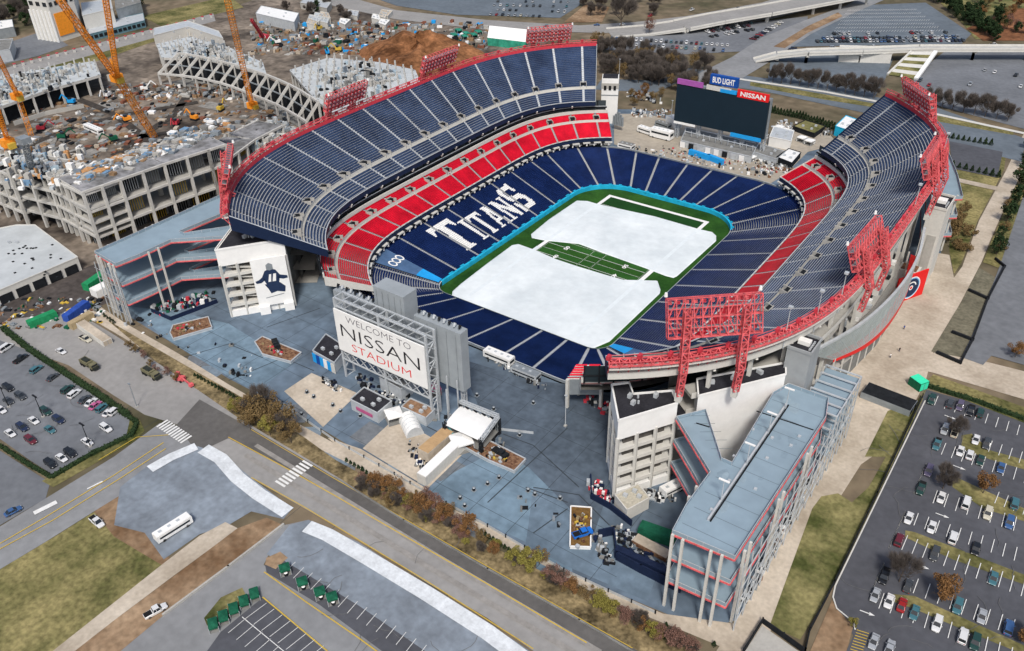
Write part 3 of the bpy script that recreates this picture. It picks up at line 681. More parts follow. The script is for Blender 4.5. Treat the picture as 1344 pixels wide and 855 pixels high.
# far side grounds ----------------------------------------------------------
sheet('far_plaza',[(800,205),(800,140),(870,128),(1000,150),(1100,165),(1110,210),(1040,255)],m_beige,2) if False else None
sheet('far_plaza',[(806,190),(806,150),(850,150),(885,160),(1010,180),(1020,160),(1090,178),(1100,190),(1060,200),(1030,230),(1010,242),(940,222),(870,208)],mat('tan_paving',(.36,.32,.26),.85,.12,.06,scale2=.5),4)
sheet('river_road',[(780,118),(860,122),(900,105),(1010,122),(1150,152),(1230,185),(1290,200),(1344,214),(1344,182),(1230,142),(1150,128),(1010,104),(905,90),(860,106),(790,104)],m_asphb,5)
sheet('verge',[(985,108),(1080,124),(1150,137),(1149,142),(1080,131),(984,113)],m_grass,6); sheet('verge',[(1230,152),(1330,172),(1330,178),(1230,160)],m_grass,6)
mb=MB(); strip(mb,[(960,103),(1080,121),(1150,134)],3,m_lconc,.36); strip(mb,[(1225,150),(1344,176)],3,m_lconc,.36); struct('kerb',mb)
sheet('parking_lot',[(1008,104),(1012,75),(1100,72),(1172,78),(1162,104),(1148,128),(1060,115)],m_asphb,7)
sheet('parking_lot',[(1196,110),(1215,88),(1240,68),(1344,66),(1500,60),(1500,190),(1344,170),(1232,140)],m_asph2,7)
sheet('parking_lot',[(1045,50),(1115,8),(1215,4),(1275,45),(1262,58),(1040,62)],m_asphb,7)
sheet('parking_lot',[(795,66),(815,38),(900,40),(1060,22),(1060,33),(975,68),(900,72)],m_asph2,7)
sheet('parking_lot',[(585,-20),(770,-20),(760,8),(735,24),(600,20),(520,8),(470,-10)],m_asphb,7)
sheet('lawn',[(1255,-60),(1500,-60),(1500,52),(1280,52),(1262,30),(1235,5)],m_grass2,6)
sheet('bare_earth',[(1268,38),(1330,12),(1500,5),(1500,54),(1290,54)],mat('rust_ground',(.20,.09,.045),.95,.4,.05,scale2=.3),7)
sheet('highway',[(430,-10),(470,0),(520,14),(640,27),(760,34),(830,30),(900,22),(1000,4),(1060,-14),(1140,-20),(1120,0),(1010,26),(900,42),(790,44),(640,40),(520,26),(380,-4)],m_road,8)
sheet('road',[(895,108),(960,76),(1000,50),(1060,26),(1110,8),(1140,-8),(1180,-8),(1120,18),(1065,45),(1010,82),(960,112),(930,120)],m_road2,9)
sheet('verge',[(1015,62),(1060,35),(1100,17),(1106,22),(1060,44),(1030,64)],m_dirt,10)
sheet('lawn',[(740,30),(770,5),(800,10),(790,30)],m_dirt,9)
sheet('lawn',[(890,28),(935,26),(925,40),(905,40)],m_dirt,10)
sheet('verge',[(1246,232),(1250,180),(1322,190),(1318,222),(1300,258),(1284,288),(1262,345),(1252,360),(1246,330)],m_grass,1)
sheet('parking_lot',[(1246,186),(1316,200),(1309,234),(1250,222)],m_asph,7)
sheet('footpath',[(1250,233),(1310,246),(1308,251),(1250,238)],m_beige,7)
sheet('verge',[(1344,222),(1500,120),(1500,300),(1344,330),(1310,352),(1290,345),(1302,315),(1324,265)],m_grass,6)
sheet('road',[(1344,255),(1500,200),(1500,350),(1344,420),(1290,480),(1262,470),(1285,420),(1312,350)],m_asph2,7)
sheet('terrace_garden',[(1262,396),(1285,352),(1312,368),(1300,400),(1262,470),(1222,462)],mat('garden_soil',(.15,.14,.10),.95,.25,.1,scale2=.8),6)
sheet('parking_lot',[(1344,330),(1500,280),(1500,520),(1344,480),(1280,462),(1300,420)],m_asph2,8)
sheet('grass_bank',[(1165,575),(1225,500),(1232,492),(1215,512),(1190,560)],m_grass2,5)
# construction site ground
sheet('construction_ground',[(-500,100),(0,88),(120,60),(300,12),(360,-10),(440,6),(560,30),(660,40),(720,55),(640,110),(500,150),(330,240),(130,400),(60,410),(-10,440),(-500,430)],m_mud,2)
sheet('service_yard',[(0,395),(130,345),(150,395),(110,410),(50,420),(0,435)],mat('wet_mud',(.075,.065,.06),.9,.3,.08,scale2=.5),3)
sheet('lawn',[(185,22),(300,-5),(320,10),(215,36)],m_grass,4); sheet('lawn',[(-200,115),(0,98),(130,68),(210,45),(205,54),(130,80),(0,115),(-200,140)],m_grass,4)
sheet('road',[(-300,110),(0,92),(70,72),(280,18),(283,28),(80,84),(0,104),(-300,128)],m_road,5)
sheet('road',[(-200,95),(0,86),(50,74),(90,60),(60,40),(0,60),(-200,70)],m_asph2,4)

# paving slabs of slightly different tone, joints and stains on the plaza and road
sheet('plaza_patch',[(560,645),(600,618),(655,590),(690,612),(745,640),(725,705),(690,712),(640,688)],mat('slab_tone_blue',(.155,.225,.285),.65,.22,.06,scale2=.35),1)
sheet('plaza_patch',[(165,402),(235,410),(300,425),(385,478),(335,515),(225,450)],MATS['slab_tone_blue'],1)
sheet('plaza_patch',[(700,640),(745,650),(800,690),(860,760),(850,790),(740,742),(690,714)],mat('slab_tone_mid',(.13,.18,.23),.7,.22,.06,scale2=.4),1)
R_=random.Random(5); tones=[mat('slab_tone_%s'%n,c,.8,.12,.2,scale2=.8) for n,c in (('dark',(.09,.115,.145)),('blue',(.12,.18,.235)),('grey',(.15,.165,.18)),('pale',(.17,.215,.255)))]
mb=MB(); zc=0
for k in range(30):
    u=R_.uniform(190,740); v0=430+(u-190)*.37; v=v0+R_.uniform(6,110)
    if v>745 or 430<u<600 and v<560 and R_.random()<.5: continue
    p=G(u,v); w,h=R_.choice([6,9,12,18]),R_.choice([6,9,14]); a=R_.choice([.62,.62,0,-.95]); X=Vector((math.cos(a),math.sin(a),0)); Y=Vector((-X.y,X.x,0)); zc+=1; z=.047+zc*.0003
    q=[p-X*w/2-Y*h/2,p+X*w/2-Y*h/2,p+X*w/2+Y*h/2,p-X*w/2+Y*h/2]
    if abs(p.x)<66 and p.y>-92: continue
    mb.face([(t.x,t.y,z) for t in q],R_.choice(tones))
struct('plaza_patch',mb)
mb=MB(); m_jt=mat('joint_line',(.045,.055,.065),.9,.2,1)
for pts in ([(232,472),(300,452),(345,470)],[(350,430),(420,405)],[(520,660),(560,620),(600,600)],[(640,660),(745,562)],[(660,570),(700,585),(760,640)],[(560,560),(640,600)],[(690,640),(745,660)],[(700,700),(745,668)],[(300,500),(372,470),(412,487)],[(800,690),(760,650),(700,640)]): strip(mb,pts,.35,m_jt,.068)
for k in range(16): a=Vector((-105+k*13,-150,0)); mb.face([(a.x-.06,-97,.067),(a.x+.06,-97,.067),(a.x+.06-0,-185,.067),(a.x-.06,-185,.067)][::-1],m_jt)
for k in range(7): y=-100-k*12; mb.face([(-105,y-.06,.066),(95,y-.06,.066),(95,y+.06,.066),(-105,y+.06,.066)],m_jt)
struct('plaza_joints',mb)
mb=MB(); m_tyr=mat('tyre_wear',(.27,.257,.24),.9,.12,.3,scale2=1); m_seal=mat('crack_seal',(.13,.13,.13),.9,.2,1)
for w_,o_ in ((1.4,0),(1.4,14)): strip(mb,[(322+o_,598-o_*.9),(404+o_,648-o_*.9),(564+o_,746-o_*.9),(774+o_,870-o_*.9)],w_,m_tyr,.325)
for k in range(60):
    u=R_.choice([R_.uniform(1110,1340),R_.uniform(-5,150),R_.uniform(380,640)]); v=R_.uniform(560,850) if u>700 else (R_.uniform(470,600) if u<200 else R_.uniform(700,850)); p=G(u,v); 
    if u>700 and v<1950-u*1.19: continue
    pts=[p]; a=R_.uniform(0,6)
    for j in range(4): a+=R_.uniform(-.6,.6); pts.append(pts[-1]+Vector((math.cos(a),math.sin(a),0))*R_.uniform(1,3))
    strip(mb,[(q.x,q.y) for q in pts],.12,m_seal,.332,px=False)
struct('road_wear',mb)
m_joint=mat('deck_joint',(.10,.13,.15),.8,.1,1); m_stain=mat('deck_stain',(.215,.29,.345),.8,.1,.6); m_stain2=mat('pale_deck_stain',(.265,.345,.40),.8,.1,.6)
# ------------------------------------------------------------------ buildings round the bowl
def MX(P,sx,sy=1): return [(x*sx,y*sy) for x,y in P]
FPOLY=[(72,-113.5),(75.5,-110),(78.8,-113.8),(87,-106.5),(90.3,-110.5),(81,-125.5)]
def tower(sx,label,sy=1,FPOLY=FPOLY):
    t=empty('stair_tower',(80*sx,-116*sy,0),label,'stair tower','stair towers at the stadium corners')
    P=MX(FPOLY,sx,sy); NP=len(P); mb=MB(); mb.prism(P,21.5,28.0,m_white,m_white); mb.build('tower_head',t)
    c=Vector((sum(p[0] for p in P)/NP,sum(p[1] for p in P)/NP)); Q=[tuple(c+(Vector(p)-c)*.94) for p in P]
    rb=MB(); rb.prism(Q,28.0,28.05,m_roof); 
    for dx,dy in ((0,-4),(5,2),(-3,-2)): 
        rb.box((c.x+dx*sx*.7,c.y+dy*sy,28.6),(1.0,1.3,1.2),m_lgrey); rb.cyl((c.x+dx*sx*.4+1,c.y+dy*sy+1,28),(c.x+dx*sx*.4+1,c.y+dy*sy+1,29),.3,.3,m_lgrey,6)
    rb.build('roof',t)
    pb=MB()
    n=len(P)
    for i in range(n): pb.beam((*P[i],28.2),(*P[(i+1)%n],28.2),.35,.7,m_white)
    pb.build('parapet',t)
    fl=MB()
    for z in (4.6,8.8,13,17.2): fl.prism([tuple(c+(Vector(p)-c)*.995) for p in P],z-.4,z+.7,m_lconc)
    fl.build('floor_slabs',t)
    st=MB()
    for i in range(n):
        a,b=Vector(P[i]),Vector(P[(i+1)%n]); k=max(1,int((b-a).length/5.5))
        for j in range(k): q=c+(a.lerp(b,j/k)-c)*.97; st.box((q.x,q.y,11),(.8,.8,22),m_lconc)
    st.build('columns',t)
    co=MB(); co.prism([tuple(c+(Vector(p)-c)*.72) for p in P],0,21.5,mat('stair_core',(.075,.07,.065),.9,.3,.4));  # core is near black: shade inside the tower openings put into its colour
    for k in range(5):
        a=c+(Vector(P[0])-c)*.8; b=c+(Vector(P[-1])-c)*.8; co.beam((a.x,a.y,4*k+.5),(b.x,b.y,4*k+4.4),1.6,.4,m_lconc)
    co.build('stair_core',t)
    lw=MB(); lw.prism(P,0,2.6,m_white); lw.build('base_wall',t)
    return t
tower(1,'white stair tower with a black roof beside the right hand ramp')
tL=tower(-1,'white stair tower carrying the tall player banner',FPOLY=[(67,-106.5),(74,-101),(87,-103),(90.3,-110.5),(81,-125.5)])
# player banner on the left tower: sheet of cloth with a generic player figure
def on_face(o,X,Y,pts): return [tuple(Vector(o)+Vector(X)*a+Vector(Y)*b) for a,b in pts]
bn=empty('banner',G(363,405),'tall white banner showing a navy clad football player','banner')
A=Vector((-74.6,-117.0,0)); B=Vector((-67.2,-107.1,0)); X=(B-A); W=X.length; X.normalize(); N=Vector((X.y,-X.x,0)); Z=Vector((0,0,1)); A+=N*.75; B+=N*.75; 
mb=MB(); H=19.5; mb.box(A.lerp(B,.5)+Z*(3+H/2),(W,.5,H),m_white,ax=(X,N,Z)); 
mb.build('banner_cloth',bn)
mb=MB(); o=A+Z*3+N*.34
P=lambda pts,m,k=0: mb.face(on_face(o+N*k,X*W,Z*H,pts),m)
m_nvy=mat('banner_navy',(.02,.035,.08),.6,.1,1)
P([(.25,.62),(.35,.74),(.5,.78),(.66,.74),(.76,.62),(.7,.46),(.34,.46)],m_nvy); P([(.28,.46),(.72,.46),(.86,.36),(.82,.24),(.6,.28),(.42,.25),(.36,.36)],m_nvy)
P([(.25,.62),(.34,.56),(.2,.50),(.06,.50),(.04,.55),(.15,.57)],m_nvy); P([(.76,.62),(.66,.56),(.84,.52),(.97,.53),(.96,.58)],m_nvy)
P([(.41,.76),(.41,.86),(.5,.90),(.6,.86),(.6,.76),(.5,.74)],m_grey,.02); P([(.40,.50),(.46,.66),(.52,.66),(.48,.50)],m_white,.02); P([(.52,.50),(.58,.66),(.66,.66),(.62,.5)],m_white,.02)
P([(.24,.16),(.78,.20),(.78,.215),(.24,.175)],m_grey)
mb.build('printed_figure',bn)
mb=MB(); 
for k,(a,b) in enumerate(((0,.3),(.72,1))): mb.box(A+X*(W*(a+b)/2)+Z*1.6,(W*(b-a),3,3.2),m_white,ax=(X,N,Z))
mb.build('frame_foot',bn)
# fin shaped escalator blocks
def fin(sx,label,sy=1):
    t=empty('escalator_block',(98*sx,-92*sy,0),label,'building','escalator blocks'); P=MX([(90,-98.5),(93.5,-105),(109,-83),(107,-78)],sx,sy)
    mb=MB(); mb.prism(P,0,28.2,m_white,m_roof); mb.build('walls',t)
    mb=MB()
    for i in range(4): mb.beam((*P[i],28.4),(*P[(i+1)%4],28.4),.4,.5,m_white)
    mb.build('parapet',t)
    mb=MB(); 
    for k in (.15,.4,.7): 
        a=Vector(P[0]).lerp(Vector(P[3]),k); b=Vector(P[1]).lerp(Vector(P[2]),k); q=a.lerp(b,.4); mb.box((q.x,q.y,28.8),(1.8,1,1.1),m_lgrey,rz=k*4)
    mb.build('roof_vent',t)
    return t
fin(1,'white wedge shaped block with a black roof beside the right ramp'); fin(-1,'white wedge shaped block behind the player banner tower')
# low black roof between tower and wedge
def lowroof(sx,label,sy=1):
    P=MX([(76,-104),(82,-111),(88,-106),(90.5,-109),(96,-104),(93.5,-100),(90,-97),(92,-92),(84,-90)],sx,sy); t=empty('concourse_roof',(86*sx,-100*sy,0),label,'roof')
    mb=MB(); mb.prism(P,18,19.5,m_lconc,m_roof); mb.build('roof_slab',t)
    mb=MB(); mb.prism([(p[0]*.99,p[1]*.99) for p in P],0,18,m_dconc); mb.build('wall',t)
lowroof(1,'black flat roof under the rim between the two white blocks'); lowroof(-1,'black flat roof behind the banner tower')
# grey lift tower
def lift(x,y,h,w,d,label,wallm=m_lgrey):
    t=empty('lift_tower',(x,y,0),label,'lift tower'); mb=MB(); mb.box((x,y,h/2),(w,d,h),wallm); 
    mb.build('shaft',t); mb=MB(); 
    for a,b in (((-1,-1),(1,-1)),((1,-1),(1,1)),((1,1),(-1,1)),((-1,1),(-1,-1))): mb.beam((x+a[0]*w/2,y+a[1]*d/2,h+.4),(x+b[0]*w/2,y+b[1]*d/2,h+.4),.4,.9,wallm)
    mb.build('parapet',t); mb=MB(); mb.box((x,y,h+.03),(w-.4,d-.4,.06),m_roof); mb.box((x,y,h+.8),(w*.5,d*.25,1.2),m_white); 
    for k in range(5): mb.box((x+w*.35,y-d*.3+k,h+.5),(.5,.5,.6),m_lgrey)
    mb.build('roof_plant',t)
    mb=MB(); mb.box((x+w*.1,y-d/2-.1,h*.33),(w*.5,.3,h*.66),m_conc); mb.build('panel',t); return t
lift(110.5,-76,35,6.5,8.5,'pale grey lift tower between the wedge block and the curved screen',mat('lift_grey',(.33,.35,.36),.8,.08,.2))
lift(119,45,31,6,13,'pale lift tower by the far right ramp',m_lconc)
# ramps -----------------------------------------------------------------
RP=[(91,-112),(96,-105),(107.2,-120),(110,-120),(108,-88),(110,-82),(121,-82),(123,-90),(122.5,-147),(108,-148),(107,-139),(107,-126)]
def ramp(P,label,levels=(24,16,8),cols=None,slot=None):
    c=Vector((sum(p[0] for p in P)/len(P),sum(p[1] for p in P)/len(P))); t=empty('ramp',(c.x,c.y,0),label,'walkway ramp','concrete ramps with red edges')
    n=len(P)
    for z in levels:
        mb=MB(); mb.prism(P,z-.5,z,m_conc,m_ramp); mb.build('ramp_deck',t)
        mb=MB()
        for i in range(n):
            a,b=P[i],P[(i+1)%n]; mb.beam((*a,z-.45),(*b,z-.45),.4,.42,m_coral)
            mb.beam((*a,z+1.1),(*b,z+1.1),.12,.12,m_lgrey)
            L=math.dist(a,b); k=max(1,int(L/3))
            for j in range(k): q=(a[0]+(b[0]-a[0])*j/k,a[1]+(b[1]-a[1])*j/k); mb.beam((*q,z),(*q,z+1.1),.1,.1,m_lgrey)
            q=[(*a,z+.05),(*b,z+.05),(*b,z+1.0),(*a,z+1.0)]; mb.face(q,m_ramp)
        mb.build('edge_rail',t)
    for (x,y) in cols or []:
        mb=MB(); mb.box((x,y,levels[0]/2+.3),(.6,.6,levels[0]+.6),m_lconc); mb.build('column',t)
    return t
cw=[(108.5,-148.8),(111,-148.8),(117.5,-148.2),(120,-148),(123.6,-144),(123.7,-141),(124,-125),(124,-122),(124,-106),(124,-103),(106.3,-136),(106.3,-132)]
rR=ramp(RP,'three level blue grey walkway ramp at the near right corner',cols=cw)
mb=MB()   # open slot and light poles on top deck
mb.beam((113,-140,24.3),(112.5,-90,24.3),.5,.6,m_lgrey); mb.beam((113.6,-140,24.2),(113.1,-90,24.2),.3,.4,m_dark); mb.beam((96,-110.5,24.1),(99.5,-110,24.1),.3,.2,m_dark); mb.beam((107,-97,24.1),(122,-96,24.1),.25,.2,m_dark)
mb.build('centre_wall',rR)
mb=MB(); R3=random.Random(9)
for y in range(-144,-84,6): mb.face([(108.5,y,24.035),(122,y,24.035),(122,y+.12,24.035),(108.5,y+.12,24.035)],m_joint)
for k in range(5): a=Vector((93+k*2.6,-109-k*2.1,24.035)); mb.face([a,a+Vector((4.5,3.2,0)),a+Vector((4.5,3.35,0)),a+Vector((0,.15,0))],m_joint)
for k in range(12):
    x=R3.uniform(109,121); y=R3.uniform(-145,-86); r=R3.uniform(.8,2.6); mb.face([(x+math.cos(t*.785+R3.random()*.3)*r*R3.uniform(.5,1),y+math.sin(t*.785)*r*1.6*R3.uniform(.5,1),24.02+k*.0005) for t in range(8)],m_stain if k%2 else m_stain2)
mb.build('deck_stains',rR); mb=MB()
for k in range(9): x,y=R3.uniform(109,121),R3.uniform(-145,-86); mb.box((x,y,24.2),(.7,.7,.4),m_lgrey)
mb.build('drain_boxes',rR)
for y in (-133,-118,-104,-92):
    mb=MB(); mb.cyl((113,y,24),(113,y,31),.15,.1,m_lgrey,6); mb.box((113,y,31),(2.6,.5,.25),m_white); mb.build('lamp_post',rR)
# side screens: slanted light lattice frames beside the ramp
sc=MB()
for k in range(12):
    y=-146+k*5.2; sc.beam((125,y,0),(124.6,y,22),.25,.25,m_lgrey); 
    for z in (3,7,11,15,19): sc.beam((125,y,z),(125,min(y+5.2,-84),z+.3),.15,.15,m_lgrey)
    sc.beam((125,y,1),(125,min(-84,y+5.2),15),.15,.15,m_lgrey)
sc.build('side_frame',rR)
lp=[(-x,y) for x,y in RP]
rL=ramp(lp,'three level blue grey walkway ramp at the near left corner',cols=[(-x,y) for x,y in cw])
sc=MB()
for k in range(6):
    a=Vector((-108-k*2.6,-149.5,0)); sc.beam(a,a+Vector((0,.5,22)),.22,.22,m_lgrey)
    for z in (4,8,12,16,20): sc.beam(a+Vector((0,0,z)),a+Vector((2.2,0,z)),.12,.12,m_lgrey)
sc.build('side_frame',rL)
FR=[tuple(G(u,v,24)[:2]) for u,v in ((1222,262),(1263,261),(1256,232),(1244,202),(1232,190),(1222,225))]
ramp(FR,'blue grey ramp landings with red edges at the far right corner',cols=[(FR[1][0]-2,FR[1][1]+1),(FR[0][0]+4,FR[0][1])])
FL=[(-66,134),(-50,137),(-52,150),(-70,148)]
# frames of the stairs between ramp and curved screen
fs=empty('steel_frame',(120,-75,0),'pale steel stair frame beside the lift tower','steel frame'); 
for k in range(6):
    y=-86+k*4.2; mb=MB()
    for z in (6,12,18,23): mb.beam((115,y,z),(125,y,z),.4,.4,m_lgrey)
    mb.beam((125,y,0),(125,y,23),.35,.35,m_lgrey); mb.beam((115,y,0),(115,y,23),.35,.35,m_lgrey)
    mb.build('portal',fs)
mb=MB()
for z in (12,23): mb.beam((125,-86,z),(125,-65,z),.35,.35,m_lgrey)
for z in (8,16,22): mb.box((120,-75,z),(9.5,20,.3),m_ramp)
mb.build('landing',fs)
# curved louvre screen on the right side
def interp(P,t):
    k=t*(len(P)-1); i=min(len(P)-2,int(k)); return Vector(P[i]).lerp(Vector(P[i+1]),k-i)
def smoothc(P,t):
    n=len(P)-1; k=t*n; i=min(n-1,int(k)); u=k-i
    p=[Vector(P[max(0,min(n,j))]) for j in (i-1,i,i+1,i+2)]
    return .5*((2*p[1])+(p[2]-p[0])*u+(2*p[0]-5*p[1]+4*p[2]-p[3])*u*u+(3*p[1]-p[0]-3*p[2]+p[3])*u**3)
TOP=[(110,-68,26.5),(117.5,-42,25.5),(121,-15,25),(121,8,26),(118,27,28)]; BOT=[(113,-47,13),(118,-30,11),(120.5,-12,10.5),(120.5,10,11.5),(117.5,32,14)]
sn=empty('curved_screen',(120,-15,0),'curved grey louvre screen with a red lower edge on the right side','facade screen')
mb=MB(); N_=40; M_=16
m_scr=mat('screen_mesh',(.52,.60,.60),.5,.10,.3,metal=.0)
for i in range(N_):
    for j in range(M_):
        q=[smoothc(BOT,(i+a)/N_).lerp(smoothc(TOP,(i+a)/N_),(j+b)/M_) for a,b in ((0,0),(1,0),(1,.7),(0,.7))]
        mb.face(q,m_scr); 
    if i%2==0: mb.beam(smoothc(BOT,i/N_)-Vector((.3,0,0)),smoothc(TOP,i/N_)-Vector((.3,0,0)),.25,.25,m_lgrey)
mb.build('louvres',sn)
mb=MB()
for i in range(N_): mb.beam(smoothc(TOP,i/N_),smoothc(TOP,(i+1)/N_),.8,.8,m_lgrey)
mb.build('top_rail',sn); mb=MB(); m_br=mat('bright_red',(.72,.02,.02),.4,.05,1)
for i in range(N_):
    w=1.0+1.3*math.sin(PI*i/N_); a,b=smoothc(BOT,i/N_),smoothc(BOT,(i+1)/N_); mb.face([a-Vector((0,0,w)),b-Vector((0,0,w)),b,a],m_br); mb.face([a,b,b-Vector((2.2,0,-.3)),a-Vector((2.2,0,-.3))],m_br)
mb.build('red_edge',sn)
mb=MB(); Pp=[(105,-62),(112,-52),(116,-32),(118.5,-12),(118.5,12),(114,36),(104,40)]
mb.prism(Pp,0,7,m_dconc,m_conc); mb.prism([(x-2.5,y) for x,y in Pp],8,12,m_conc,m_conc)
mb.prism([(x-4,y) for x,y in Pp],13.5,14.3,m_conc,m_conc)
for k in range(14): q=interp([(*p,0) for p in Pp[1:6]],k/13); mb.beam(q,q+Vector((0,0,13)),.5,.5,m_lconc); 
mb.build('podium',sn)
mb=MB(); 
for k in range(26): 
    q=interp([(*p,0) for p in Pp[1:6]],k/25); mb.box((q.x-5-(k%3),q.y,14.3+.8),(random.uniform(.8,2.5),random.uniform(.8,3),random.uniform(.8,2)),[m_lgrey,m_white,m_dark,m_grey][k%4])
mb.build('rooftop_plant',sn)
# emblem wall
ew=empty('emblem_wall',(121.5,24,0),'red wall banner with a round navy emblem under the curved screen','wall sign'); mb=MB()
EA,EB=Vector((115.8,17.5,0)),Vector((122.6,31,0)); EX=(EB-EA).normalized(); EN=Vector((EX.y,-EX.x,0)); mb.box(EA.lerp(EB,.5)+Vector((0,0,5.5)),((EB-EA).length,.5,11),m_br,ax=(EX,EN,Vector((0,0,1)))); mb.build('red_panel',ew)
mb=MB(); o=EA.lerp(EB,.5)+EN*.26+Vector((0,0,5.2))
def disc(mb,r,m,k,a0=0,a1=2*PI,ri=0):
    n=28; 
    for i in range(n):
        a=a0+(a1-a0)*i/n; b=a0+(a1-a0)*(i+1)/n; y=lambda t,r: tuple(o+EN*k+EX*(math.cos(t)*r)+Vector((0,0,math.sin(t)*r)))
        mb.face([y(a,ri),y(b,ri),y(b,r),y(a,r)][::-1] if ri else [tuple(o+EN*k),y(a,r),y(b,r)],m)
disc(mb,4.6,m_white,.02); disc(mb,4.2,mat('emblem_blue',(.12,.35,.62),.5,.05,1),.04); disc(mb,3.8,m_nvy,.06); disc(mb,2.6,m_white,.08,.3,3.6,2.1); disc(mb,1.0,m_white,.08); disc(mb,.6,m_br,.1)
mb.build('emblem',ew)
mb=MB(); mb.box((116,33.5,4),(7,6,8),m_lconc); mb.box((116,33.5,8.2),(5.5,4.5,.3),m_wood); mb.build('wall_end',ew)
# floodlight racks on the rim -------------------------------------------------
def rack(side,i,label,w=24,h=10,L=7.5):
    c=mir(RIM[i],side); k0,k1=max(0,i-3),min(NS,i+3); T=mir(RIM[k1],side)-mir(RIM[k0],side); T.z=0; T.normalize(); n=Vector((T.y,-T.x,0))
    if n.x*side<0: n=-n
    if i<20: n=(n+Vector((0,-.25,0))).normalized(); 
    T=Vector((n.y,-n.x,0)); Z=Vector((0,0,1)); t=empty('floodlight_rack',(c.x+n.x*3,c.y+n.y*3,36),label,'floodlight rack','red floodlight racks on the rim')
    base=Vector((c.x,c.y,40))
    for s in (-1,1):
        mb=MB(); f=base+T*(s*L)+n*4.2; mb.truss(f-Z*1,f+Z*(17 if i==10 and side>0 else 11.5)-n*(1.5 if i==10 else 3.5),1.7,1.7,m_coral,.3,9)
        mb.truss(f-Z*9-n*1.0,f-Z*1,1.4,1.4,m_coral,.3,4); mb.beam(f-Z*2,base+T*(s*L)+Z*.5,.5,.5,m_coral); mb.box(f-Z*10-n*1.2,(1.6,1.6,2.4),m_lconc)
        mb.beam(f+Z*4,base+T*(s*L)-n*.5+Z*1,.35,.35,m_coral)
        mb.build('mast',t)
    up=(Z*1-n*.38).normalized(); F=up.cross(T); F=F if F.dot(n)<0 else -F    # F faces the field
    o=base+Z*(8.5 if i==10 and side>0 else 4.8)+n*(2.0 if i==10 else -.6); rows=4; cols=11; h=h if i==10 and side>0 else 8.0; mb=MB()
    for r in range(rows+1):
        a=o-T*w/2+up*(h*r/rows); b=o+T*w/2+up*(h*r/rows); mb.beam(a,b,.26,.26,m_coral); mb.beam(a-F*1.8,b-F*1.8,.2,.2,m_coral)
    for k in range(cols+1):
        a=o+T*(w*(k/cols-.5)); mb.beam(a,a+up*h,.24,.24,m_coral); mb.beam(a-F*1.8,a-F*1.8+up*h,.22,.22,m_coral)
        for r in range(rows+1): mb.beam(a+up*(h*r/rows),a-F*1.8+up*(h*r/rows),.18,.18,m_coral)
        if k<cols: 
            b=o+T*(w*((k+1)/cols-.5)); mb.beam(a-F*1.8,b-F*1.8+up*h*.5,.2,.2,m_coral); mb.beam(a-F*1.8+up*h,b-F*1.8+up*h*.5,.2,.2,m_coral)
    mb.build('lamp_frame',t)
    mb=MB()
    for r in range(rows): mb.box(o+up*(h*r/rows+.15)-F*.9,(w,1.5,.10),m_grey if r%2 else m_coral,ax=(T,F,F.cross(T)))
    mb.build('catwalk',t)
    lm=MB()
    for r in range(rows):
        for k in range(cols):
            q=o+T*(w*((k+.5)/cols-.5))+up*(h*(r+.5)/rows)+F*.35; lm.box(q,(.8,.5,.8),m_coral if (k+r)%3 else m_red,ax=(T,F,up)); lm.box(q+F*.27,(.66,.06,.66),m_lgrey,ax=(T,F,up))
    o2=lm.build('floodlights',t)
    lm=MB()
    for s in (-1,1): q=o+T*(s*w/2)+up*(h+.6); lm.cyl(q,q+Z*1.0,.5,.35,m_white,8)
    lm.build('beacon',t)
for side,i,lb in ((-1,10,'red floodlight rack at the near end of the left stand'),(-1,41,'second red floodlight rack on the left rim by the building site'),(-1,65,'third red floodlight rack on the left rim by the earth mound'),(-1,92,'red floodlight rack at the far end of the left stand'),
    (1,10,'large red floodlight rack at the near end of the right stand'),(1,37,'red floodlight rack above the curved screen'),(1,66,'red floodlight rack above the far right ramp'),(1,93,'red floodlight rack at the far end of the right stand')): rack(side,i,lb)
# slim light poles on right rim
for k,(i,lb) in enumerate(((19,'first'),(24,'second'),(29,'third'),(56,'fourth'),(76,'fifth'))):
    c=mir(RIM[i],1); t=empty('lamp_post',(c.x+1,c.y,38),'slim white lamp post on the right rim, %s from the near end'%lb,'lamp post','lamp posts on the right rim')
    mb=MB(); mb.cyl((c.x+1,c.y,36),(c.x+1,c.y,49),.16,.12,m_lgrey,6); mb.build('pole',t); mb=MB(); mb.box((c.x+1,c.y,49.2),(1.1,1.1,.6),m_lgrey); mb.build('lamp_head',t)
# scoreboard at the far end ---------------------------------------------------
sb=empty('scoreboard',(0,120,0),'huge black video scoreboard with sponsor boards at the far end','scoreboard')
Y=120; mb=MB(); m_scrn=mat('dark_screen',(.012,.024,.036),.35,.05,.2)
mb.box((-.5,Y,19.6),(49,1.2,19),m_scrn); mb.build('screen',sb)
mb=MB(); mb.box((-.5,Y+1.6,19.8),(50,2,20.6),m_grey); 
for x in (-24,-12,0,12,23): mb.truss((x,Y+2.5,0),(x,Y+2.5,26),1.6,1.6,m_lgrey,.3,10)
mb.truss((-26,Y+2,11),(25,Y+2,11),1.5,1.5,m_lgrey,.25); mb.build('support_frame',sb)
def board(x0,x1,z0,z1,m,txt,tm,yy=Y-.7,th=.62,tw=.8,name='sponsor_board',d=1.0,par=None):
    mb=MB(); mb.box(((x0+x1)/2,yy+d/2,(z0+z1)/2),(x1-x0,d,z1-z0),m)
    if txt: text_mb(mb,txt,((x0+x1)/2,yy,(z0+z1)/2),(1,0,0),(0,0,1),(z1-z0)*th,tm,width=(x1-x0)*tw,depth=.06,bold=.03)
    return mb.build(name,par or sb)
m_pink=mat('pink_panel',(.36,.10,.36),.5,.1,.8); m_bud=mat('royal_panel',(.01,.07,.32),.4,.1,.6)
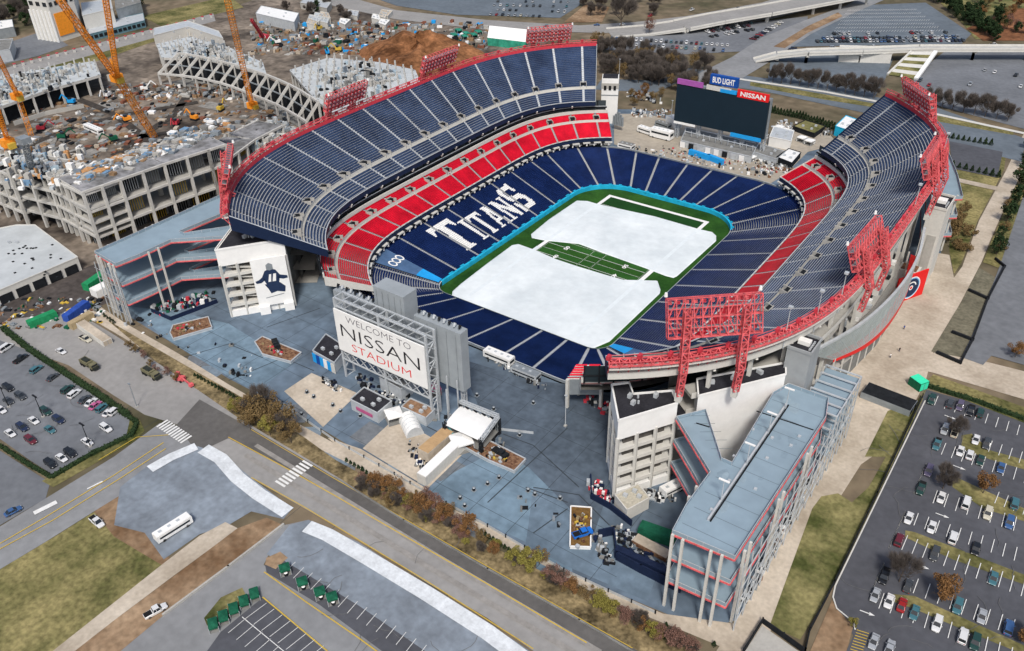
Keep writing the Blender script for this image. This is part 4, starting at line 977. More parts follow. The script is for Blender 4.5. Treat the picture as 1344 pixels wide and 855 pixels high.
board(-25,-11,29.6,32.2,m_pink,None,m_white); board(-9,4,29.6,31.8,m_lconc,None,m_nvy); board(-1.5,7,29.4,31.2,m_blue,None,m_white,yy=Y-.8); board(7.5,23.5,28.6,32.4,m_br,'NISSAN',m_white)
board(-7.5,7,32.6,37.4,m_bud,'BUD LIGHT',m_white,d=2.0); board(-25,-13,8.8,10.0,m_white,None,m_white); board(6.5,22.5,8.2,10.3,m_blue,None,m_white)
# welcome sign at the near end -------------------------------------------------
ws=empty('welcome_sign',(-1,-127.8,0),'big white welcome sign on a steel frame at the near end','sign'); ys=-127.9
mb=MB(); mb.box((-1.2,ys,19.65),(37.4,.4,15.7),m_white); mb.build('sign_panel',ws)
m_blk=mat('black_lettering',(.02,.02,.025),.5,0,1); mb=MB()
text_mb(mb,'WELCOME TO',(-1.2,ys-.2,25.3),(1,0,0),(0,0,1),2.3,mat('grey_lettering',(.16,.15,.17),.5,0,1),width=27,depth=.04,bold=-.012)
def wide(t): return ' '.join(t)
text_mb(mb,'NISSAN',(-1.2,ys-.2,20.2),(1,0,0),(0,0,1),4.6,m_blk,width=33,depth=.04,bold=-.01)
text_mb(mb,'STADIUM',(-1.2,ys-.2,14.9),(1,0,0),(0,0,1),2.8,m_br,width=25,depth=.04,bold=-.012)
mb.build('lettering',ws)
mb=MB()
for x in (-19.9,-1.2,17.6):
    for y0,y1 in ((ys+.8,ys+.8),(ys+4.6,ys+4.6)): mb.beam((x,y0,0),(x,y1,31),.6,.6,m_lgrey)
    for k in range(9): z=k*3.4; mb.beam((x,ys+.8,z),(x,ys+4.6,z+3.4) if k%2 else (x,ys+4.6,z),.3,.3,m_lgrey); mb.beam((x,ys+4.6,z),(x,ys+.8,z+3.4),.3,.3,m_lgrey)
for y in (ys+.8,ys+4.6):
    for z in (31,28,11,7.5): mb.beam((-19.9,y,z),(17.6,y,z),.4,.4,m_lgrey)
    for k in range(10): x=-19.9+k*3.75; mb.beam((x,y,28),(x+3.75,y,31) ,.22,.22,m_lgrey); mb.beam((x,y,7.5),(x+3.75,y,11),.22,.22,m_lgrey); mb.beam((x+3.75,y,7.5),(x,y,11),.22,.22,m_lgrey)
for k in range(10): x=-19.9+k*3.75; mb.beam((x,ys+.8,31),(x,ys+4.6,31),.25,.25,m_lgrey)
for x in (20,24):
    for y in (ys+1,ys+6): mb.beam((x,y,0),(x,y,14),.35,.35,m_lgrey)
mb.build('steel_frame',ws)
nb=empty('scoreboard',(-1,-121,0),'grey backs of the near end scoreboards behind the welcome sign','scoreboard')
m_bk=mat('board_back',(.30,.33,.35),.6,.08,.2)
for x0,x1,z0,z1,d in ((-27.3,-10.5,11,28,3),(-8.4,4,14,36,6),(7.6,25.6,9.5,31,3.4)):
    mb=MB(); mb.box(((x0+x1)/2,-120.8+d/2,(z0+z1)/2),(x1-x0,d,z1-z0),m_bk); 
    for k in range(5): x=x0+(x1-x0)*(k+.5)/5; mb.box((x,-120.9,(z0+z1)/2),(.15,.15,(z1-z0)*.92),m_grey)
    mb.build('display_cabinet',nb)
mb=MB()
for k in range(9):
    for x0 in (-26.5,8.5): mb.cyl((x0+k*1.95,-119.5,31.5 if x0>0 else 28.5),(x0+k*1.95,-118.7,32.5 if x0>0 else 29.5),.35,.5,m_lgrey if k%2 else m_dark,7); mb.beam((x0+k*1.95,-119.6,28 if x0<0 else 31),(x0+k*1.95,-119.6,29 if x0<0 else 32),.15,.15,m_grey)
mb.build('floodlights',nb); mb=MB()
for x in (-26,-12,-7,3,9,24): mb.truss((x,-119,0),(x,-119,12),1.2,1.2,m_lgrey,.25,5)
mb.build('support_frame',nb)
# far left service tower with white banner
wt=empty('stair_tower',(-69,127,0),'white service tower with a round emblem at the far end of the left stand','stair tower'); c=Vector((-66.5,124,0)); r_=math.radians(28)
mb=MB(); mb.box(c+Vector((0,0,12.5)),(9,8,25),m_white,rz=r_); mb.build('tower_wall',wt)
mb=MB(); mb.box(c+Vector((0,0,16)),(9.3,8.3,.5),m_grey,rz=r_); mb.box(c+Vector((0,0,21)),(9.3,8.3,3),m_conc,rz=r_); 
for k in (-1,0,1): mb.box(c+Vector((math.cos(r_)*k*2.6+math.sin(r_)*4.1,math.sin(r_)*k*2.6-math.cos(r_)*4.1,20)),(1.4,.4,2.4),m_dark,rz=r_)
mb.build('louvre_band',wt); mb=MB(); mb.box(c+Vector((0,0,25.2)),(8,7,.4),m_roof,rz=r_); mb.build('roof',wt)
# roof coiled canopy by far end (dark ribbed drum)
mb=MB(); q=G(808,150,9)
for k in range(6): mb.cyl((q.x-1+k*1.1,q.y,3),(q.x-1+k*1.1,q.y,11-abs(k-2.5)*1.2),.6,.5,m_grey,8)
tag(mb.build('vent_stack'),'cluster of dark grey ribbed vents at the far end of the red seats','vent stack')
# ------------------------------------------------------------------ vegetation
m_orl=leafmat('autumn_leaves',(.13,.07,.03),(.28,.15,.06),(.19,.10,.04)); m_brl=leafmat('brown_leaves',(.13,.08,.04),(.24,.16,.08),(.17,.12,.05))
m_rdl=leafmat('russet_leaves',(.14,.075,.055),(.26,.15,.12)); m_yll=leafmat('olive_leaves',(.14,.13,.025),(.30,.26,.07)); m_evl=leafmat('evergreen_leaves',(.012,.028,.012),(.035,.06,.022)); m_twl=leafmat('bare_twigs',(.075,.062,.055),(.15,.13,.115))
def rndv(): 
    while True:
        v=Vector((random.uniform(-1,1),random.uniform(-1,1),random.uniform(-1,1)))
        if .05<v.length<1: return v
def tree_proto(name,label,h,r,leaf,n,ls,trunk_h,cat='tree',cone=False,bare=False,clumps=16):
    t=empty(name,(0,0,-500),label,cat); tm=MB(); tm.cyl((0,0,-.3),(0,0,trunk_h),.045*h*.5,.03*h*.5,m_trunk,6,False)
    tips=[]
    if not cone:
        for k in range(7):
            a=k*2.4+random.random(); e=random.uniform(.5,1.1); b=Vector((0,0,trunk_h*random.uniform(.75,1))); L=r*random.uniform(.7,1.05)
            q=b+Vector((math.cos(a)*L*math.cos(e),math.sin(a)*L*math.cos(e),math.sin(e)*L)); tm.cyl(b,q,.018*h*.5,.008*h*.5,m_trunk,4,False); tips.append(q)
            for j in range(3): 
                s=b.lerp(q,random.uniform(.4,.9)); u=s+(q-b).normalized()*r*.3+rndv()*r*.35; tm.cyl(s,u,.008*h*.5,.003*h*.5,m_trunk,3,False); tips.append(u)
        q=Vector((0,0,h*.85)); tm.cyl((0,0,trunk_h),q,.025*h*.5,.008*h*.5,m_trunk,5,False)
    tm.build('trunk',t)
    cm=MB(); cz=trunk_h+(h-trunk_h)*.5; cl=[]
    for k in range(clumps):
        v=rndv(); cl.append((Vector((v.x*r*.85,v.y*r*.85,cz+v.z*(h-trunk_h)*.46)),random.uniform(.18,.42)*r))
    for k in range(n):
        if cone:
            z=random.uniform(.05,1); rr=r*(1-z)**.7*random.uniform(.5,1); a=random.uniform(0,2*PI); p=Vector((math.cos(a)*rr,math.sin(a)*rr,.1+z*h))
        else:
            c,cr=random.choice(cl); p=c+rndv()*cr
        if bare:
            d=(p-Vector((0,0,trunk_h*.7))).normalized()+rndv()*.5; d.normalize(); w=d.cross(rndv()).normalized()*ls*.05; cm.face([p-w,p+w,p+d*ls*1.6],leaf)
        else:
            u=rndv().normalized(); w=u.cross(rndv()).normalized(); s=ls*random.uniform(.6,1.3); cm.face([p-u*s*.5,p+w*s*.35,p+u*s*.5,p-w*s*.35],leaf)
    cm.build('crown' if not cone else 'foliage',t); return t
TP={}
for kind,(leaf,n,ls,bare) in dict(orange=(m_orl,2600,.42,False),brown=(m_brl,2200,.38,False),russet=(m_rdl,2000,.36,False),olive=(m_yll,2400,.42,False),bare=(m_twl,3600,.9,True)).items():
    TP[kind]=[tree_proto(kind+'_tree','proto',8,3.6,leaf,n,ls,2.4,bare=bare) for _ in range(2)]
TP['dense']=[tree_proto('dark_tree','proto',8,3.2,m_evl,1100,.7,1.2,clumps=20) for _ in range(2)]
TP['shrub']=[tree_proto('evergreen_shrub','proto',1.9,.75,m_evl,260,.34,.2,cat='shrub',cone=True)]
TP['brush']=[tree_proto('brush','proto',3,2.2,m_brl,700,.4,.4,cat='bush',clumps=12),]
PROTOS=[t for L in TP.values() for t in L]
def plant(kind,x,y,s,label,group=None,z=0):
    p=random.choice(TP[kind]); s2=s*random.uniform(.88,1.12)
    return copy_tree(p,(x,y,z),rz=random.uniform(0,6.28),sc=(s2,s2,s2*random.uniform(.9,1.1)),label=label,group=group)
def along(pts,n):
    P=[G(*p) for p in pts]; L=[0]
    for a,b in zip(P,P[1:]): L.append(L[-1]+(b-a).length)
    out=[]
    for k in range(n):
        s=L[-1]*(k/(n-1) if n>1 else .5); j=0
        while j<len(P)-2 and L[j+1]<s: j+=1
        out.append(P[j].lerp(P[j+1],(s-L[j])/max(1e-6,L[j+1]-L[j])))
    return out
# strip by the road
for k,(u,v,s,kd) in enumerate([(322,540,.7,'brown'),(336,552,.85,'brown'),(352,552,.9,'brown'),(352,568,.8,'olive'),(372,566,.85,'brown'),(384,578,.75,'brown'),(312,540,.55,'olive'),(344,546,.8,'bare'),(362,556,.8,'brown'),(330,560,.6,'brown'),(378,570,.7,'bare')]):
    p=G(u+random.uniform(-3,3),v+4); plant(kd,p.x,p.y,s*1.45,'brown and olive tree in the thicket beside the crossing' ,'thicket of trees by the crossing')
for k,(u,v,s,kd) in enumerate([(498,640,.62,'orange'),(514,646,.78,'orange'),(545,665,.6,'brown'),(556,672,.7,'orange'),(572,668,.6,'russet'),(583,684,.66,'orange'),(600,692,.55,'russet'),(613,700,.8,'orange'),(632,712,.55,'brown'),(676,742,.66,'olive'),(694,748,.8,'olive'),(708,738,.55,'brown'),(722,762,.5,'russet'),(738,770,.55,'russet'),(752,778,.5,'orange'),(770,786,.55,'brown'),(785,796,.6,'olive'),(802,806,.6,'olive'),(820,816,.5,'russet'),(842,826,.5,'orange'),(866,838,.55,'russet'),(884,846,.6,'russet'),(905,852,.55,'russet'),(530,655,.45,'orange'),(648,726,.45,'orange'),(590,676,.5,'brown'),(560,655,.45,'russet')]):
    p=G(u,v+3); plant(kd,p.x,p.y,s*1.25,{'orange':'orange leaved tree in the planting strip along the road','brown':'thin brown tree in the planting strip along the road','russet':'low russet tree in the planting strip along the road','olive':'yellow green tree in the planting strip along the road'}[kd],'trees in the planting strip (%s)'%kd)
for k in range(46):
    t=random.random(); u=470+t*440; v=634+t*228+random.uniform(-6,8)+ (u>640)*-2; p=G(u,v+2); kd=random.choice(['bare','brown','russet','olive','bare']); plant(kd,p.x,p.y,random.uniform(.35,.62),'slender %s young tree in the planting strip along the road'%{'bare':'leafless','brown':'brown','russet':'russet','olive':'yellowish'}[kd],'young trees in the planting strip (%s)'%kd)
for k,(u,v) in enumerate([(178,462),(190,470),(198,480),(206,488),(170,455),(220,492),(232,500)]): p=G(u,v+2); plant('russet' if k%2 else 'brown',p.x,p.y,.42,'low red brown bush tree by the beige side road','red brown bushes by the side road')
for a,b,n,lb in (((256,494),(322,530),15,'the orange barrier'),((455,606),(492,628),8,'the second crossing'),((632,700),(668,724),8,'the middle of the stadium walk'),((826,806),(872,838),7,'the bottom of the stadium walk'),((118,402),(150,425),9,'the long beige container')):
    for q in along([a,b],n): plant('shrub',q.x,q.y,.85,'dark clipped evergreen shrub in the row near '+lb,'row of evergreen shrubs near '+lb)
for u,v in ((585,678),(594,683),(738,760),(782,788),(816,803),(937,848),(874,823)): q=G(u,v); plant('shrub',q.x,q.y,.9,'single dark evergreen shrub beside the stadium walk','scattered shrubs beside the stadium walk')
# right car park trees
for u,v,s,kd,lb in ((1236,790,1.15,'orange','big orange tree on the island between the right hand parking rows'),(1180,764,.95,'bare','bare tree over the black car in the lower parking row'),(1290,648,.85,'orange','half bare orange tree in the middle parking island'),(1237,642,.95,'bare','spreading bare tree at the left end of the middle parking island'),(1252,572,.8,'bare','bare tree above the two white cars near the top parking row'),(1345,845,.9,'orange','orange tree at the right edge of the lower parking rows'),(1332,470,.75,'orange','orange red tree at the right edge beyond the pale footpath'),(1118,824,.4,'olive','small yellow bush near the yellow hatched bay')):
    q=G(u,v); plant(kd,q.x,q.y,s,lb)
# far rows
for q in along([(1014,108),(1080,118),(1146,130)],12): plant('bare',q.x,q.y,1.25,'rounded bare tree in the row beside the river road','row of bare trees beside the river road')
for q in along([(1222,140),(1322,160)],8): plant('bare',q.x,q.y,1.3,'rounded bare tree in the row below the right hand far car park','row of bare trees below the far right car park')
for k in range(78):
    u=random.uniform(784,938); v0=62+(u-784)*.22; q=G(u,random.uniform(v0,v0+36)); plant('bare' if k%6 else 'brown',q.x,q.y,random.uniform(1.0,1.5),'dark bare tree in the wood behind the far end of the stadium','dark bare wood behind the stadium')
q=G(815,38); plant('bare',q.x,q.y,2.9,'tall single bare tree beside the far highway'); q=G(852,46); plant('russet',q.x,q.y,1.3,'dark red tree near the tall bare tree')
for q in along([(1012,148),(1050,156),(1094,170)],22): plant('shrub',q.x,q.y,2.0,'dark upright evergreen in the hedge row right of the scoreboard','evergreen hedge row right of the scoreboard')
for q in along([(1243,181),(1300,191)],9): plant('shrub',q.x,q.y,1.6,'round dark shrub on the kerb above the small far lot','shrubs above the small far lot')
for q in along([(1250,219),(1310,233)],8): plant('shrub',q.x,q.y,1.6,'round dark shrub below the small far lot','shrubs below the small far lot')
for k in range(34):
    t=k/33; q=G(1222+t*84+random.uniform(-5,5),-4+t*58+random.uniform(-3,4)); plant('dense',q.x,q.y,random.uniform(1.0,1.5),'dark tree in the diagonal belt above the far car park','dark tree belt above the far car park')
for k in range(22): q=G(random.uniform(1278,1350),random.uniform(4,46)); plant(('orange','dense','russet','brown')[k%4],q.x,q.y,random.uniform(.9,1.4),'autumn tree on the slope at the top right corner','autumn trees at the top right')
for k in range(16): q=G(random.uniform(1248,1274),random.uniform(272,332)); plant('brush',q.x,q.y,random.uniform(.9,1.6),'brown brush on the slope beside the pale promenade','brown brush beside the promenade')
for k in range(20): t=k/19; q=G(1307+t*42+random.uniform(-3,8),332-t*140+random.uniform(-4,4)); plant('brush' if k%3 else 'dense',q.x,q.y,random.uniform(.7,1.2),'scrubby tree between the promenade and the right edge lot','scrub between promenade and right edge lot')
for k in range(18): q=G(random.uniform(-5,44),random.uniform(-6,38)); plant('bare' if k%3 else 'dense',q.x,q.y,random.uniform(1.3,1.9),'dark tree left of the tall white building','dark trees at the top left corner')
for u,v in ((828,128),(838,133),(846,126),(856,134),(832,140),(868,128)): q=G(u,v); plant('orange' if u%4 else 'brown',q.x,q.y,.8,'small orange tree by the path behind the far stand','orange trees behind the far stand')
for k in range(10): q=G(random.uniform(1065,1085),random.uniform(690,760)); 
for k in range(26): t=k/25; q=G(60+t*90,96-t*24+random.uniform(-4,3)) 
for u,v in ((178,16),(170,8),(186,10)): q=G(u,v); plant('dense',q.x,q.y,1.6,'dark tree beside the parking deck at the top left','dark trees beside the parking deck')
for k in range(14): q=G(random.uniform(375,470),random.uniform(0,30)); plant('bare' if k%2 else 'dense',q.x,q.y,random.uniform(.8,1.2),'tree among the small roofs beyond the building site','trees beyond the building site')
for k in range(16): q=G(random.uniform(735,900),random.uniform(-4,22)); plant('bare',q.x,q.y,random.uniform(.8,1.3),'bare tree on the verge of the far highway','bare trees along the far highway')
for t in PROTOS:
    for c in children_of(t):
        bpy.data.objects.remove(c)
    bpy.data.objects.remove(t)
# ------------------------------------------------------------------ vehicles
m_cgl=mat('car_glass',(.015,.02,.025),.1,0,1,spec=.6); m_tyre=m_black; m_rim=mat('wheel_rim',(.35,.35,.36),.35,0,1,metal=.7); m_lampg=mat('head_lamp',(.75,.75,.72),.2,0,1); m_tail=mat('tail_lamp',(.45,.01,.01),.3,0,1)
def loft(mb,secs,m,cap=True):
    n=len(secs[0])
    for a,b in zip(secs,secs[1:]):
        for i in range(n): mb.face([a[i],a[(i+1)%n],b[(i+1)%n],b[i]],m)
    if cap: mb.face(secs[0][::-1],m); mb.face(secs[-1],m)
def car_proto(kind,simple=False):
    Lh={'car':2.3,'suv':2.4,'pickup':2.8,'van':2.7}[kind]; W=.92 if kind=='car' else .98
    t=empty('parked_car',(0,0,-600),'proto','car'); bd=MB()
    def sec(x,w,z0,z1): return [(x,-w,z0+.1),(x,-w*.9,z0),(x,w*.9,z0),(x,w,z0+.1),(x,w,z1-.12),(x,w*.86,z1),(x,-w*.86,z1),(x,-w,z1-.12)]
    h={'car':.82,'suv':1.0,'pickup':1.02,'van':1.1}[kind]
    loft(bd,[sec(-Lh,W*.78,.35,h*.9),sec(-Lh+.15,W*.94,.28,h*.98),sec(-Lh*.5,W,.25,h*1.02),sec(Lh*.3,W,.25,h),sec(Lh*.75,W*.96,.27,h*.92),sec(Lh-.12,W*.86,.32,h*.82),sec(Lh,W*.7,.38,h*.68)],m_paint)
    # cabin: x range, heights
    x0,x1,x2,x3={'car':(-1.75,-1.0,.25,1.05),'suv':(-2.25,-1.95,.45,1.15),'pickup':(-.7,-.45,.85,1.5),'van':(-2.6,-2.5,1.1,2.0)}[kind]; H={'car':1.42,'suv':1.72,'pickup':1.82,'van':2.1}[kind]
    wt=W*.74; wb=W*.9; hz=h*.98
    bot=[(x0,-wb,hz),(x0,wb,hz),(x3,wb,hz),(x3,-wb,hz)]; top=[(x1,-wt,H-.06),(x1,wt,H-.06),(x2,wt,H-.06),(x2,-wt,H-.06)]
    gm=MB() if not simple else bd
    for i in range(4): gm.face([bot[i],bot[(i+1)%4],top[(i+1)%4],top[i]],m_cgl)
    bd.prism([(x1-.05,-wt-.03),(x2+.03,-wt-.03),(x2+.03,wt+.03),(x1-.05,wt+.03)],H-.06,H,m_paint)
    for s in (-1,1):
        for (a,b) in ((bot[0 if s<0 else 1],top[0 if s<0 else 1]),(bot[3 if s<0 else 2],top[3 if s<0 else 2])): bd.beam(a,b,.07,.07,m_paint)
        bd.beam(((x1+x2)/2-.1,s*wb,hz),((x1+x2)/2-.1,s*(wt+.01),H-.05),.08,.06,m_paint)
        bd.box((x2+.25,s*(W+.08),h*1.05),(.18,.2,.14),m_paint)
    if kind=='pickup': bd.box((-1.78,0,1.03),(1.85,1.55,.05),m_black)
    wheels=[]
    for sx in (-1,1):
        for s in (-1,1):
            w=bd if simple else MB(); x=sx*Lh*.62; w.cyl((x,s*(W-.2),.34),(x,s*(W+.02),.34),.34,.34,m_tyre,10)
            if not simple: w.cyl((x,s*(W+.0),.34),(x,s*(W+.035),.34),.2,.2,m_rim,8)
            wheels.append(w)
    if simple: bd.build('body',t); return t
    bd.build('body',t); gm.build('windows',t)
    for w in wheels: w.build('wheel',t)
    for s in (-1,1):
        q=MB(); q.box((Lh-.06,s*W*.62,h*.66),(.12,.34,.14),m_lampg); q.build('headlight',t)
        q=MB(); q.box((-Lh+.03,s*W*.66,h*.72),(.1,.26,.16),m_tail); q.build('tail_light',t)
    return t
CP={k:car_proto(k) for k in ('car','suv','pickup','van')}
def merged(p):   # far cars: the same shapes as one mesh
    mb=MB()
    for c in children_of(p):
        n=len(mb.v); mb.v+= [tuple(v.co) for v in c.data.vertices]
        for f in c.data.polygons: mb.f.append(tuple(n+i for i in f.vertices)); mb.m.append(mb.mi(c.data.materials[f.material_index]))
    o=mb.build('parked_car'); o.location=(0,0,-600); return o
CS={}
for k in ('car','suv','pickup'):
    t=car_proto(k,True); CS[k]=merged(t)
    for c in children_of(t): bpy.data.objects.remove(c)
    bpy.data.objects.remove(t)
PC={'white':(.75,.75,.74),'silver':(.38,.40,.42),'black':(.015,.016,.018),'dark grey':(.06,.065,.07),'dark green':(.02,.06,.05),'teal':(.06,.17,.20),'dark blue':(.02,.03,.07),'blue':(.05,.12,.28),'red':(.35,.02,.02),'maroon':(.14,.02,.03),'cream':(.60,.56,.44),'pink':(.55,.12,.28),'purple grey':(.12,.10,.16),'olive':(.12,.10,.04)}
KN={'car':'car','suv':'SUV','pickup':'pickup','van':'van'}
def near_car(u,v,col,kind,d,label,group):
    p=G(u,v,.7); c=copy_tree(CP[kind],(p.x,p.y,0.12+random.uniform(0,.002)),rz=math.atan2(d.y,d.x),label=label,group=group,color=(*PC[col],1)); return c
ORD=['first','second','third','fourth','fifth','sixth','seventh','eighth','ninth','tenth']
def px_dir(a,b): d=G(*b)-G(*a); return d.normalized()
dR=px_dir((1231,521),(1226,533.5))
ROWS=[('top row of the right car park',[(1223,525,'dark green','suv'),(1247,530,'dark grey','suv'),(1260,533,'purple grey','suv'),(1274,539,'black','pickup'),(1286.5,542,'dark green','suv')]),
('second row of the right car park',[(1240,564,'silver','suv'),(1253.5,567,'cream','pickup'),(1281,577,'white','car'),(1295,583,'dark grey','suv')]),
('third row of the right car park',[(1230,583,'teal','pickup'),(1260.5,592,'white','car'),(1273,597,'white','car'),(1287,604,'dark green','car'),(1314,614,'blue','car')]),
('fourth row of the right car park',[(1219,618,'purple grey','suv'),(1332,661,'teal','suv')]),
('fifth row of the right car park',[(1209,641,'dark green','pickup'),(1235.5,653,'white','car'),(1268,660,'white','van'),(1296.5,674,'cream','suv'),(1325,686,'blue','suv')]),
('sixth row of the right car park',[(1193,680,'white','car'),(1223,692,'white','car'),(1251,706,'white','suv'),(1281,720,'black','car')]),
('seventh row of the right car park',[(1180,709,'maroon','suv'),(1227,727,'dark grey','suv'),(1304,759,'teal','car')]),
('eighth row of the right car park',[(1161,756,'black','pickup'),(1192,769,'dark grey','car'),(1257,796,'teal','suv'),(1289,809,'silver','car'),(1324,824,'blue','suv')]),
('ninth row of the right car park',[(1149,781,'silver','car'),(1167,789,'white','car'),(1184,794,'red','car'),(1200.5,804,'teal','car'),(1230,819,'white','suv'),(1264,835,'white','suv'),(1280,843,'dark green','suv')]),
('bottom row of the right car park',[(1147,842,'silver','car'),(1168,850,'silver','car')])]
for rn,cs in ROWS:
    for k,(u,v,col,kind) in enumerate(cs):
        near_car(u,v,col,kind,dR if (k+len(rn))%3 else -dR,'%s %s, %s from left in the %s'%(col,KN[kind],ORD[k],rn),'cars in the right hand car park')
dL=px_dir((96.9,526),(120,508)); dL2=px_dir((40,552),(60,566))
LROWS=[('hedge row of the left car park',dL,[(8,457,'white','van'),(27,471,'black','pickup'),(47.7,485,'teal','suv'),(69,495,'dark grey','car'),(88.5,511,'dark green','suv'),(97.5,517,'white','suv'),(111,524,'dark grey','car'),(119.5,528,'white','car')]),
('packed hedge corner of the left car park',dL,[(125,532,'pink','car'),(134,535.5,'teal','suv'),(143,541,'white','car'),(150.5,539.5,'white','suv')]),
('upper middle of the left car park',dL2,[(10.5,509,'black','suv'),(26.7,520,'dark grey','suv'),(10.5,526,'dark grey','car'),(1.5,538,'white','car')]),
('lamp post group of the left car park',dL2,[(60,540,'dark green','suv'),(76.5,551,'dark blue','suv'),(44,552,'white','car'),(65.3,563.7,'teal','car')]),
('lower middle of the left car park',dL2,[(29,561,'dark blue','suv'),(13.3,568.6,'white','car'),(40,577.7,'maroon','suv')]),
('bottom row of the left car park',dL2,[(139,562,'white','suv'),(114.4,579.8,'white','car'),(92,594.6,'black','suv'),(80.7,601,'white','car'),(66,608.6,'black','suv')])]
for rn,d,cs in LROWS:
    for k,(u,v,col,kind) in enumerate(sorted(cs)): near_car(u,v,col,kind,d,'%s %s, %s from left in the %s'%(col,KN[kind],ORD[k],rn),'cars in the left hand car park')
for u,v,col,kind,a,b,lb in ((80,461,'white','car',(70,456),(92,468),'white car driving on the beige side road'),(17,671,'blue','car',(0,680),(35,662),'blue and white patrol car on the lower left road'),(127,685,'white','pickup',(120,680),(134,692),'white pickup truck parked on the grass by the painted lot'),(204,802,'white','pickup',(196,806),(214,796),'white pickup beside the kerb in the bare earth'),(112,445,'cream','pickup',(100,440),(124,452),'cream and dark pickup nearest the construction gate')):
    near_car(u,v,col,kind,px_dir(a,b),lb,None)
def truck(u,v,a,b,label,L=8,bedc=(.20,.17,.10)):
    d=px_dir(a,b); p=G(u,v); t=empty('army_truck',(p.x,p.y,.12),label,'truck','tan and dark trucks on the side road',rz=math.atan2(d.y,d.x)); M=Matrix.Translation(t.location)@Matrix.Rotation(t.rotation_euler.z,4,'Z')
    def put(mb,name): 
        mb.v=[tuple(M@Vector(q)) for q in mb.v]; return mb.build(name,t)
    mo=mat('olive_tarp',(.16,.15,.09),.8,.2,1); md=mat('truck_dark',(.03,.035,.03),.6,.2,1)
    mb=MB(); mb.box((-1.2,0,1.2),(L*.62,2.4,.5),md); mb.box((-1.2,0,1.9),(L*.6,2.5,1.0),mo); mb.box((-1.2,0,2.5),(L*.4,1.6,.5),md); put(mb,'cargo_bed')
    mb=MB(); mb.box((L*.36,0,1.7),(1.9,2.3,1.7),mo); mb.box((L*.36+.6,0,2.1),(.8,2.1,.6),m_cgl); mb.box((L*.36+1.2,0,1.1),(.8,2.2,.8),md); put(mb,'cab')
    for x in (-L*.38,-L*.2,L*.36):
        for s in (-1,1): mb=MB(); mb.cyl((x,s*.9,.55),(x,s*1.25,.55),.55,.55,m_tyre,10); put(mb,'wheel')
truck(118,482,(106,476),(130,490),'tan flatbed truck in the middle of the side road'); truck(199,494,(187,488),(211,502),'tan truck parked by the shrubs of the side road')
# white bus on painted lot
def boxcar(name,u,v,a,b,L,W,H,label,cat,m,roof=None,wheels=True,group=None):
    d=px_dir(a,b); p=G(u,v); t=empty(name,(p.x,p.y,.1),label,cat,group,rz=math.atan2(d.y,d.x)); M=Matrix.Translation(t.location)@Matrix.Rotation(t.rotation_euler.z,4,'Z')
    def put(mb,nm): mb.v=[tuple(M@Vector(q)) for q in mb.v]; return mb.build(nm,t)
    z0=.6 if wheels else 0
    mb=MB(); mb.box((0,0,z0+(H-z0)/2),(L,W,H-z0),m); 
    n=int(L/1.2)
    for k in range(n+1): 
        x=-L/2+L*k/n
        for s in (-1,1): mb.box((x,s*(W/2+.02),z0+(H-z0)/2),(.12,.06,H-z0-.1),m)
    put(mb,'body'); mb=MB(); mb.box((0,0,H+.06),(L*.985,W*.96,.12),roof or m)
    for k in range(int(L/2.6) if wheels else 0): mb.box((-L/2+1.6+k*2.6,0,H+.16),(.9,.8,.14),m_lgrey)
    if not wheels:
        for k in range(int(L/.8)): mb.box((-L/2+.4+k*.8,0,H+.125),(.08,W*.94,.03),roof or m)
    put(mb,'roof')
    if wheels:
        for x in (-L*.34,L*.34):
            for s in (-1,1): mb=MB(); mb.cyl((x,s*(W/2-.3),.5),(x,s*(W/2),.5),.5,.5,m_tyre,10); put(mb,'wheel')
        mb=MB(); mb.box((L/2+.02,0,H*.62),(.06,W*.86,H*.3),m_cgl); 
        for s in (-1,1): mb.box((0,s*(W/2+.06),H*.66),(L*.86,.04,H*.2),m_cgl)
        put(mb,'windows')
    else:
        mb=MB(); mb.box((L/2+.03,-W*.24,H*.5),(.06,W*.42,H*.85),roof or m); mb.box((L/2+.03,W*.24,H*.5),(.06,W*.42,H*.85),roof or m); mb.beam((L/2+.08,0,.3),(L/2+.08,0,H-.3),.08,.08,m_grey); put(mb,'door')
    return t
boxcar('bus',229,699,(210,712),(248,688),10,2.5,2.9,'long white bus parked on the painted lot','bus',m_white)
boxcar('container_trailer',584,608,(562,628),(608,584),21,3.2,3.6,'long white roofed trailer on the plaza beside the stage','trailer',m_lconc,m_white,False)
boxcar('container_trailer',573,590,(558,602),(588,576),11.5,4,3.6,'tan roofed cabin beside the long white trailer','cabin',m_beige,mat('tan_roof',(.45,.30,.16),.7,.1,.5),False)
boxcar('container_trailer',125,441,(112,431),(142,452),19,3.2,2.2,'long beige flat container beside the shrubs at the upper left walk','container',m_lconc,m_beige,False)
boxcar('shipping_container',102,413,(92,420),(114,404),11,2.8,2.8,'blue shipping container by the site gate','container',mat('container_blue',(.03,.08,.35),.6,.15,.6),None,False)
boxcar('shipping_container',57,423,(46,428),(70,418),10,2.6,2.6,'green container at the edge of the dark yard','container',mat('container_green',(.02,.25,.10),.6,.15,.6),None,False)
boxcar('shipping_container',126,374,(116,380),(136,366),10,3.2,3,'green container nearest the corner ramp','container',MATS['container_green'],None,False)
boxcar('site_cabin',134,386,(126,390),(142,382),6,4.5,3.2,'white site cabin beside the left ramp','cabin',m_white,None,False)
boxcar('shipping_container',108,425,(98,430),(116,420),9,2.6,2.6,'tan container between the blue and the green ones','container',mat('container_tan',(.38,.30,.18),.6,.15,.6),None,False)
boxcar('lorry',655,474,(640,469),(672,482),11,3,3.2,'white box lorry by the near end seats','lorry',m_white)
boxcar('lorry',690,494,(676,489),(706,501),10,3,2.6,'grey generator lorry right of the white one','lorry',m_lgrey,m_grey)
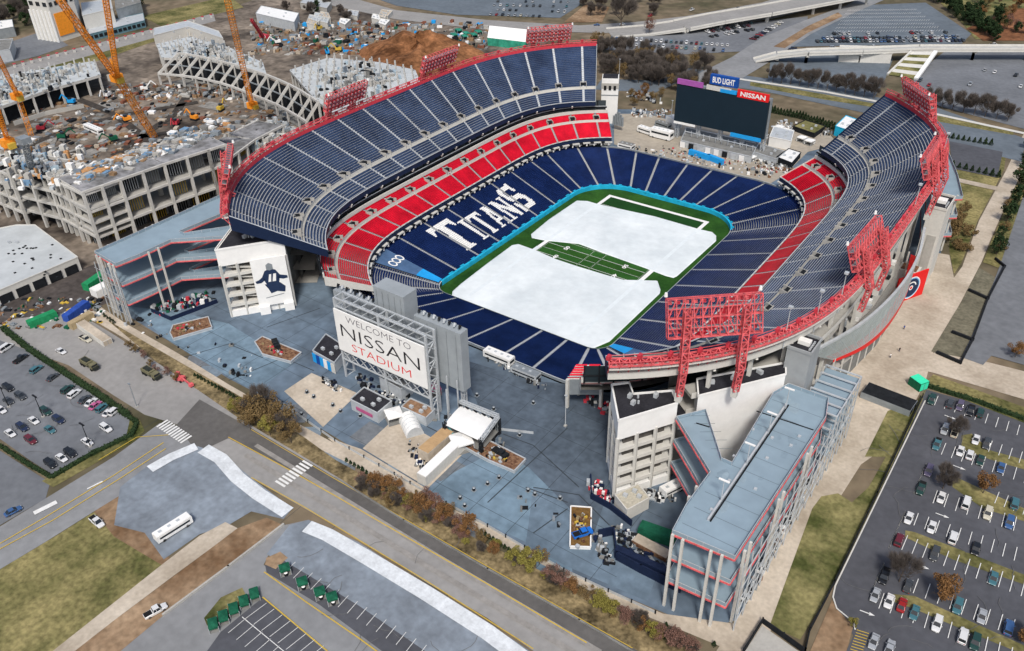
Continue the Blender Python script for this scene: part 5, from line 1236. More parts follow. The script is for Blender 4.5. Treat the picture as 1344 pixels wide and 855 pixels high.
boxcar('trailer',1165,528,(1145,520),(1186,536),15,6.5,2.2,'dark grey double trailer on the grass near the right car park','trailer',m_grey,m_dark,False)
boxcar('site_cabin',1204,508,(1198,502),(1212,512),4.5,3.6,3,'small bright green roofed hut at the corner of the car park','hut',mat('green_hut',(.01,.12,.06),.6,.1,1),mat('mint_roof',(.05,.72,.42),.5,.05,1),False)
boxcar('van',881,646,(872,650),(890,641),6.5,2.8,2.6,'white van between the stair tower and the ramp','van',m_white)
boxcar('dumpster',868,708,(852,702),(886,714),12,3.2,2.8,'green dumpster container under the near ramp edge','container',m_green,None,False)
boxcar('utility_trailer',855,722,(842,716),(868,730),10,3,1.4,'tan flat trailer beside the green container','trailer',m_wood,m_beige,False)
# far parked cars -------------------------------------------------------------
CW=['white']*5+['silver']*4+['black']*4+['dark grey']*3+['blue','red','dark blue','maroon','teal','cream']
def far_row(a,b,n,lot,fill=.85,dirpx=None,par=False):
    A=G(*a);B=G(*b); d=(B-A).normalized(); nrm=Vector((-d.y,d.x,0)) if not par else d
    for k in range(n):
        if random.random()>fill: continue
        c=random.choice(CW); kd=random.choice(('car','car','suv','pickup')); p=A.lerp(B,(k+.5)/n); o=CS[kd].copy(); COL.objects.link(o); o.location=(p.x,p.y,.36); o.rotation_euler=(0,0,math.atan2(nrm.y,nrm.x)+(PI if random.random()<.5 else 0)); o.color=(*PC[c],1)
        tag(o,'%s %s parked in %s'%(c,KN[kd],lot),'car','%s %ss in %s'%(c,KN[kd],lot))
l2='the packed car park behind the dark wood'; l3='the big far car park above the white footbridge'; l1='the lot beyond the far highway'
far_row((798,58),(952,68),26,l2); far_row((800,52),(958,61),24,l2); far_row((930,50),(990,40),9,l2); far_row((925,44),(985,35),9,l2,.8); far_row((910,38),(990,31),8,l2,.8); far_row((986,54),(1026,30),10,l2,.9,par=False)
far_row((1070,56),(1266,55),40,l3,.95); far_row((1078,52),(1258,50.5),36,l3,.9); far_row((1085,46),(1250,44),26,l3,.35)
far_row((640,20),(712,23),9,l1,.95); far_row((650,14),(745,17),12,l1,.9); far_row((636,8),(748,10),13,l1,.85); far_row((640,3),(750,4),12,l1,.6)
for (u,v) in ((1289,93),(1302,96),(1330,100),(1336,115),(1270,112),(1204,107),(1216,113),(965,12),(850,22),(905,14),(930,20),(830,2)): far_row((u,v),(u+6,v+1),1,'the open far lot on the right' if u>1100 else 'the far highway',1)
for k,(a,b,lot) in enumerate((((1014,66),(1330,60),'the white footbridge'),((1250,62),(1290,68),'the lot under the footbridge'),((700,36),(900,32),'the far highway'))): far_row(a,b,6,lot,.7,par=True)
for t in CP.values():
    for c in children_of(t): bpy.data.objects.remove(c)
    bpy.data.objects.remove(t)
for o in CS.values(): bpy.data.objects.remove(o)
# empty bay lines in the far lot
mb=MB()
for r in range(7):
    a=G(1095-r*-3,42-r*4.6); b=G(1240-r*6,41-r*4.6); 
    for k in range(40): c=a.lerp(b,k/40); mb.face([(c.x-.09,c.y-2.4,.38),(c.x+.09,c.y-2.4,.38),(c.x+.09,c.y+2.4,.38),(c.x-.09,c.y+2.4,.38)],m_line)
struct('parking_lines',mb)
# ------------------------------------------------------------------ plaza things
def quadpts(*px): return [G(*q) for q in px]
def building(name,px,h,label,cat,mw,mr,parts=None,group=None,z0=0):
    """px = ground outline"""
    P=[tuple(G(*q)[:2]) for q in px]; c=Vector((sum(a for a,b in P)/len(P),sum(b for a,b in P)/len(P))); t=empty(name,(c.x,c.y,z0),label,cat,group)
    mb=MB(); mb.prism(P,z0,z0+h,mw,mr); mb.build('walls',t); mb=MB(); n=len(P)
    for i in range(n): mb.beam((*P[i],z0+h+.15),(*P[(i+1)%n],z0+h+.15),.3,.4,mw)
    mb.build('parapet',t); mb=MB()
    for k in range(3): q=c+(Vector(P[k%n])-c)*.4; mb.box((q.x,q.y,z0+h+.5),(1.2,.9,.9),m_lgrey)
    mb.build('roof_vent',t)
    return t,P
t,P=building('kiosk',[(413,474),(441,490),(457,470),(430,452)],4.2,'dark roofed kiosk with a light blue mural left of the welcome sign','kiosk',m_lgrey,m_roof)
a,b=G(412,474.5),G(441,491); X=(b-a).normalized(); N=Vector((X.y,-X.x,0)); mb=MB()
for k in range(6): q=a.lerp(b,(k+.5)/6)+N*.1+Vector((0,0,1.9)); mb.box(q,((b-a).length/6,.2,3.6),[m_blue,m_bud,m_blue,m_white,m_blue,m_lconc][k],ax=(X,N,Vector((0,0,1))))
mb.build('mural',t)
t,P=building('kiosk',[(462,538),(497,556),(516,540),(480,522)],4,'dark roofed kiosk with pink lettering below the welcome sign','kiosk',m_lgrey,m_roof)
a,b=G(462,538.5),G(497,556.5); X=(b-a).normalized(); N=Vector((X.y,-X.x,0)); mb=MB(); mb.box(a.lerp(b,.5)+N*.1+Vector((0,0,2)),((b-a).length*.6,.15,1.2),mat('pink_sign',(.45,.10,.22),.6,.1,1),ax=(X,N,Vector((0,0,1)))); mb.build('sign_strip',t)
t,P=building('kiosk',[(500,512),(528,528),(548,512),(520,498)],5,'low grey building under the welcome sign frame','kiosk',m_lgrey,m_dconc)
t,P=building('kiosk',[(528,545),(560,560),(572,548),(540,534)],3.2,'rust roofed shed under the right leg of the welcome sign','shed',m_lgrey,mat('rust_roof',(.25,.15,.09),.8,.3,.6))
# tents
def tent(u,v,w,d,h,label,col=None,round_=False,rz=-.55,group=None):
    p=G(u,v); t=empty('tent',(p.x,p.y,0),label,'tent',group); X=Vector((math.cos(rz),math.sin(rz),0)); Y=Vector((-X.y,X.x,0)); Z=Vector((0,0,1)); m=col or m_white; mb=MB(); c=Vector((p.x,p.y,0))
    if round_:
        n=10; A=[c-X*w/2+Y*(math.cos(PI*i/n)*d/2)+Z*(math.sin(PI*i/n)*h) for i in range(n+1)]; B=[q+X*w for q in A]
        for i in range(n): mb.face([A[i],B[i],B[i+1],A[i+1]],m)
        mb.face(A[::-1],m_lgrey); mb.face(B,m_lgrey)
        for k in range(1,5): 
            for i in range(n): mb.beam(A[i]+X*(w*k/5)+Z*.03,A[i+1]+X*(w*k/5)+Z*.03,.12,.12,m_lgrey)
        mb.build('cover',t)
    else:
        C=[c-X*w/2-Y*d/2,c+X*w/2-Y*d/2,c+X*w/2+Y*d/2,c-X*w/2+Y*d/2]; top=c+Z*(h*1.22)
        for i in range(4): mb.face([C[i]+Z*h,C[(i+1)%4]+Z*h,top],m); mb.face([C[i]+Z*(h-.5),C[(i+1)%4]+Z*(h-.5),C[(i+1)%4]+Z*h,C[i]+Z*h],m)
        mb.face([C[i]+Z*.2 for i in range(4)],m_dconc)
        mb.build('canopy',t); mb=MB(); [mb.beam(q,q+Z*h,.12,.12,m_lgrey) for q in C]; mb.build('legs',t)
        mb=MB(); mb.face([C[2],C[3],C[3]+Z*h,C[2]+Z*h],m); mb.face([C[3],C[0],C[0]+Z*h,C[3]+Z*h],m); mb.build('side_wall',t)
tent(518,552,5,5,3.2,'small white cube tent below the welcome sign'); tent(540,562,8.5,5.5,3.4,'white round topped tunnel tent below the welcome sign',round_=True,rz=-.55)
tent(606,588,6,6,3.6,'white peaked canopy between the stage and the long trailer')
# stage with curved white roof
st=empty('stage',G(618,572),'white roofed event stage with a black truss fence behind it','stage'); A,B,C,D=G(585,575),G(632,597),G(655,570),G(606,550); Z=Vector((0,0,1)); mb=MB()
n=8
for i in range(n):
    f=lambda t: 5.2+.5*math.sin(PI*t)
    mb.face([A.lerp(D,i/n)+Z*f(i/n),B.lerp(C,i/n)+Z*f(i/n),B.lerp(C,(i+1)/n)+Z*f((i+1)/n),A.lerp(D,(i+1)/n)+Z*f((i+1)/n)],m_white)
mb.build('roof',st); mb=MB(); [mb.truss(q,q+Z*6.2,.8,.8,m_dark,.2,6) for q in (A,B,C,D)]; mb.truss(D+Z*7,C+Z*7,.9,.9,m_lgrey,.2); mb.truss(B+Z*5.5,C+Z*7,.9,.9,m_lgrey,.2); mb.build('truss',st)
mb=MB(); mb.prism([tuple(q[:2]) for q in (A,B,C,D)],0,1.3,m_dark,m_dconc); 
for k in range(9): q=D.lerp(C,(k+.5)/9); mb.box(q+Z*3,(1.6,.5,5),m_dark if k%2 else m_grey,rz=-.3)
mb.build('stage_floor',st); mb=MB(); mb.box(A.lerp(B,.2)+Z*2,(6,.4,3.2),mat('teal_panel',(.10,.30,.30),.5,.1,1),rz=-.5); mb.build('side_panel',st)
# display platforms
def platform(px,label,veh=None,mtop=None,rim=m_lgrey,h=1.0,seed=0):
    P=[tuple(G(*q)[:2]) for q in px]; c=Vector((sum(a for a,b in P)/len(P),sum(b for a,b in P)/len(P))); t=empty('planter_bed',(c.x,c.y,0),label,'raised bed','raised beds on the plaza')
    mb=MB(); mb.prism(P,0,h,rim,mtop or m_wood); mb.build('bed',t); mb=MB(); n=len(P)
    for i in range(n): mb.beam((*P[i],h+.05),(*P[(i+1)%n],h+.05),.35,.35,rim)
    mb.build('rim',t); R=random.Random(seed); mb=MB()
    for k in range(46):
        w=[R.random() for _ in P]; s=sum(w); x=sum(a*p[0] for a,p in zip(w,P))/s; y=sum(a*p[1] for a,p in zip(w,P))/s
        mb.box((x+R.uniform(-1,1),y+R.uniform(-1,1),h+.25),(R.uniform(.3,1.1),R.uniform(.3,1.1),R.uniform(.2,.8)),R.choice([m_wood,m_dark,m_lgrey,m_wood,m_mulch,m_red if seed<3 else m_yel]),rz=R.random()*3)
    mb.build('planting_debris',t); return t,P,c
platform([(224,440),(228,430),(274,419),(279,433),(228,448)],'raised red brown bed left of the banner tower',seed=1); platform([(335,452),(345,445),(396,466),(382,478),(345,468)],'raised red brown bed with dark debris near the blue mural kiosk',seed=2)
platform([(609,590),(630,576),(690,606),(675,622),(640,607)],'long wedge shaped raised bed right of the long trailer',seed=4); t,P,c=platform([(748,721),(749,668),(776,670),(775,722)],'rectangular bed with a white rim holding a blue pickup',rim=m_white,seed=5,mtop=mat('rust_floor',(.16,.09,.03),.9,.3,1))
def simple_vehicle(u,v,z,rz,label,m,name='display_pickup'):
    p=G(u,v); t=empty(name,(p.x,p.y,z),label,'vehicle'); X=Vector((math.cos(rz),math.sin(rz),0)); Y=Vector((-X.y,X.x,0)); Z=Vector((0,0,1)); c=Vector((p.x,p.y,z)); 
    mb=MB(); mb.box(c+Z*.8,(5.4,2.0,.7),m,ax=(X,Y,Z)); mb.box(c+X*2.1+Z*1.2,(1.2,1.8,.3),m,ax=(X,Y,Z)); mb.build('body',t)
    mb=MB(); mb.box(c+X*.4+Z*1.5,(1.9,1.75,.65),m_cgl,ax=(X,Y,Z)); mb.box(c+X*.4+Z*1.87,(1.5,1.6,.1),m,ax=(X,Y,Z)); mb.build('cab',t)
    mb=MB(); mb.box(c-X*1.6+Z*1.17,(1.9,1.6,.06),m_black,ax=(X,Y,Z)); mb.build('load_bed',t)
    for a in (-1,1):
        for b in (-1,1): mb=MB(); q=c+X*(a*1.7)+Z*.45; mb.cyl(q+Y*b*.75,q+Y*b*1.05,.45,.45,m_tyre,10); mb.build('wheel',t)
simple_vehicle(764,706,1.0,1.0,'bright blue pickup standing on the white rimmed bed',mat('pickup_blue',(.02,.15,.55),.3,.05,1)); simple_vehicle(657,600,1.0,-.1,'black vehicle standing on the long wedge shaped bed',m_dark); simple_vehicle(363,456,1.0,-.5,'dark vehicle standing in the red brown bed',m_dark)
# navy screen wall near the ramp
nw=empty('screen_wall',G(845,740),'long dark navy site wall between the white rimmed bed and the near ramp','site wall'); mb=MB(); m_nw=mat('navy_wall',(.012,.02,.05),.5,.15,1)
def wallpx(mb,pts,h,m,th=.4): 
    Pz=[G(*q) for q in pts]
    for a,b in zip(Pz,Pz[1:]): X=(b-a); L=X.length; X.normalize(); N=Vector((-X.y,X.x,0)); mb.box(a.lerp(b,.5)+Vector((0,0,h/2)),(L+th,th,h),m,ax=(X,N,Vector((0,0,1))))
wallpx(mb,[(786,706),(805,702),(809,735),(840,752),(892,778)],3,m_nw); mb.build('panels',nw); mb=MB(); wallpx(mb,[(812,731),(880,762)],3.2,m_nw,1.8); mb.build('booths',nw); 
mb=MB()
for k in range(9): q=G(820+k*7,728+k*3.4); mb.box((q.x,q.y,1.2),(2.2,1.5,2.2),[m_dark,m_nw,m_grey][k%3],rz=-.5)
mb.build('equipment_boxes',nw)
t,P=building('service_building',[(806,664),(836,650),(851,668),(822,684)],4,'small building with a beige tiled roof at the foot of the right stair tower','building',m_lconc,mat('tile_roof',(.45,.42,.34),.8,.2,1.5))
nv=empty('site_fence',G(790,660),'dark navy fence around the equipment yard at the foot of the right tower','fence'); mb=MB(); wallpx(mb,[(775,630),(776,655),(800,668),(828,690)],2.2,m_nw); mb.build('panels',nv)
def clutter(name,pts_fn,n,label,cat,seed,cols,smin=.5,smax=2.2,zmax=2,kind='stuff',z0=0,cen=None):
    R=random.Random(seed); mb=MB(); st_=random.getstate(); random.seed(seed)
    for k in range(n):
        u,v=pts_fn(); p=G(u,v,z0); L=random.uniform(smin,smax); h=random.uniform(.2,zmax)**1.3*.8; a=(.3 if math.sin(p.x*.05+p.y*.03)>0 else -1.0)+(PI/2 if random.random()<.4 else 0)+random.uniform(-.12,.12)
        mb.box((p.x,p.y,z0+h/2),(L,random.uniform(.3,.9)*L,h),random.choice(cols),rz=a)
        if k%4==0: mb.box((p.x+.3,p.y,z0+h+.2),(L*.5,L*.3,.4),random.choice(cols),rz=a+.5)
    random.setstate(st_); o=mb.build(name); tag(o,label,cat,kind=kind); return o
lin=lambda a,b,w: (lambda: (lambda t: (a[0]+(b[0]-a[0])*t+random.uniform(-w,w), a[1]+(b[1]-a[1])*t+random.uniform(-w,w)))(random.random()))
clutter('stored_equipment',lin((972,800),(1064,628),3),110,'dark and pale stored bins and barrels lined up beside the near ramp','equipment',3,[m_dark,m_dark,m_grey,m_white,m_dconc,m_lgrey,m_wood],.6,1.8,1.6)
clutter('stored_equipment',lin((778,640),(800,655),7),60,'jumble of white and dark equipment in the yard by the right tower','equipment',4,[m_dark,m_white,m_nw,m_lgrey,m_red],.5,1.6,1.8)
clutter('stored_equipment',lin((840,650),(880,655),7),40,'pallets and carts beside the small tiled building','equipment',5,[m_dark,m_white,m_lgrey,m_dconc],.5,1.8,1.5)
clutter('stored_equipment',lin((205,408),(280,392),7),90,'pale crates and carts under the left ramp','equipment',6,[m_dark,m_white,m_lgrey,m_nw,m_red,m_green],.6,2,2)
nv=empty('site_fence',G(240,410),'dark navy low fence in front of the left ramp','fence'); mb=MB(); wallpx(mb,[(200,410),(225,421),(285,398)],1.6,m_nw); mb.build('panels',nv)
clutter('stored_equipment',lin((500,520),(570,550),10),60,'crates and barriers stored under the welcome sign','equipment',8,[m_dark,m_grey,m_lgrey,m_dconc,m_nw],.6,2,1.6)
clutter('stage_equipment',lin((610,560),(650,560),8),50,'black cases and barriers around the event stage','equipment',9,[m_dark,m_dark,m_grey,m_nw,m_white],.5,1.6,1.4)
for k,(u,v) in enumerate([(473,547),(447,541),(437,533),(403,516),(412,522),(383,536),(396,545),(374,554),(605,498),(626,520),(648,538),(604,655),(622,644),(640,636),(700,530),(682,572),(655,628),(628,598),(693,645),(702,650),(610,665),(735,655)]):
    p=G(u,v); mb=MB(); mb.cyl((p.x,p.y,0),(p.x,p.y,1.1),.42,.48,m_dark,10); mb.cyl((p.x,p.y,1.1),(p.x,p.y,1.35),.5,.2,m_grey,10); mb.box((p.x,p.y,.06),(1.3,1.3,.12),m_grey)
    tag(mb.build('litter_bin'),'dark round litter bin standing on the open plaza','litter bin','litter bins on the plaza')
boxcar('lorry',848,176,(838,172),(862,180),10,3,3.4,'white lorry behind the promotional trailer on the far plaza','lorry',m_white); boxcar('lorry',870,168,(860,164),(884,172),9,3,3,'dark lorry behind the promotional trailer on the far plaza','lorry',m_grey,m_dconc)
boxcar('promo_trailer',884,166,(878,163),(892,170),8,5,5,'white scaffold clad block at the left foot of the scoreboard','block',m_white,m_lgrey,False)
for k,(u,v) in enumerate([(1052,186),(1062,190),(1030,176),(1022,172)]): tent(u,v,4,4,2.6,'%s of the small white tents between pavilion and scoreboard'%ORD[k],m_white,rz=-.2,group='white tents by the garden pavilion')
for k,(a,b) in enumerate((((830,150),(880,150)),((1016,162),(1090,176)),((860,200),(1010,230)),((990,214),(1046,226)))):
    clutter('plaza_furniture',lin(a,b,5),90,['carts and barriers by the far left tower','planters and benches by the evergreen hedge','tables and stands along the far seats','crates and barriers by the grey stalls'][k],'furniture',60+k,[m_dark,m_lgrey,m_white,m_grey,m_dconc,m_wood],.6,2.0,1.6)
# people: tiny figures on the far plaza and the walks
m_skin=mat('skin',(.45,.28,.2),.6,0,1)
def person(u,v,top,bot,label,rz=0,z=0.12):
    p=G(u,v); t=empty('person',(p.x,p.y,z),label,'person',None,rz=rz); M=Matrix.Translation(t.location)@Matrix.Rotation(rz,4,'Z'); mb=MB()
    R=lambda a,b,r0,r1,m,n=7: mb.cyl(M@Vector(a),M@Vector(b),r0,r1,m,n)
    for s in (-1,1): R((s*.1+.08*s,.0,.02),(s*.09,.02,.48),.06,.075,bot); R((s*.09,.02,.48),(s*.09,0,.9),.075,.1,bot); R((s*.23,.02,.82),(s*.24,0,1.12),.035,.045,m_skin); R((s*.24,0,1.12),(s*.2,0,1.43),.05,.065,top)
    R((0,0,.86),(0,0,1.2),.15,.17,top,9); R((0,0,1.2),(0,0,1.48),.2,.12,top,9); R((0,0,1.48),(0,0,1.56),.055,.055,m_skin); R((0,.01,1.55),(0,.01,1.68),.085,.1,m_skin,8); R((0,.01,1.68),(0,.01,1.79),.1,.05,m_dark,8)
    mb.build('body',t)
for u,v,c,lb in ((1180,462,m_dark,'person in dark clothes walking on the right promenade'),(1168,470,m_white,'person in a pale top on the right promenade'),(1186,433,m_bud,'person in blue on the right promenade near the white mark')): person(u,v,c,m_nvy,lb)
# orange machine, lamp posts, barriers
t=empty('lift_machine',G(237,500),'orange red boom machine by the shrub row','machine'); p=G(237,500); mb=MB(); mb.box((p.x,p.y,1.2),(3.4,1.8,1.2),m_coral,rz=.4); mb.box((p.x-1.2,p.y+.3,2.2),(1.2,1.3,1.2),m_coral,rz=.4); mb.build('body',t); mb=MB(); mb.beam((p.x,p.y,2),(p.x+6,p.y-.2,1.2),.5,.5,m_coral); mb.box((p.x+6.3,p.y-.2,1.2),(1,1.4,1),m_coral); mb.build('boom',t)
for k in range(4): mb=MB(); q=Vector((p.x+(-1 if k<2 else 1)*1.1,p.y+(.9 if k%2 else -.9),.45)); mb.cyl(q,q+Vector((0,.3,0)),.45,.45,m_tyre,8); mb.build('wheel',t)
def lamp(u,v,h,label,two=True,m=m_dconc,group=None):
    p=G(u,v); t=empty('lamp_post',(p.x,p.y,0),label,'lamp post',group); mb=MB(); mb.cyl((p.x,p.y,0),(p.x,p.y,h),.16,.1,m,7); mb.box((p.x,p.y,.3),(.8,.8,.6),m_conc); mb.build('pole',t); mb=MB(); mb.box((p.x,p.y,h),(2.4 if two else .9,.5,.25),m); mb.build('lamp_head',t)
lamp(57,548,8.5,'twin headed lamp post in the middle of the left car park',m=m_dark); lamp(119,587,9,'tall lamp post by the front row of the left car park',m=m_dark); lamp(12,535,8,'lamp post among the dark cars at the left edge',m=m_dark); lamp(180,535,9.5,'street lamp at the hedge corner by the crossing',False,m_grey)
for u,v,h,lb in ((742,560,12,'tall pale mast beside the red seats block at the near end'),(880,165,14,'lamp mast left of the video scoreboard'),(812,112,16,'tall white lamp mast behind the far left tower')): lamp(u,v,h,lb,False,m_lgrey)
# fences and hedges
def wall_thing(name,pts,h,m,label,cat,th=.3,posts=None,close=False):
    t=empty(name,G(*pts[0]),label,cat); mb=MB(); wallpx(mb,pts,h,m,th); mb.build('panels' if cat!='hedge' else 'foliage',t)
    if posts:
        mb=MB(); 
        for a,b in zip(pts,pts[1:]):
            A=G(*a);B=G(*b); n=max(1,int((B-A).length/posts))
            for k in range(n+1): q=A.lerp(B,k/n); mb.box((q.x,q.y,h/2+.15),(.3,.3,h+.3),m_dark)
        mb.build('posts',t)
    return t
def hedge(pts,h,w,label,m=m_evl):
    t=empty('hedge',G(*pts[0]),label,'hedge'); mb=MB(); Pz=[G(*q) for q in pts]
    for a,b in zip(Pz,Pz[1:]):
        L=(b-a).length; X=(b-a).normalized(); N=Vector((-X.y,X.x,0)); mb.box(a.lerp(b,.5)+Vector((0,0,h*.42)),(L,w*.7,h*.8),m,ax=(X,N,Vector((0,0,1))))
        for k in range(int(L*26)):
            q=a+X*random.uniform(0,L)+N*random.uniform(-w/2,w/2)+Vector((0,0,random.uniform(.1,h))); u=rndv().normalized(); v=u.cross(rndv()).normalized(); s=random.uniform(.25,.5); mb.face([q-u*s,q+v*s*.6,q+u*s,q-v*s*.6],m)
    mb.build('foliage',t)
hedge([(4,432),(40,461),(90,494),(130,520),(168,547)],1.6,2.4,'long dark hedge along the upper side of the left car park'); hedge([(168,547),(180,556),(174,572),(120,598),(68,628)],1.2,1.6,'dark hedge round the lower corner of the left car park'); hedge([(68,628),(40,612),(0,586)],.9,1.3,'low dark hedge along the lower left side of the left car park')
hedge([(1216,508),(1280,528),(1344,552)],1.4,1.6,'dark hedge above the top row of the right car park')
wall_thing('fence',[(1210,523),(1150,652),(1094,768),(1062,830)],1.6,m_dark,'dark fence between the grass strip and the right car park','fence',.25,4); wall_thing('fence',[(1062,830),(1056,858),(1000,818),(975,858)],1.8,m_dark,'dark fence round the enclosure at the bottom of the promenade','fence',.25,4)
sheet('service_yard',[(1000,822),(1054,860),(975,860)],m_conc,7)
for a,b,lb in (((1230,465),(1260,478),'lower'),((1250,438),(1276,448),'middle'),((1272,383),(1296,394),'upper')): wall_thing('retaining_wall',[a,b],1.2,m_dark,lb+' dark retaining wall across the terraced garden','wall',.8)
wall_thing('retaining_wall',[(1260,478),(1276,448),(1296,394),(1318,352),(1306,342)],1.3,m_dark,'long dark retaining wall on the river side of the terraced garden','wall',.6)
wall_thing('retaining_wall',[(440,628),(530,684),(640,748),(760,815),(850,868)],.5,m_dconc,'low dark kerb wall between the planting strip and the main road','wall',.4)
wall_thing('fence',[(355,520),(440,580),(560,648),(640,692),(740,750),(860,806)],1.0,m_lgrey,'low pale railing on the plaza edge above the walk','fence',.06,6)
wall_thing('retaining_wall',[(215,808),(300,745),(372,690)],.7,m_conc,'low pale kerb wall beside the bare earth','wall',.5)
# four green canopies and the row of green posts in the small car parks
for k,(u,v) in enumerate([(375,752),(398,770),(421,783),(437,790)]): tent(u,v,2.6,2.6,2.2,'%s from the left of the four small green canopies on the bays'%ORD[k],m_green,group='green canopies on the bays'); p=G(u+1,v+4); mb=MB(); mb.cyl((p.x,p.y,.35),(p.x,p.y,1.2),.55,.5,m_dark,8); mb.cyl((p.x,p.y,1.2),(p.x,p.y,1.35),.5,.2,m_white,8); tag(mb.build('litter_bin'),'dark bin with a white lid beside a green canopy','litter bin','white lidded bins by the green canopies')
for k in range(5): 
    u,v=281+k*13.5,824-k*10; tent(u,v,3.2,2.2,1.8,'%s from lower left of five dark green stands by the grass island'%ORD[k],m_green,group='green covered stands')
# scoreboard surroundings at the far plaza
for k,(u,v,w,h,lb) in enumerate([(868,182,12,5,'white and black promotional trailer left of the scoreboard'),(822,196,8,3,'white striped trailer at the far end of the left stand')]):
    boxcar('promo_trailer',u,v,(u-10,v-2),(u+10,v+3),w,4,h,lb,'trailer',m_white,m_white if k==0 else m_dconc)
boxcar('promo_trailer',918,207,(900,202),(932,212),12,2,2.6,'light blue banner box left on the far plaza edge','banner box',m_blue,None,False); boxcar('promo_trailer',938,213,(925,208),(950,218),10,2,2.6,'light blue banner box right on the far plaza edge','banner box',m_blue,None,False)
t,P=building('terrace_stand',[(893,193),(985,215),(995,196),(900,176)],3.4,'grey framed terrace bar building under the scoreboard','building',m_lgrey,m_dconc)
mb=MB()
for k in range(12):
    q=G(898+k*8,186+k*1.9); mb.beam((q.x,q.y,3.4),(q.x,q.y,6.5),.25,.25,m_lgrey); 
for v0 in (182,188): a=G(897,v0);b=G(990,v0+22); mb.beam((a.x,a.y,6.5),(b.x,b.y,6.5),.4,.3,m_lgrey)
mb.build('pergola_frame',t)
mb=MB()
for k in range(8): a=G(896+k*11,194+k*2.6); mb.box((a.x,a.y-.6,1.8),(2.6,.3,3),[m_white,m_dark,m_lgrey,m_white][k%4],rz=0)
mb.build('serving_hatch',t)
for k,(u,v) in enumerate([(950,201),(962,204),(975,207),(986,211)]): tent(u,v,3.5,3.5,2.4,'%s of the white topped tents right of the terrace bar from the left'%ORD[k],m_white,rz=-.2,group='white tents by the terrace bar')
for k,(px,lb) in enumerate((([(994,196),(1030,207),(1018,217),(984,206)],'rows of grey roofed stalls right of the scoreboard'),)): building('stall_block',px,3,lb,'building',m_lgrey,m_dconc)
building('stall_block',[(1008,192),(1036,198),(1040,184),(1014,178)],5,'white boxy building beside the right end of the scoreboard','building',m_white,m_lgrey); building('stall_block',[(1018,214),(1038,222),(1050,208),(1034,203)],3,'white roofed hut at the tip of the red seats on the right','hut',m_dark,m_white)
building('garden_pavilion',[(1040,172),(1068,182),(1082,172),(1056,164)],2.5,'dark framed garden pavilion beyond the scoreboard','pavilion',m_dark,m_grass2)
building('tent_hall',[(1094,178),(1112,184),(1124,170),(1108,164)],5,'pale blue and white hall by the far right stand','hall',m_pad,m_white)
clutter('plaza_furniture',lin((870,196),(1030,226),4),120,'tables, planters and barriers scattered on the far plaza','furniture',11,[m_dark,m_lgrey,m_white,m_wood,m_red],.4,1.3,1.1)
clutter('concourse_crowd_barriers',lin((812,190),(870,205),3),50,'dark barriers and carts behind the far end seats','barriers',12,[m_dark,m_dark,m_grey],.5,1.6,1.3)
clutter('plaza_furniture',lin((820,122),(870,136),4),40,'small pale stalls beside the path behind the far end','stalls',13,[m_white,m_dark,m_lgrey],1,2.2,2)
building('stall_block',[(1340,60),(1342,58),(1343,59)],.1,'x','x',m_dark,m_dark) if False else None
tent(570,517,4,4,3,'pink canopy behind the right leg of the welcome sign',mat('pink_canopy',(.62,.12,.25),.6,.1,.5))
for k,(a,b,w,n) in enumerate((((470,500),(560,548),8,120),((588,548),(660,590),6,70),((640,468),(715,508),5,90),((745,505),(795,540),6,60),((424,498),(446,512),4,30),((540,585),(560,620),6,40),((775,690),(800,745),6,50),((812,700),(850,730),10,90),((300,480),(335,500),7,14),((680,660),(740,690),10,8),((180,425),(330,480),16,22))):
    clutter('event_equipment',lin(a,b,w),n,'small crates, barriers and generators standing on the plaza, cluster %s from the far side'%['three','four','five','six','two','seven','eleven','ten','one','nine','eight'][k],'equipment',40+k,[m_dark,m_dark,m_grey,m_lgrey,m_white,m_nw,m_dconc,m_red if k==3 else m_dark],.4,1.7,1.5)
bl=empty('crowd_barrier',G(640,500),'long pale crowd barrier line across the near end plaza','barrier'); mb=MB(); wallpx(mb,[(620,545),(655,565),(700,570)],1.0,m_lgrey,.08); mb.build('panels',bl)
# small block of red seats at the near end right
rs=empty('seat_block',G(768,560),'small block of red seats on a tall frame at the near end','seat block'); A,B,C,D=G(745,498,11.5),G(790,498,11.5),G(788,479,14),G(757,479,14); mb=MB()
for k in range(6):
    a,b,c,d=A.lerp(D,k/6),B.lerp(C,k/6),B.lerp(C,(k+.7)/6),A.lerp(D,(k+.7)/6)
    for s0,s1 in ((0,.46),(.54,1)): mb.face([a.lerp(b,s0)+Vector((0,0,.5)),a.lerp(b,s1)+Vector((0,0,.5)),d.lerp(c,s1)+Vector((0,0,.5)),d.lerp(c,s0)+Vector((0,0,.5))],m_redseat)
mb.build('seats',rs); mb=MB(); mb.face([A,B,C,D],m_lconc); mb.face([A,B,B-Vector((0,0,6)),A-Vector((0,0,6))],m_grey); mb.beam(A+Vector((0,0,1)),B+Vector((0,0,1)),.2,.2,m_lgrey); mb.beam(A,A-Vector((0,0,11)),.9,.9,m_lconc); mb.beam(B,B-Vector((0,0,11)),.9,.9,m_lconc); mb.beam(A.lerp(D,.4),Vector((A.x,A.y,0)),.4,.4,m_lgrey)
mb.build('support_frame',rs)
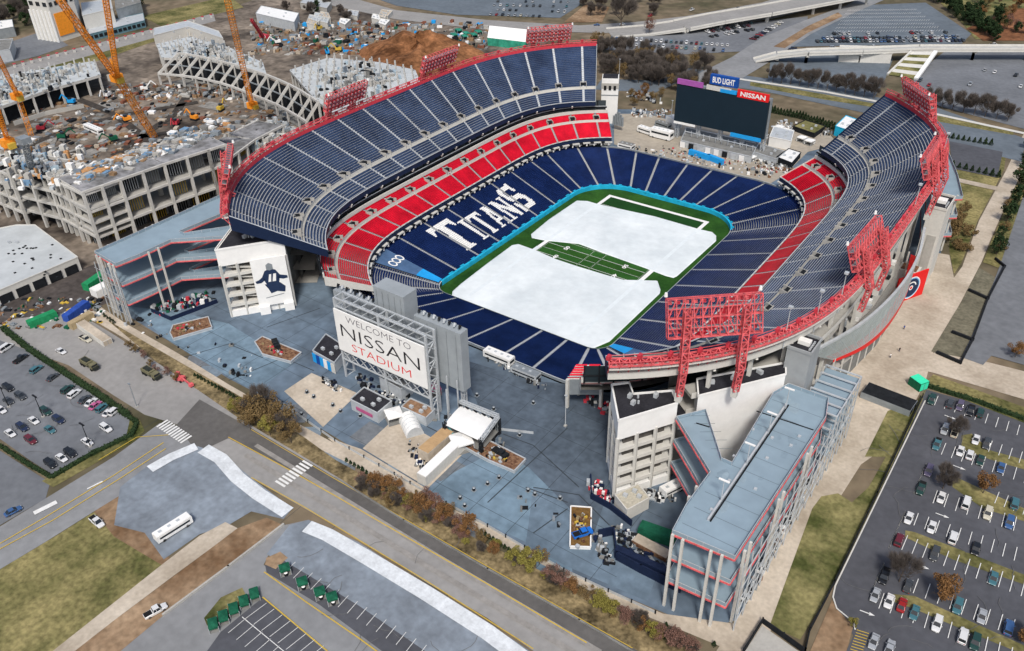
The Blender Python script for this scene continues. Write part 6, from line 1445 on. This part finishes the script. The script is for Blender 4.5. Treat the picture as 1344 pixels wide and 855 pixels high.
# ------------------------------------------------------------------ building site and far buildings
m_sitedeck=mat('site_deck',(.17,.17,.165),.9,.35,.08,col2=(.26,.26,.27),scale2=.4)
m_fr=mat('frame_concrete',(.50,.49,.46),.85,.12,.3); m_site=mat('formwork',(.17,.20,.23),.8,.3,.4); m_whs=mat('pale_slab',(.46,.49,.50),.8,.10,.12)
def frame_building(name,base,h,floors,bay,depth,label,infill=True):
    """open concrete frame along a polyline of ground px points; depth metres behind"""
    Pz=[G(*q) for q in base]; t=empty(name,tuple(Pz[0]),label,'concrete frame','unfinished concrete frames'); Z=Vector((0,0,1))
    cm,bm_,sm,im=MB(),MB(),MB(),MB()
    for a,b in zip(Pz,Pz[1:]):
        X=(b-a); L=X.length; X.normalize(); N=Vector((-X.y,X.x,0)); 
        if N.dot(Vector(CAM)-a)>0: N=-N
        n=max(1,round(L/bay))
        for k in range(n+1):
            for dd in (0,depth*.5,depth):
                q=a+X*(L*k/n)+N*dd; cm.box(q+Z*h/2,(1.15,1.15,h+(2.5 if dd>depth*.9 else .6)),m_fr,ax=(X,N,Z))
        for f in range(1,floors+1):
            z=h*f/floors; bm_.beam(a+Z*z,b+Z*z,.8,1.0,m_fr); bm_.beam(a+N*depth+Z*z,b+N*depth+Z*z,1.0,1.4,m_fr)
            for k in range(n+1): q=a+X*(L*k/n)+N*.6; bm_.beam(q+Z*(z-.25),q+N*depth+Z*(z-.25),.7,.9,m_fr)
            q=[a+N*.5+Z*(z+.3),b+N*.5+Z*(z+.3),b+N*depth+Z*(z+.3),a+N*depth+Z*(z+.3)]
            if f<floors or infill: sm.face(q,m_conc if f<floors else m_sitedeck); sm.face([p-Z*.5 for p in q],m_dconc)
        if infill:
            for k in range(n):
                for f in range(floors):
                    if (k*3+f)%5==4: continue
                    z0,z1=h*f/floors+.8,h*(f+1)/floors-.8; p0=a+X*(L*k/n+.8)+N*(5 if f else 8); p1=a+X*(L*(k+1)/n-.8)+N*(5 if f else 8)
                    im.face([p0+Z*z0,p1+Z*z0,p1+Z*z1,p0+Z*z1],[m_dconc,m_site,m_dark][(k+f)%3] if f else m_dark)
                    for j in range(8): q=p0.lerp(p1,(j+.5)/8)-N*.4; im.beam(q+Z*z0,q+Z*z1,.25,.25,[m_grey,m_yel,m_lgrey][(k*7+f)%3])
    cm.build('columns',t); bm_.build('beams',t); sm.build('floor_slabs',t)
    if infill: im.build('shoring',t)
    return t
frame_building('unfinished_building',[(134,330),(180,312),(235,290),(290,270),(312,262)],27,3,10.5,22,'long unfinished concrete frame facing the stadium with scaffolded bays')
frame_building('unfinished_building',[(134,330),(88,305),(38,292)],26,4,12,16,'unfinished concrete frame wing on the left of the corner',infill=False)
frame_building('unfinished_building',[(38,296),(12,285),(-25,270)],24,4,9,20,'stepped concrete frame at the left edge',infill=False)
frame_building('unfinished_building',[(312,262),(345,235),(380,215)],20,3,9,16,'unfinished concrete frame partly behind the left stand',infill=True)
m_tmb2=mat('pale_blue_formwork',(.33,.42,.48),.7,.2,.5)
def terrace(name,top,h,label,thick=1.6,stand=True,m=m_whs,cols=8):
    P=[tuple(G(u,v,h)[:2]) for u,v in top]; c=Vector((sum(a for a,b in P)/len(P),sum(b for a,b in P)/len(P))); t=empty(name,(c.x,c.y,0),label,'building part','unfinished concrete decks')
    mb=MB(); mb.prism(P,h-thick,h,m_fr,m); mb.build('deck',t); mb=MB(); n=len(P)
    for i in range(n):
        a,b=Vector((*P[i],0)),Vector((*P[(i+1)%n],0)); k=max(1,int((b-a).length/cols))
        for j in range(k): q=a.lerp(b,j/k); q=c.to_3d().lerp(q,.97); mb.box((q.x,q.y,h/2),(1.1,1.1,h),m_fr)
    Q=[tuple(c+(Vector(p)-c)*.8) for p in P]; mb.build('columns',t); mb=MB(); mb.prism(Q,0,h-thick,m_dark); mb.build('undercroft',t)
    
    mb=MB(); xs=[p[0] for p in P]; ys=[p[1] for p in P]; x=min(xs)
    while x<max(xs):
        y=min(ys)
        while y<max(ys):
            if in_poly(x,y,P): mb.box((x,y,h+1.4),(.7,.7,2.8+((x*7+y*3)%3)),m_fr)
            y+=6.5
        x+=6.5
    mb.build('column_stubs',t)['kind']='stuff'
    mb=MB(); R=random.Random(len(label)); 
    for k in range(300):
        w=[R.random()**3 for _ in P]; s=sum(w); x=sum(a*p[0] for a,p in zip(w,P))/s; y=sum(a*p[1] for a,p in zip(w,P))/s; L=R.uniform(.6,3.6)
        mb.box((x,y,h+.6),(L,R.uniform(.4,2),R.uniform(.3,2.6) if R.random()<.8 else R.uniform(3,6.5)),R.choice([m_whs,m_lconc,m_site,m_grey,m_dconc,m_conc,m_conc,m_dark,m_whs,m_tmb2]),rz=R.random()*3)
    mb.build('formwork_stacks',t)['kind']='stuff'; return t
terrace('concrete_deck',[(-60,125),(0,100),(60,90),(125,80),(132,98),(62,118),(0,140),(-60,165)],11,'pale unfinished deck across the far left of the site')
terrace('concrete_deck',[(205,58),(250,48),(300,62),(345,82),(350,98),(300,84),(250,76),(212,76)],13,'pale deck with stacked formwork beyond the pit')
terrace('concrete_deck',[(380,92),(430,76),(500,82),(545,92),(552,108),(500,126),(440,150),(415,132)],14,'pale deck crowded with columns behind the left stand rim')
terrace('concrete_deck',[(-10,185),(30,190),(62,215),(98,232),(90,246),(55,230),(20,215),(-15,210)],25,'pale deck with white formwork at the near left of the site')
terrace('concrete_deck',[(330,165),(372,160),(395,178),(345,200),(322,190)],16,'small pale deck against the left stand',m=m_conc)
# raked seating beams beyond the pit
t=empty('unfinished_stand',G(300,120),'row of raked concrete beams of the unfinished bowl beyond the pit','concrete frame'); fr=[(208,97),(250,101),(292,110),(330,124),(368,140),(402,160)]; bk=[(235,70),(270,76),(310,86),(348,98),(385,114),(418,134)]
ps=[(smoothc([tuple(G(u,v,7)) for u,v in fr],k/13),smoothc([tuple(G(u,v,17)) for u,v in bk],k/13)) for k in range(14)]
mb=MB(); [mb.beam(a,b,.8,1.5,m_fr) for a,b in ps]; mb.build('rakers',t); mb=MB()
for (a,b),(c,d) in zip(ps,ps[1:]): mb.beam(a,c,1.2,1.2,m_fr); mb.beam(b,d,1.0,1.2,m_fr); mb.beam(a.lerp(b,.5)-Vector((0,0,.5)),c.lerp(d,.5)-Vector((0,0,.5)),.6,.6,m_grey)
mb.build('edge_beams',t); mb=MB()
for a,b in ps: mb.beam(a,(a.x,a.y,0),1,1,m_fr); mb.beam(b,(b.x,b.y,0),1,1,m_fr)
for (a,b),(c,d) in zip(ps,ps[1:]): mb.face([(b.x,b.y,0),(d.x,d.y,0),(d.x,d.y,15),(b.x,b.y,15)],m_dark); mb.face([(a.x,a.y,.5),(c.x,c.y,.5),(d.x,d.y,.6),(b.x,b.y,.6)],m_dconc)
mb.build('columns',t)
# cranes
def crane(label,segs,cab,feet):
    t=empty('tower_crane',G(*feet[0]),label,'crane','orange lattice cranes on the site')
    for nm,a,b,w in segs:
        mb=MB(); mb.truss(G(*a),G(*b),w,w,m_orange,.22); mb.build(nm,t)
    c=G(*cab); mb=MB(); mb.box(c,(4,5,3.5),m_orange); mb.box(c+Vector((2.5,0,-1)),(3,3,2.5),m_yel); mb.box(c-Vector((3.5,0,.5)),(3,4,3),m_conc); mb.build('cab',t)
    mb=MB()
    for nm,a,b,w in segs[1:]: mb.beam(c+Vector((0,0,5)),G(*b),.18,.18,m_yel)
    mb.beam(c,c+Vector((-1,0,9)),.6,.6,m_orange)
    mb.build('stay_cable',t)
crane('orange lattice crane at the left edge of the pit',[('mast',(41,178,0),(24,128,24),2.4),('jib',(24,128,24),(-10,60,62),1.8)],(22,126,25),[(41,178)])
crane('tallest orange crane in the middle of the pit with two booms',[('mast',(203,181,0),(155,104,42),2.8),('jib',(152,100,44),(74,-6,95),2.2),('back_jib',(154,100,44),(137,-10,100),2.0)],(153,102,43),[(203,181)])
crane('orange crane on the right side of the pit',[('mast',(331,140,0),(298,-2,82),2.8),('jib',(298,-2,82),(285,-60,110),2)],(331,138,2),[(331,140)])
crane('short orange crane mast beside the pale deck at the left edge',[('mast',(14,235,10),(10,185,32),2.2),('jib',(10,185,32),(-8,130,58),1.8)],(10,187,32),[(14,235)])
t=empty('crane_mast',G(52,255),'dark grey lattice mast on the near deck of the site','crane'); mb=MB(); mb.truss(G(44,232,20),G(32,186,44),2.2,2.2,m_grey,.4); mb.build('mast',t); mb=MB(); mb.box(G(31,184,44),(5,4,2.5),m_grey); mb.build('cab',t)
t=empty('mobile_crane',G(345,48),'red mobile crane boom beyond the site','crane'); mb=MB(); mb.truss(G(346,50,2),G(330,26,22),1.6,1.6,m_red,.35); mb.build('boom',t); mb=MB(); p=G(347,50); mb.box((p.x,p.y,1.5),(8,3,2.4),m_red); mb.build('carrier',t)
# site material
pit=lambda: (random.uniform(10,400),)
def pitpt():
    while True:
        u=random.uniform(0,420); v=random.uniform(120,235)
        if 300-u*.36>v-10 and v>140-u*.10 and not (u>300 and v>190): return (u,v)
m_timb=mat('site_timber',(.25,.16,.09),.9,.3,.6); m_rust=mat('rusty_steel',(.20,.08,.05),.8,.3,.6)
cols=[m_conc,m_dconc,m_timb,m_timb,m_site,m_dconc,m_grey,m_conc,m_dconc,m_timb,m_rust,m_dark,m_dconc,m_rust,m_beige,m_grey,m_timb,m_white,m_orange if False else m_rust,m_dark]
clutter('building_materials',pitpt,700,'scattered timber, formwork and steel stacks across the building site pit','building material',21,cols,.8,5,1.8)
clutter('building_materials',lambda:(random.uniform(330,640),random.uniform(30,72)),800,'machines, stacks and cabins scattered beyond the building site','building material',22,cols+[m_green,m_blue],.8,5,2.4)
clutter('formwork_clutter',lambda:(lambda u:(u,112+(u-200)*.0+random.uniform(0,18)))(random.uniform(140,320)),220,'formwork and cable drums in front of the raked beams','building material',23,cols,.8,4,2)
clutter('formwork_clutter',lambda:(lambda u:(u,335-(u-140)*.36+random.uniform(2,20)))(random.uniform(140,300)),140,'debris between the concrete frame and the left ramp','building material',24,[m_dconc,m_dark,m_conc,m_yel,m_white],.6,2.6,1.4)
clutter('yard_clutter',lambda:(random.uniform(0,135),random.uniform(392,432)),140,'pipes and pallets in the dark muddy yard','building material',25,[m_dark,m_dconc,m_wood,m_white,m_green,m_yel,m_grey],.5,2.8,1.2)
t_=boxcar('tank_trailer',124,174,(106,166),(144,182),16,3.2,3.4,'long white tank trailer lying in the pit','trailer',m_white)
for u,v,cn,mm in ((55,172,'red',m_red),(82,183,'green',m_green),(150,186,'dark green',m_green),(95,137,'blue',m_blue),(168,160,'orange',m_orange),(232,165,'red and white',m_red),(256,158,'orange',m_orange),(290,146,'yellow',m_yel),(142,128,'white',m_white),(190,120,'white',m_white),(62,205,'white',m_white),(430,72,'blue',m_blue),(445,68,'yellow',m_yel),(420,40,'yellow',m_yel),(365,58,'white',m_white),(470,52,'tan',m_beige)):
    p=G(u,v); t=empty('site_machine',(p.x,p.y,0),'%s digging or lifting machine %s'%(cn,'in the building site pit' if v>100 else 'on the ground beyond the site'),'machine','%s machines %s'%(cn,'in the pit' if v>100 else 'beyond the site')); rz=u*.7
    X=Vector((math.cos(rz),math.sin(rz),0)); mb=MB(); mb.box((p.x,p.y,2.2),(4.2,2.6,1.8),mm,rz=rz); mb.box((p.x+X.x*.8,p.y+X.y*.8,3.6),(1.6,1.8,1.4),m_cgl,rz=rz); mb.build('body',t); mb=MB(); mb.box((p.x,p.y,.6),(4.6,3,1.1),m_dark,rz=rz); mb.build('tracks',t)
    mb=MB(); q=Vector((p.x,p.y,3))+X*2; mb.beam(q,q+X*3+Vector((0,0,3)),.5,.6,mm); mb.beam(q+X*3+Vector((0,0,3)),q+X*5.5,.4,.5,mm); mb.build('arm',t)
m_tmo=mat('orange_timber',(.50,.27,.12),.8,.25,.8); m_tmb=mat('blue_tarpaulin',(.16,.28,.42),.7,.15,.5)
clutter('deck_clutter',lambda:(lambda t:(112+t*190+random.uniform(-14,6),236-t*70+random.uniform(-14,6)))(random.random()),260,'blue sheets, orange timber and white formwork on top of the long concrete frame','building material',31,[m_tmo,m_tmb,m_whs,m_conc,m_conc,m_site,m_dconc,m_white,m_timb,m_grey],.8,4.5,1.8,z0=27.3)
clutter('deck_clutter',lambda:(random.uniform(10,110),random.uniform(196,250)),140,'white formwork and props on the corner frames','building material',32,[m_whs,m_white,m_conc,m_lconc,m_tmb,m_tmo,m_dconc],.6,3,3.5,z0=25.2)
# low white roofed building, left
t,P=building('slab_building',[(-60,330),(28,312),(52,312),(108,355),(0,402),(-60,420)],6,'low building with a big pale concrete roof at the left edge','building',m_lconc,m_whs); 
mb=MB(); a=G(0,402);b=G(106,356); X=(b-a).normalized(); N=Vector((X.y,-X.x,0))
for k in range(5): q=a.lerp(b,(k*2+1)/10)+N*.1; mb.box(q+Vector((0,0,2)),(5,.3,3.6),m_dark,ax=(X,N,Vector((0,0,1))))
mb.build('door',t); mb=MB()
for k in range(26): q=G(random.uniform(5,80),random.uniform(318,365),6); mb.box((q.x,q.y,6.15),(.8,.8,.3),m_dark)
mb.build('roof_fixings',t)
# dirt mound
mb=MB(); c=G(548,78); n=44; Rr=[.0,.18,.36,.55,.75,.9,1.0]; m_md=mat('mound_earth',(.13,.055,.022),.95,.4,.07,col2=(.24,.11,.05),scale2=.4,bump=.4); ctr=[]
ax=(G(640,80)-G(475,72))/2; ay=(G(560,52)-G(540,104))/2
for r in Rr:
    row=[]
    for k in range(n):
        a=2*PI*k/n; w=1+.10*math.sin(3*a+1)+.06*math.sin(7*a); q=c+ax*(math.cos(a)*r*w)+ay*(math.sin(a)*r*w); hgt=15*(1-r**2.2)*(1+.18*math.sin(5*a+r*7))*(.8+.2*math.cos(a-1)); row.append((q.x,q.y,max(0,hgt)+.4*(r<1)+random.uniform(-.3,.3)*(r<1)))
    ctr.append(row)
for i in range(len(Rr)-1):
    for k in range(n): mb.face([ctr[i][k],ctr[i+1][k],ctr[i+1][(k+1)%n],ctr[i][(k+1)%n]],m_md)
struct('dirt_mound',mb)
# big white tent beyond the mound, with green skirt
t=empty('tent_hall',G(662,62),'big white tent hall with a green skirt beyond the left stand','tent'); P=[G(*q) for q in ((640,60),(690,66),(694,54),(646,49))]; Z=Vector((0,0,1)); mb=MB(); A,B,C,D=P
r0,r1=A.lerp(D,.5)+Z*11,B.lerp(C,.5)+Z*11; mb.face([A+Z*5.5,B+Z*5.5,r1,r0],m_white); mb.face([D+Z*5.5,C+Z*5.5,r1,r0],m_white); mb.face([A+Z*5.5,D+Z*5.5,r0],m_white); mb.face([B+Z*5.5,C+Z*5.5,r1],m_white); mb.build('roof',t); mb=MB(); mb.prism([tuple(q[:2]) for q in P],0,5.5,mat('teal_skirt',(.04,.30,.20),.7,.3,.3)); mb.build('skirt',t)
for k,(u,v) in enumerate([(602,44),(612,48),(622,50),(596,50),(610,52),(628,46)]): p=G(u,v); tent(u,v,6,4,3,'green tarpaulin shelter beside the big white tent',mat('teal_tarp',(.03,.22,.15),.7,.3,.3),group='green shelters beside the white tent')
# top left buildings
def windows_on(t,a,b,z0,z1,rows,n,m,wd=.55,ht=.55,off=.12):
    X=(b-a); L=X.length; X.normalize(); N=Vector((X.y,-X.x,0)); 
    if N.dot(Vector(CAM)-a)<0: N=-N
    for r in range(rows):
        for k in range(n):
            q=a+X*(L*(k+.5)/n)+N*off+Vector((0,0,z0+(z1-z0)*(r+.5)/rows)); mb=MB(); mb.box(q,(L/n*wd,.25,(z1-z0)/rows*ht),m,ax=(X,N,Vector((0,0,1)))); mb.build('window',t)
t,P=building('tower_block',[(52,52),(78,56),(110,46),(112,32),(60,36)],46,'tall white building with punched windows at the top left','building',m_lconc,m_roof)
a,b,c=G(52,52),G(78,56),G(110,46); windows_on(t,a,b,24,45,4,3,m_cgl); windows_on(t,b,c,24,45,4,5,m_cgl)
mb=MB()
for k in range(6): q=a.lerp(b,k/5)+Vector((0,-.4,0)); mb.beam(q+Vector((0,0,0)),q+Vector((0,0,22)),1.1,1.1,m_white)
mb.build('fins',t); mb=MB(); X=(c-b).normalized(); N=Vector((X.y,-X.x,0)); mb.box(b.lerp(c,.45)+N*.3+Vector((0,0,12)),((c-b).length*.7,.4,16),m_orange,ax=(X,N,Vector((0,0,1)))); mb.box(b.lerp(c,.75)+N*.4+Vector((0,0,11)),((c-b).length*.12,.4,14),m_dconc,ax=(X,N,Vector((0,0,1)))); mb.build('orange_panel',t)
t,P=building('warehouse',[(116,48),(155,38),(152,24),(114,30)],15,'grey box building with a pale flat wall right of the white tower','building',m_lconc,m_lgrey); building('warehouse',[(158,34),(190,24),(186,12),(156,18)],12,'dark roofed hall right of the grey box building','building',m_grey,m_dconc)
t,P=building('parking_deck',[(118,55),(192,36),(190,26),(118,42)],5,'long teal parking deck beneath the box building','parking deck',mat('teal_wall',(.12,.22,.26),.7,.15,.4),m_lgrey); windows_on(t,G(118,55),G(192,36),.8,4.5,1,12,m_dark,.7,.6)
building('warehouse',[(-30,58),(22,48),(20,38),(-30,44)],7,'long white roofed shed at the top left corner','shed',m_grey,m_white); building('warehouse',[(-40,92),(18,80),(22,66),(-30,70)],8,'flat roofed grey building at the left edge beyond the site','building',m_lgrey,m_dconc)
t,P=building('white_hall',[(205,62),(250,50),(296,66),(290,56),(250,42),(206,52)],8,'pale boundary hall beyond the site pit','building',m_lconc,m_lgrey)
building('warehouse',[(338,30),(388,42),(394,30),(345,20)],7,'white roofed sheds beyond the building site','shed',m_lgrey,m_white)
building('small_building',[(395,12),(430,20),(436,12),(402,5)],5,'low grey roofed building near the small roofs beyond the site','building',m_conc,m_lgrey)
for k in range(12):
    u=random.uniform(400,500); v=random.uniform(20,40); building('small_building',[(u,v),(u+random.uniform(8,16),v+3),(u+random.uniform(10,17),v-4),(u+2,v-6)],random.uniform(3,5),'small pale roofed cabin among the clutter beyond the site','cabin',m_lconc,random.choice([m_white,m_lgrey,m_whs,m_beige]),group='small cabins beyond the site')
# row of posts along the far left road
pst=[G(20+k*11.2,89-k*2.85) for k in range(24)]
for k,q in enumerate(pst): mb=MB(); mb.box((q.x,q.y,1.2),(1.3,1.3,2.4),m_lconc); mb.box((q.x,q.y,2.6),(1.7,1.7,.4),m_red); tag(mb.build('barrier_post'),'red topped barrier block along the road beyond the site','barrier','red topped barriers along the far left road')
# ------------------------------------------------------------------ bridges
def bridge(name,edge,w,h,label,ped=True,pier=26,m=m_road,th=1.6,hs=None):
    hs=hs or [h]*len(edge); Pz=[G(u,v,z) for (u,v),z in zip(edge,hs)]; t=empty(name,tuple(Pz[0]),label,'bridge'); dk=MB(); pr=MB(); pa=MB()
    for i,(a,b) in enumerate(zip(Pz,Pz[1:])):
        X=(b-a); X.z=0; X.normalize(); N=Vector((-X.y,X.x,0))*w/2; Z=Vector((0,0,1))
        dk.prism([tuple((a-N)[:2]),tuple((b-N)[:2]),tuple((b+N)[:2]),tuple((a+N)[:2])],[max(0.3,a.z-th),max(.3,b.z-th),max(.3,b.z-th),max(.3,a.z-th)],[a.z,b.z,b.z,a.z],m_lconc,m)
        for s in (-1,1): pa.beam(a+N*s+Z*.5,b+N*s+Z*.5,.5,1.2,m_lconc)
        n=max(1,int((b-a).length/pier))
        for k in range(n+1):
            q=a.lerp(b,k/n); h=q.z
            if h<4: continue
            for s in ((-.6,.6) if w>10 else (0,)): pr.box((q.x+N.x*s,q.y+N.y*s,(h-th)/2),(1.6,1.6,h-th),m_lconc)
            pr.beam((q.x-N.x*.8,q.y-N.y*.8,h-th-.6),(q.x+N.x*.8,q.y+N.y*.8,h-th-.6),1.6,1.2,m_lconc)
    dk.build('deck',t); pa.build('parapet',t); pr.build('piers',t); return t
bridge('highway_bridge',[(800,44),(850,40),(895,33),(940,24),(1000,14),(1060,3),(1130,-10)],24,7,hs=[.5,1.2,4.2,6,7,7.5,8],label='wide concrete highway bridge at the top of the view')
b2=bridge('footbridge',[(990,80),(1020,72),(1060,68),(1130,66),(1210,63),(1280,63),(1350,63),(1500,62)],8,8,hs=[.6,4.5,7.5,8,8,8,8,8],label='long white footbridge across the far car parks',m=mat('bridge_deck',(.42,.42,.40),.8,.08,.3))
st=empty('bridge_stairs',G(1190,90),'planted stair ramp with a white curved wall leading down from the footbridge','stairs'); L0,L1,R0,R1=G(1196,68,7.5),G(1165,98,0.5),G(1228,68,7.5),G(1202,104,.5); mb=MB(); n=8
for i in range(n):
    a,b=L0.lerp(L1,i/n),R0.lerp(R1,i/n); c,d=L0.lerp(L1,(i+1)/n),R0.lerp(R1,(i+1)/n); m=m_grass2 if i%2 else m_lconc; mb.face([a,b,d,c],m)
mb.face([L0,L1,(L1.x,L1.y,0),(L0.x,L0.y,0)],m_lconc); mb.build('planted_steps',st); mb=MB(); mb.beam(L0,L1,1.2,1.4,m_lconc); mb.beam(R0,R1,2.4,1.6,m_white); mb.build('side_walls',st)
building('pavilion_wall',[(1100,82),(1168,84),(1170,74),(1100,72)],6,'long pale wall building beneath the footbridge','building',m_lconc,m_lconc)

mb=MB(); m_trk=mat('mud_track',(.055,.048,.042),.95,.3,.3); m_pad2=mat('site_pad',(.24,.23,.21),.9,.25,.2,scale2=1)
for pts in ([(20,200),(90,170),(170,150),(260,135)],[(60,215),(130,190),(220,175),(320,160)],[(100,130),(150,150),(200,190)],[(250,120),(230,150),(150,205)]): strip(mb,pts,5,m_trk,.40)
for k,(u,v) in enumerate(((75,160),(140,140),(210,140),(250,180),(110,200),(180,210),(300,170),(60,190),(280,140))):
    p=G(u,v); a=k*.8; X=Vector((math.cos(a),math.sin(a),0)); Y=Vector((-X.y,X.x,0)); mb.face([tuple(p+X*8+Y*5+Vector((0,0,.36+k*.003))),tuple(p-X*8+Y*5+Vector((0,0,.36+k*.003))),tuple(p-X*8-Y*5+Vector((0,0,.36+k*.003))),tuple(p+X*8-Y*5+Vector((0,0,.36+k*.003)))],m_pad2)
struct('site_track',mb)
t=empty('site_hoarding',G(90,150),'low concrete wall line across the middle of the pit','wall'); mb=MB(); wallpx(mb,[(20,165),(60,152),(110,142)],2.5,m_conc,.6); mb.build('panels',t)
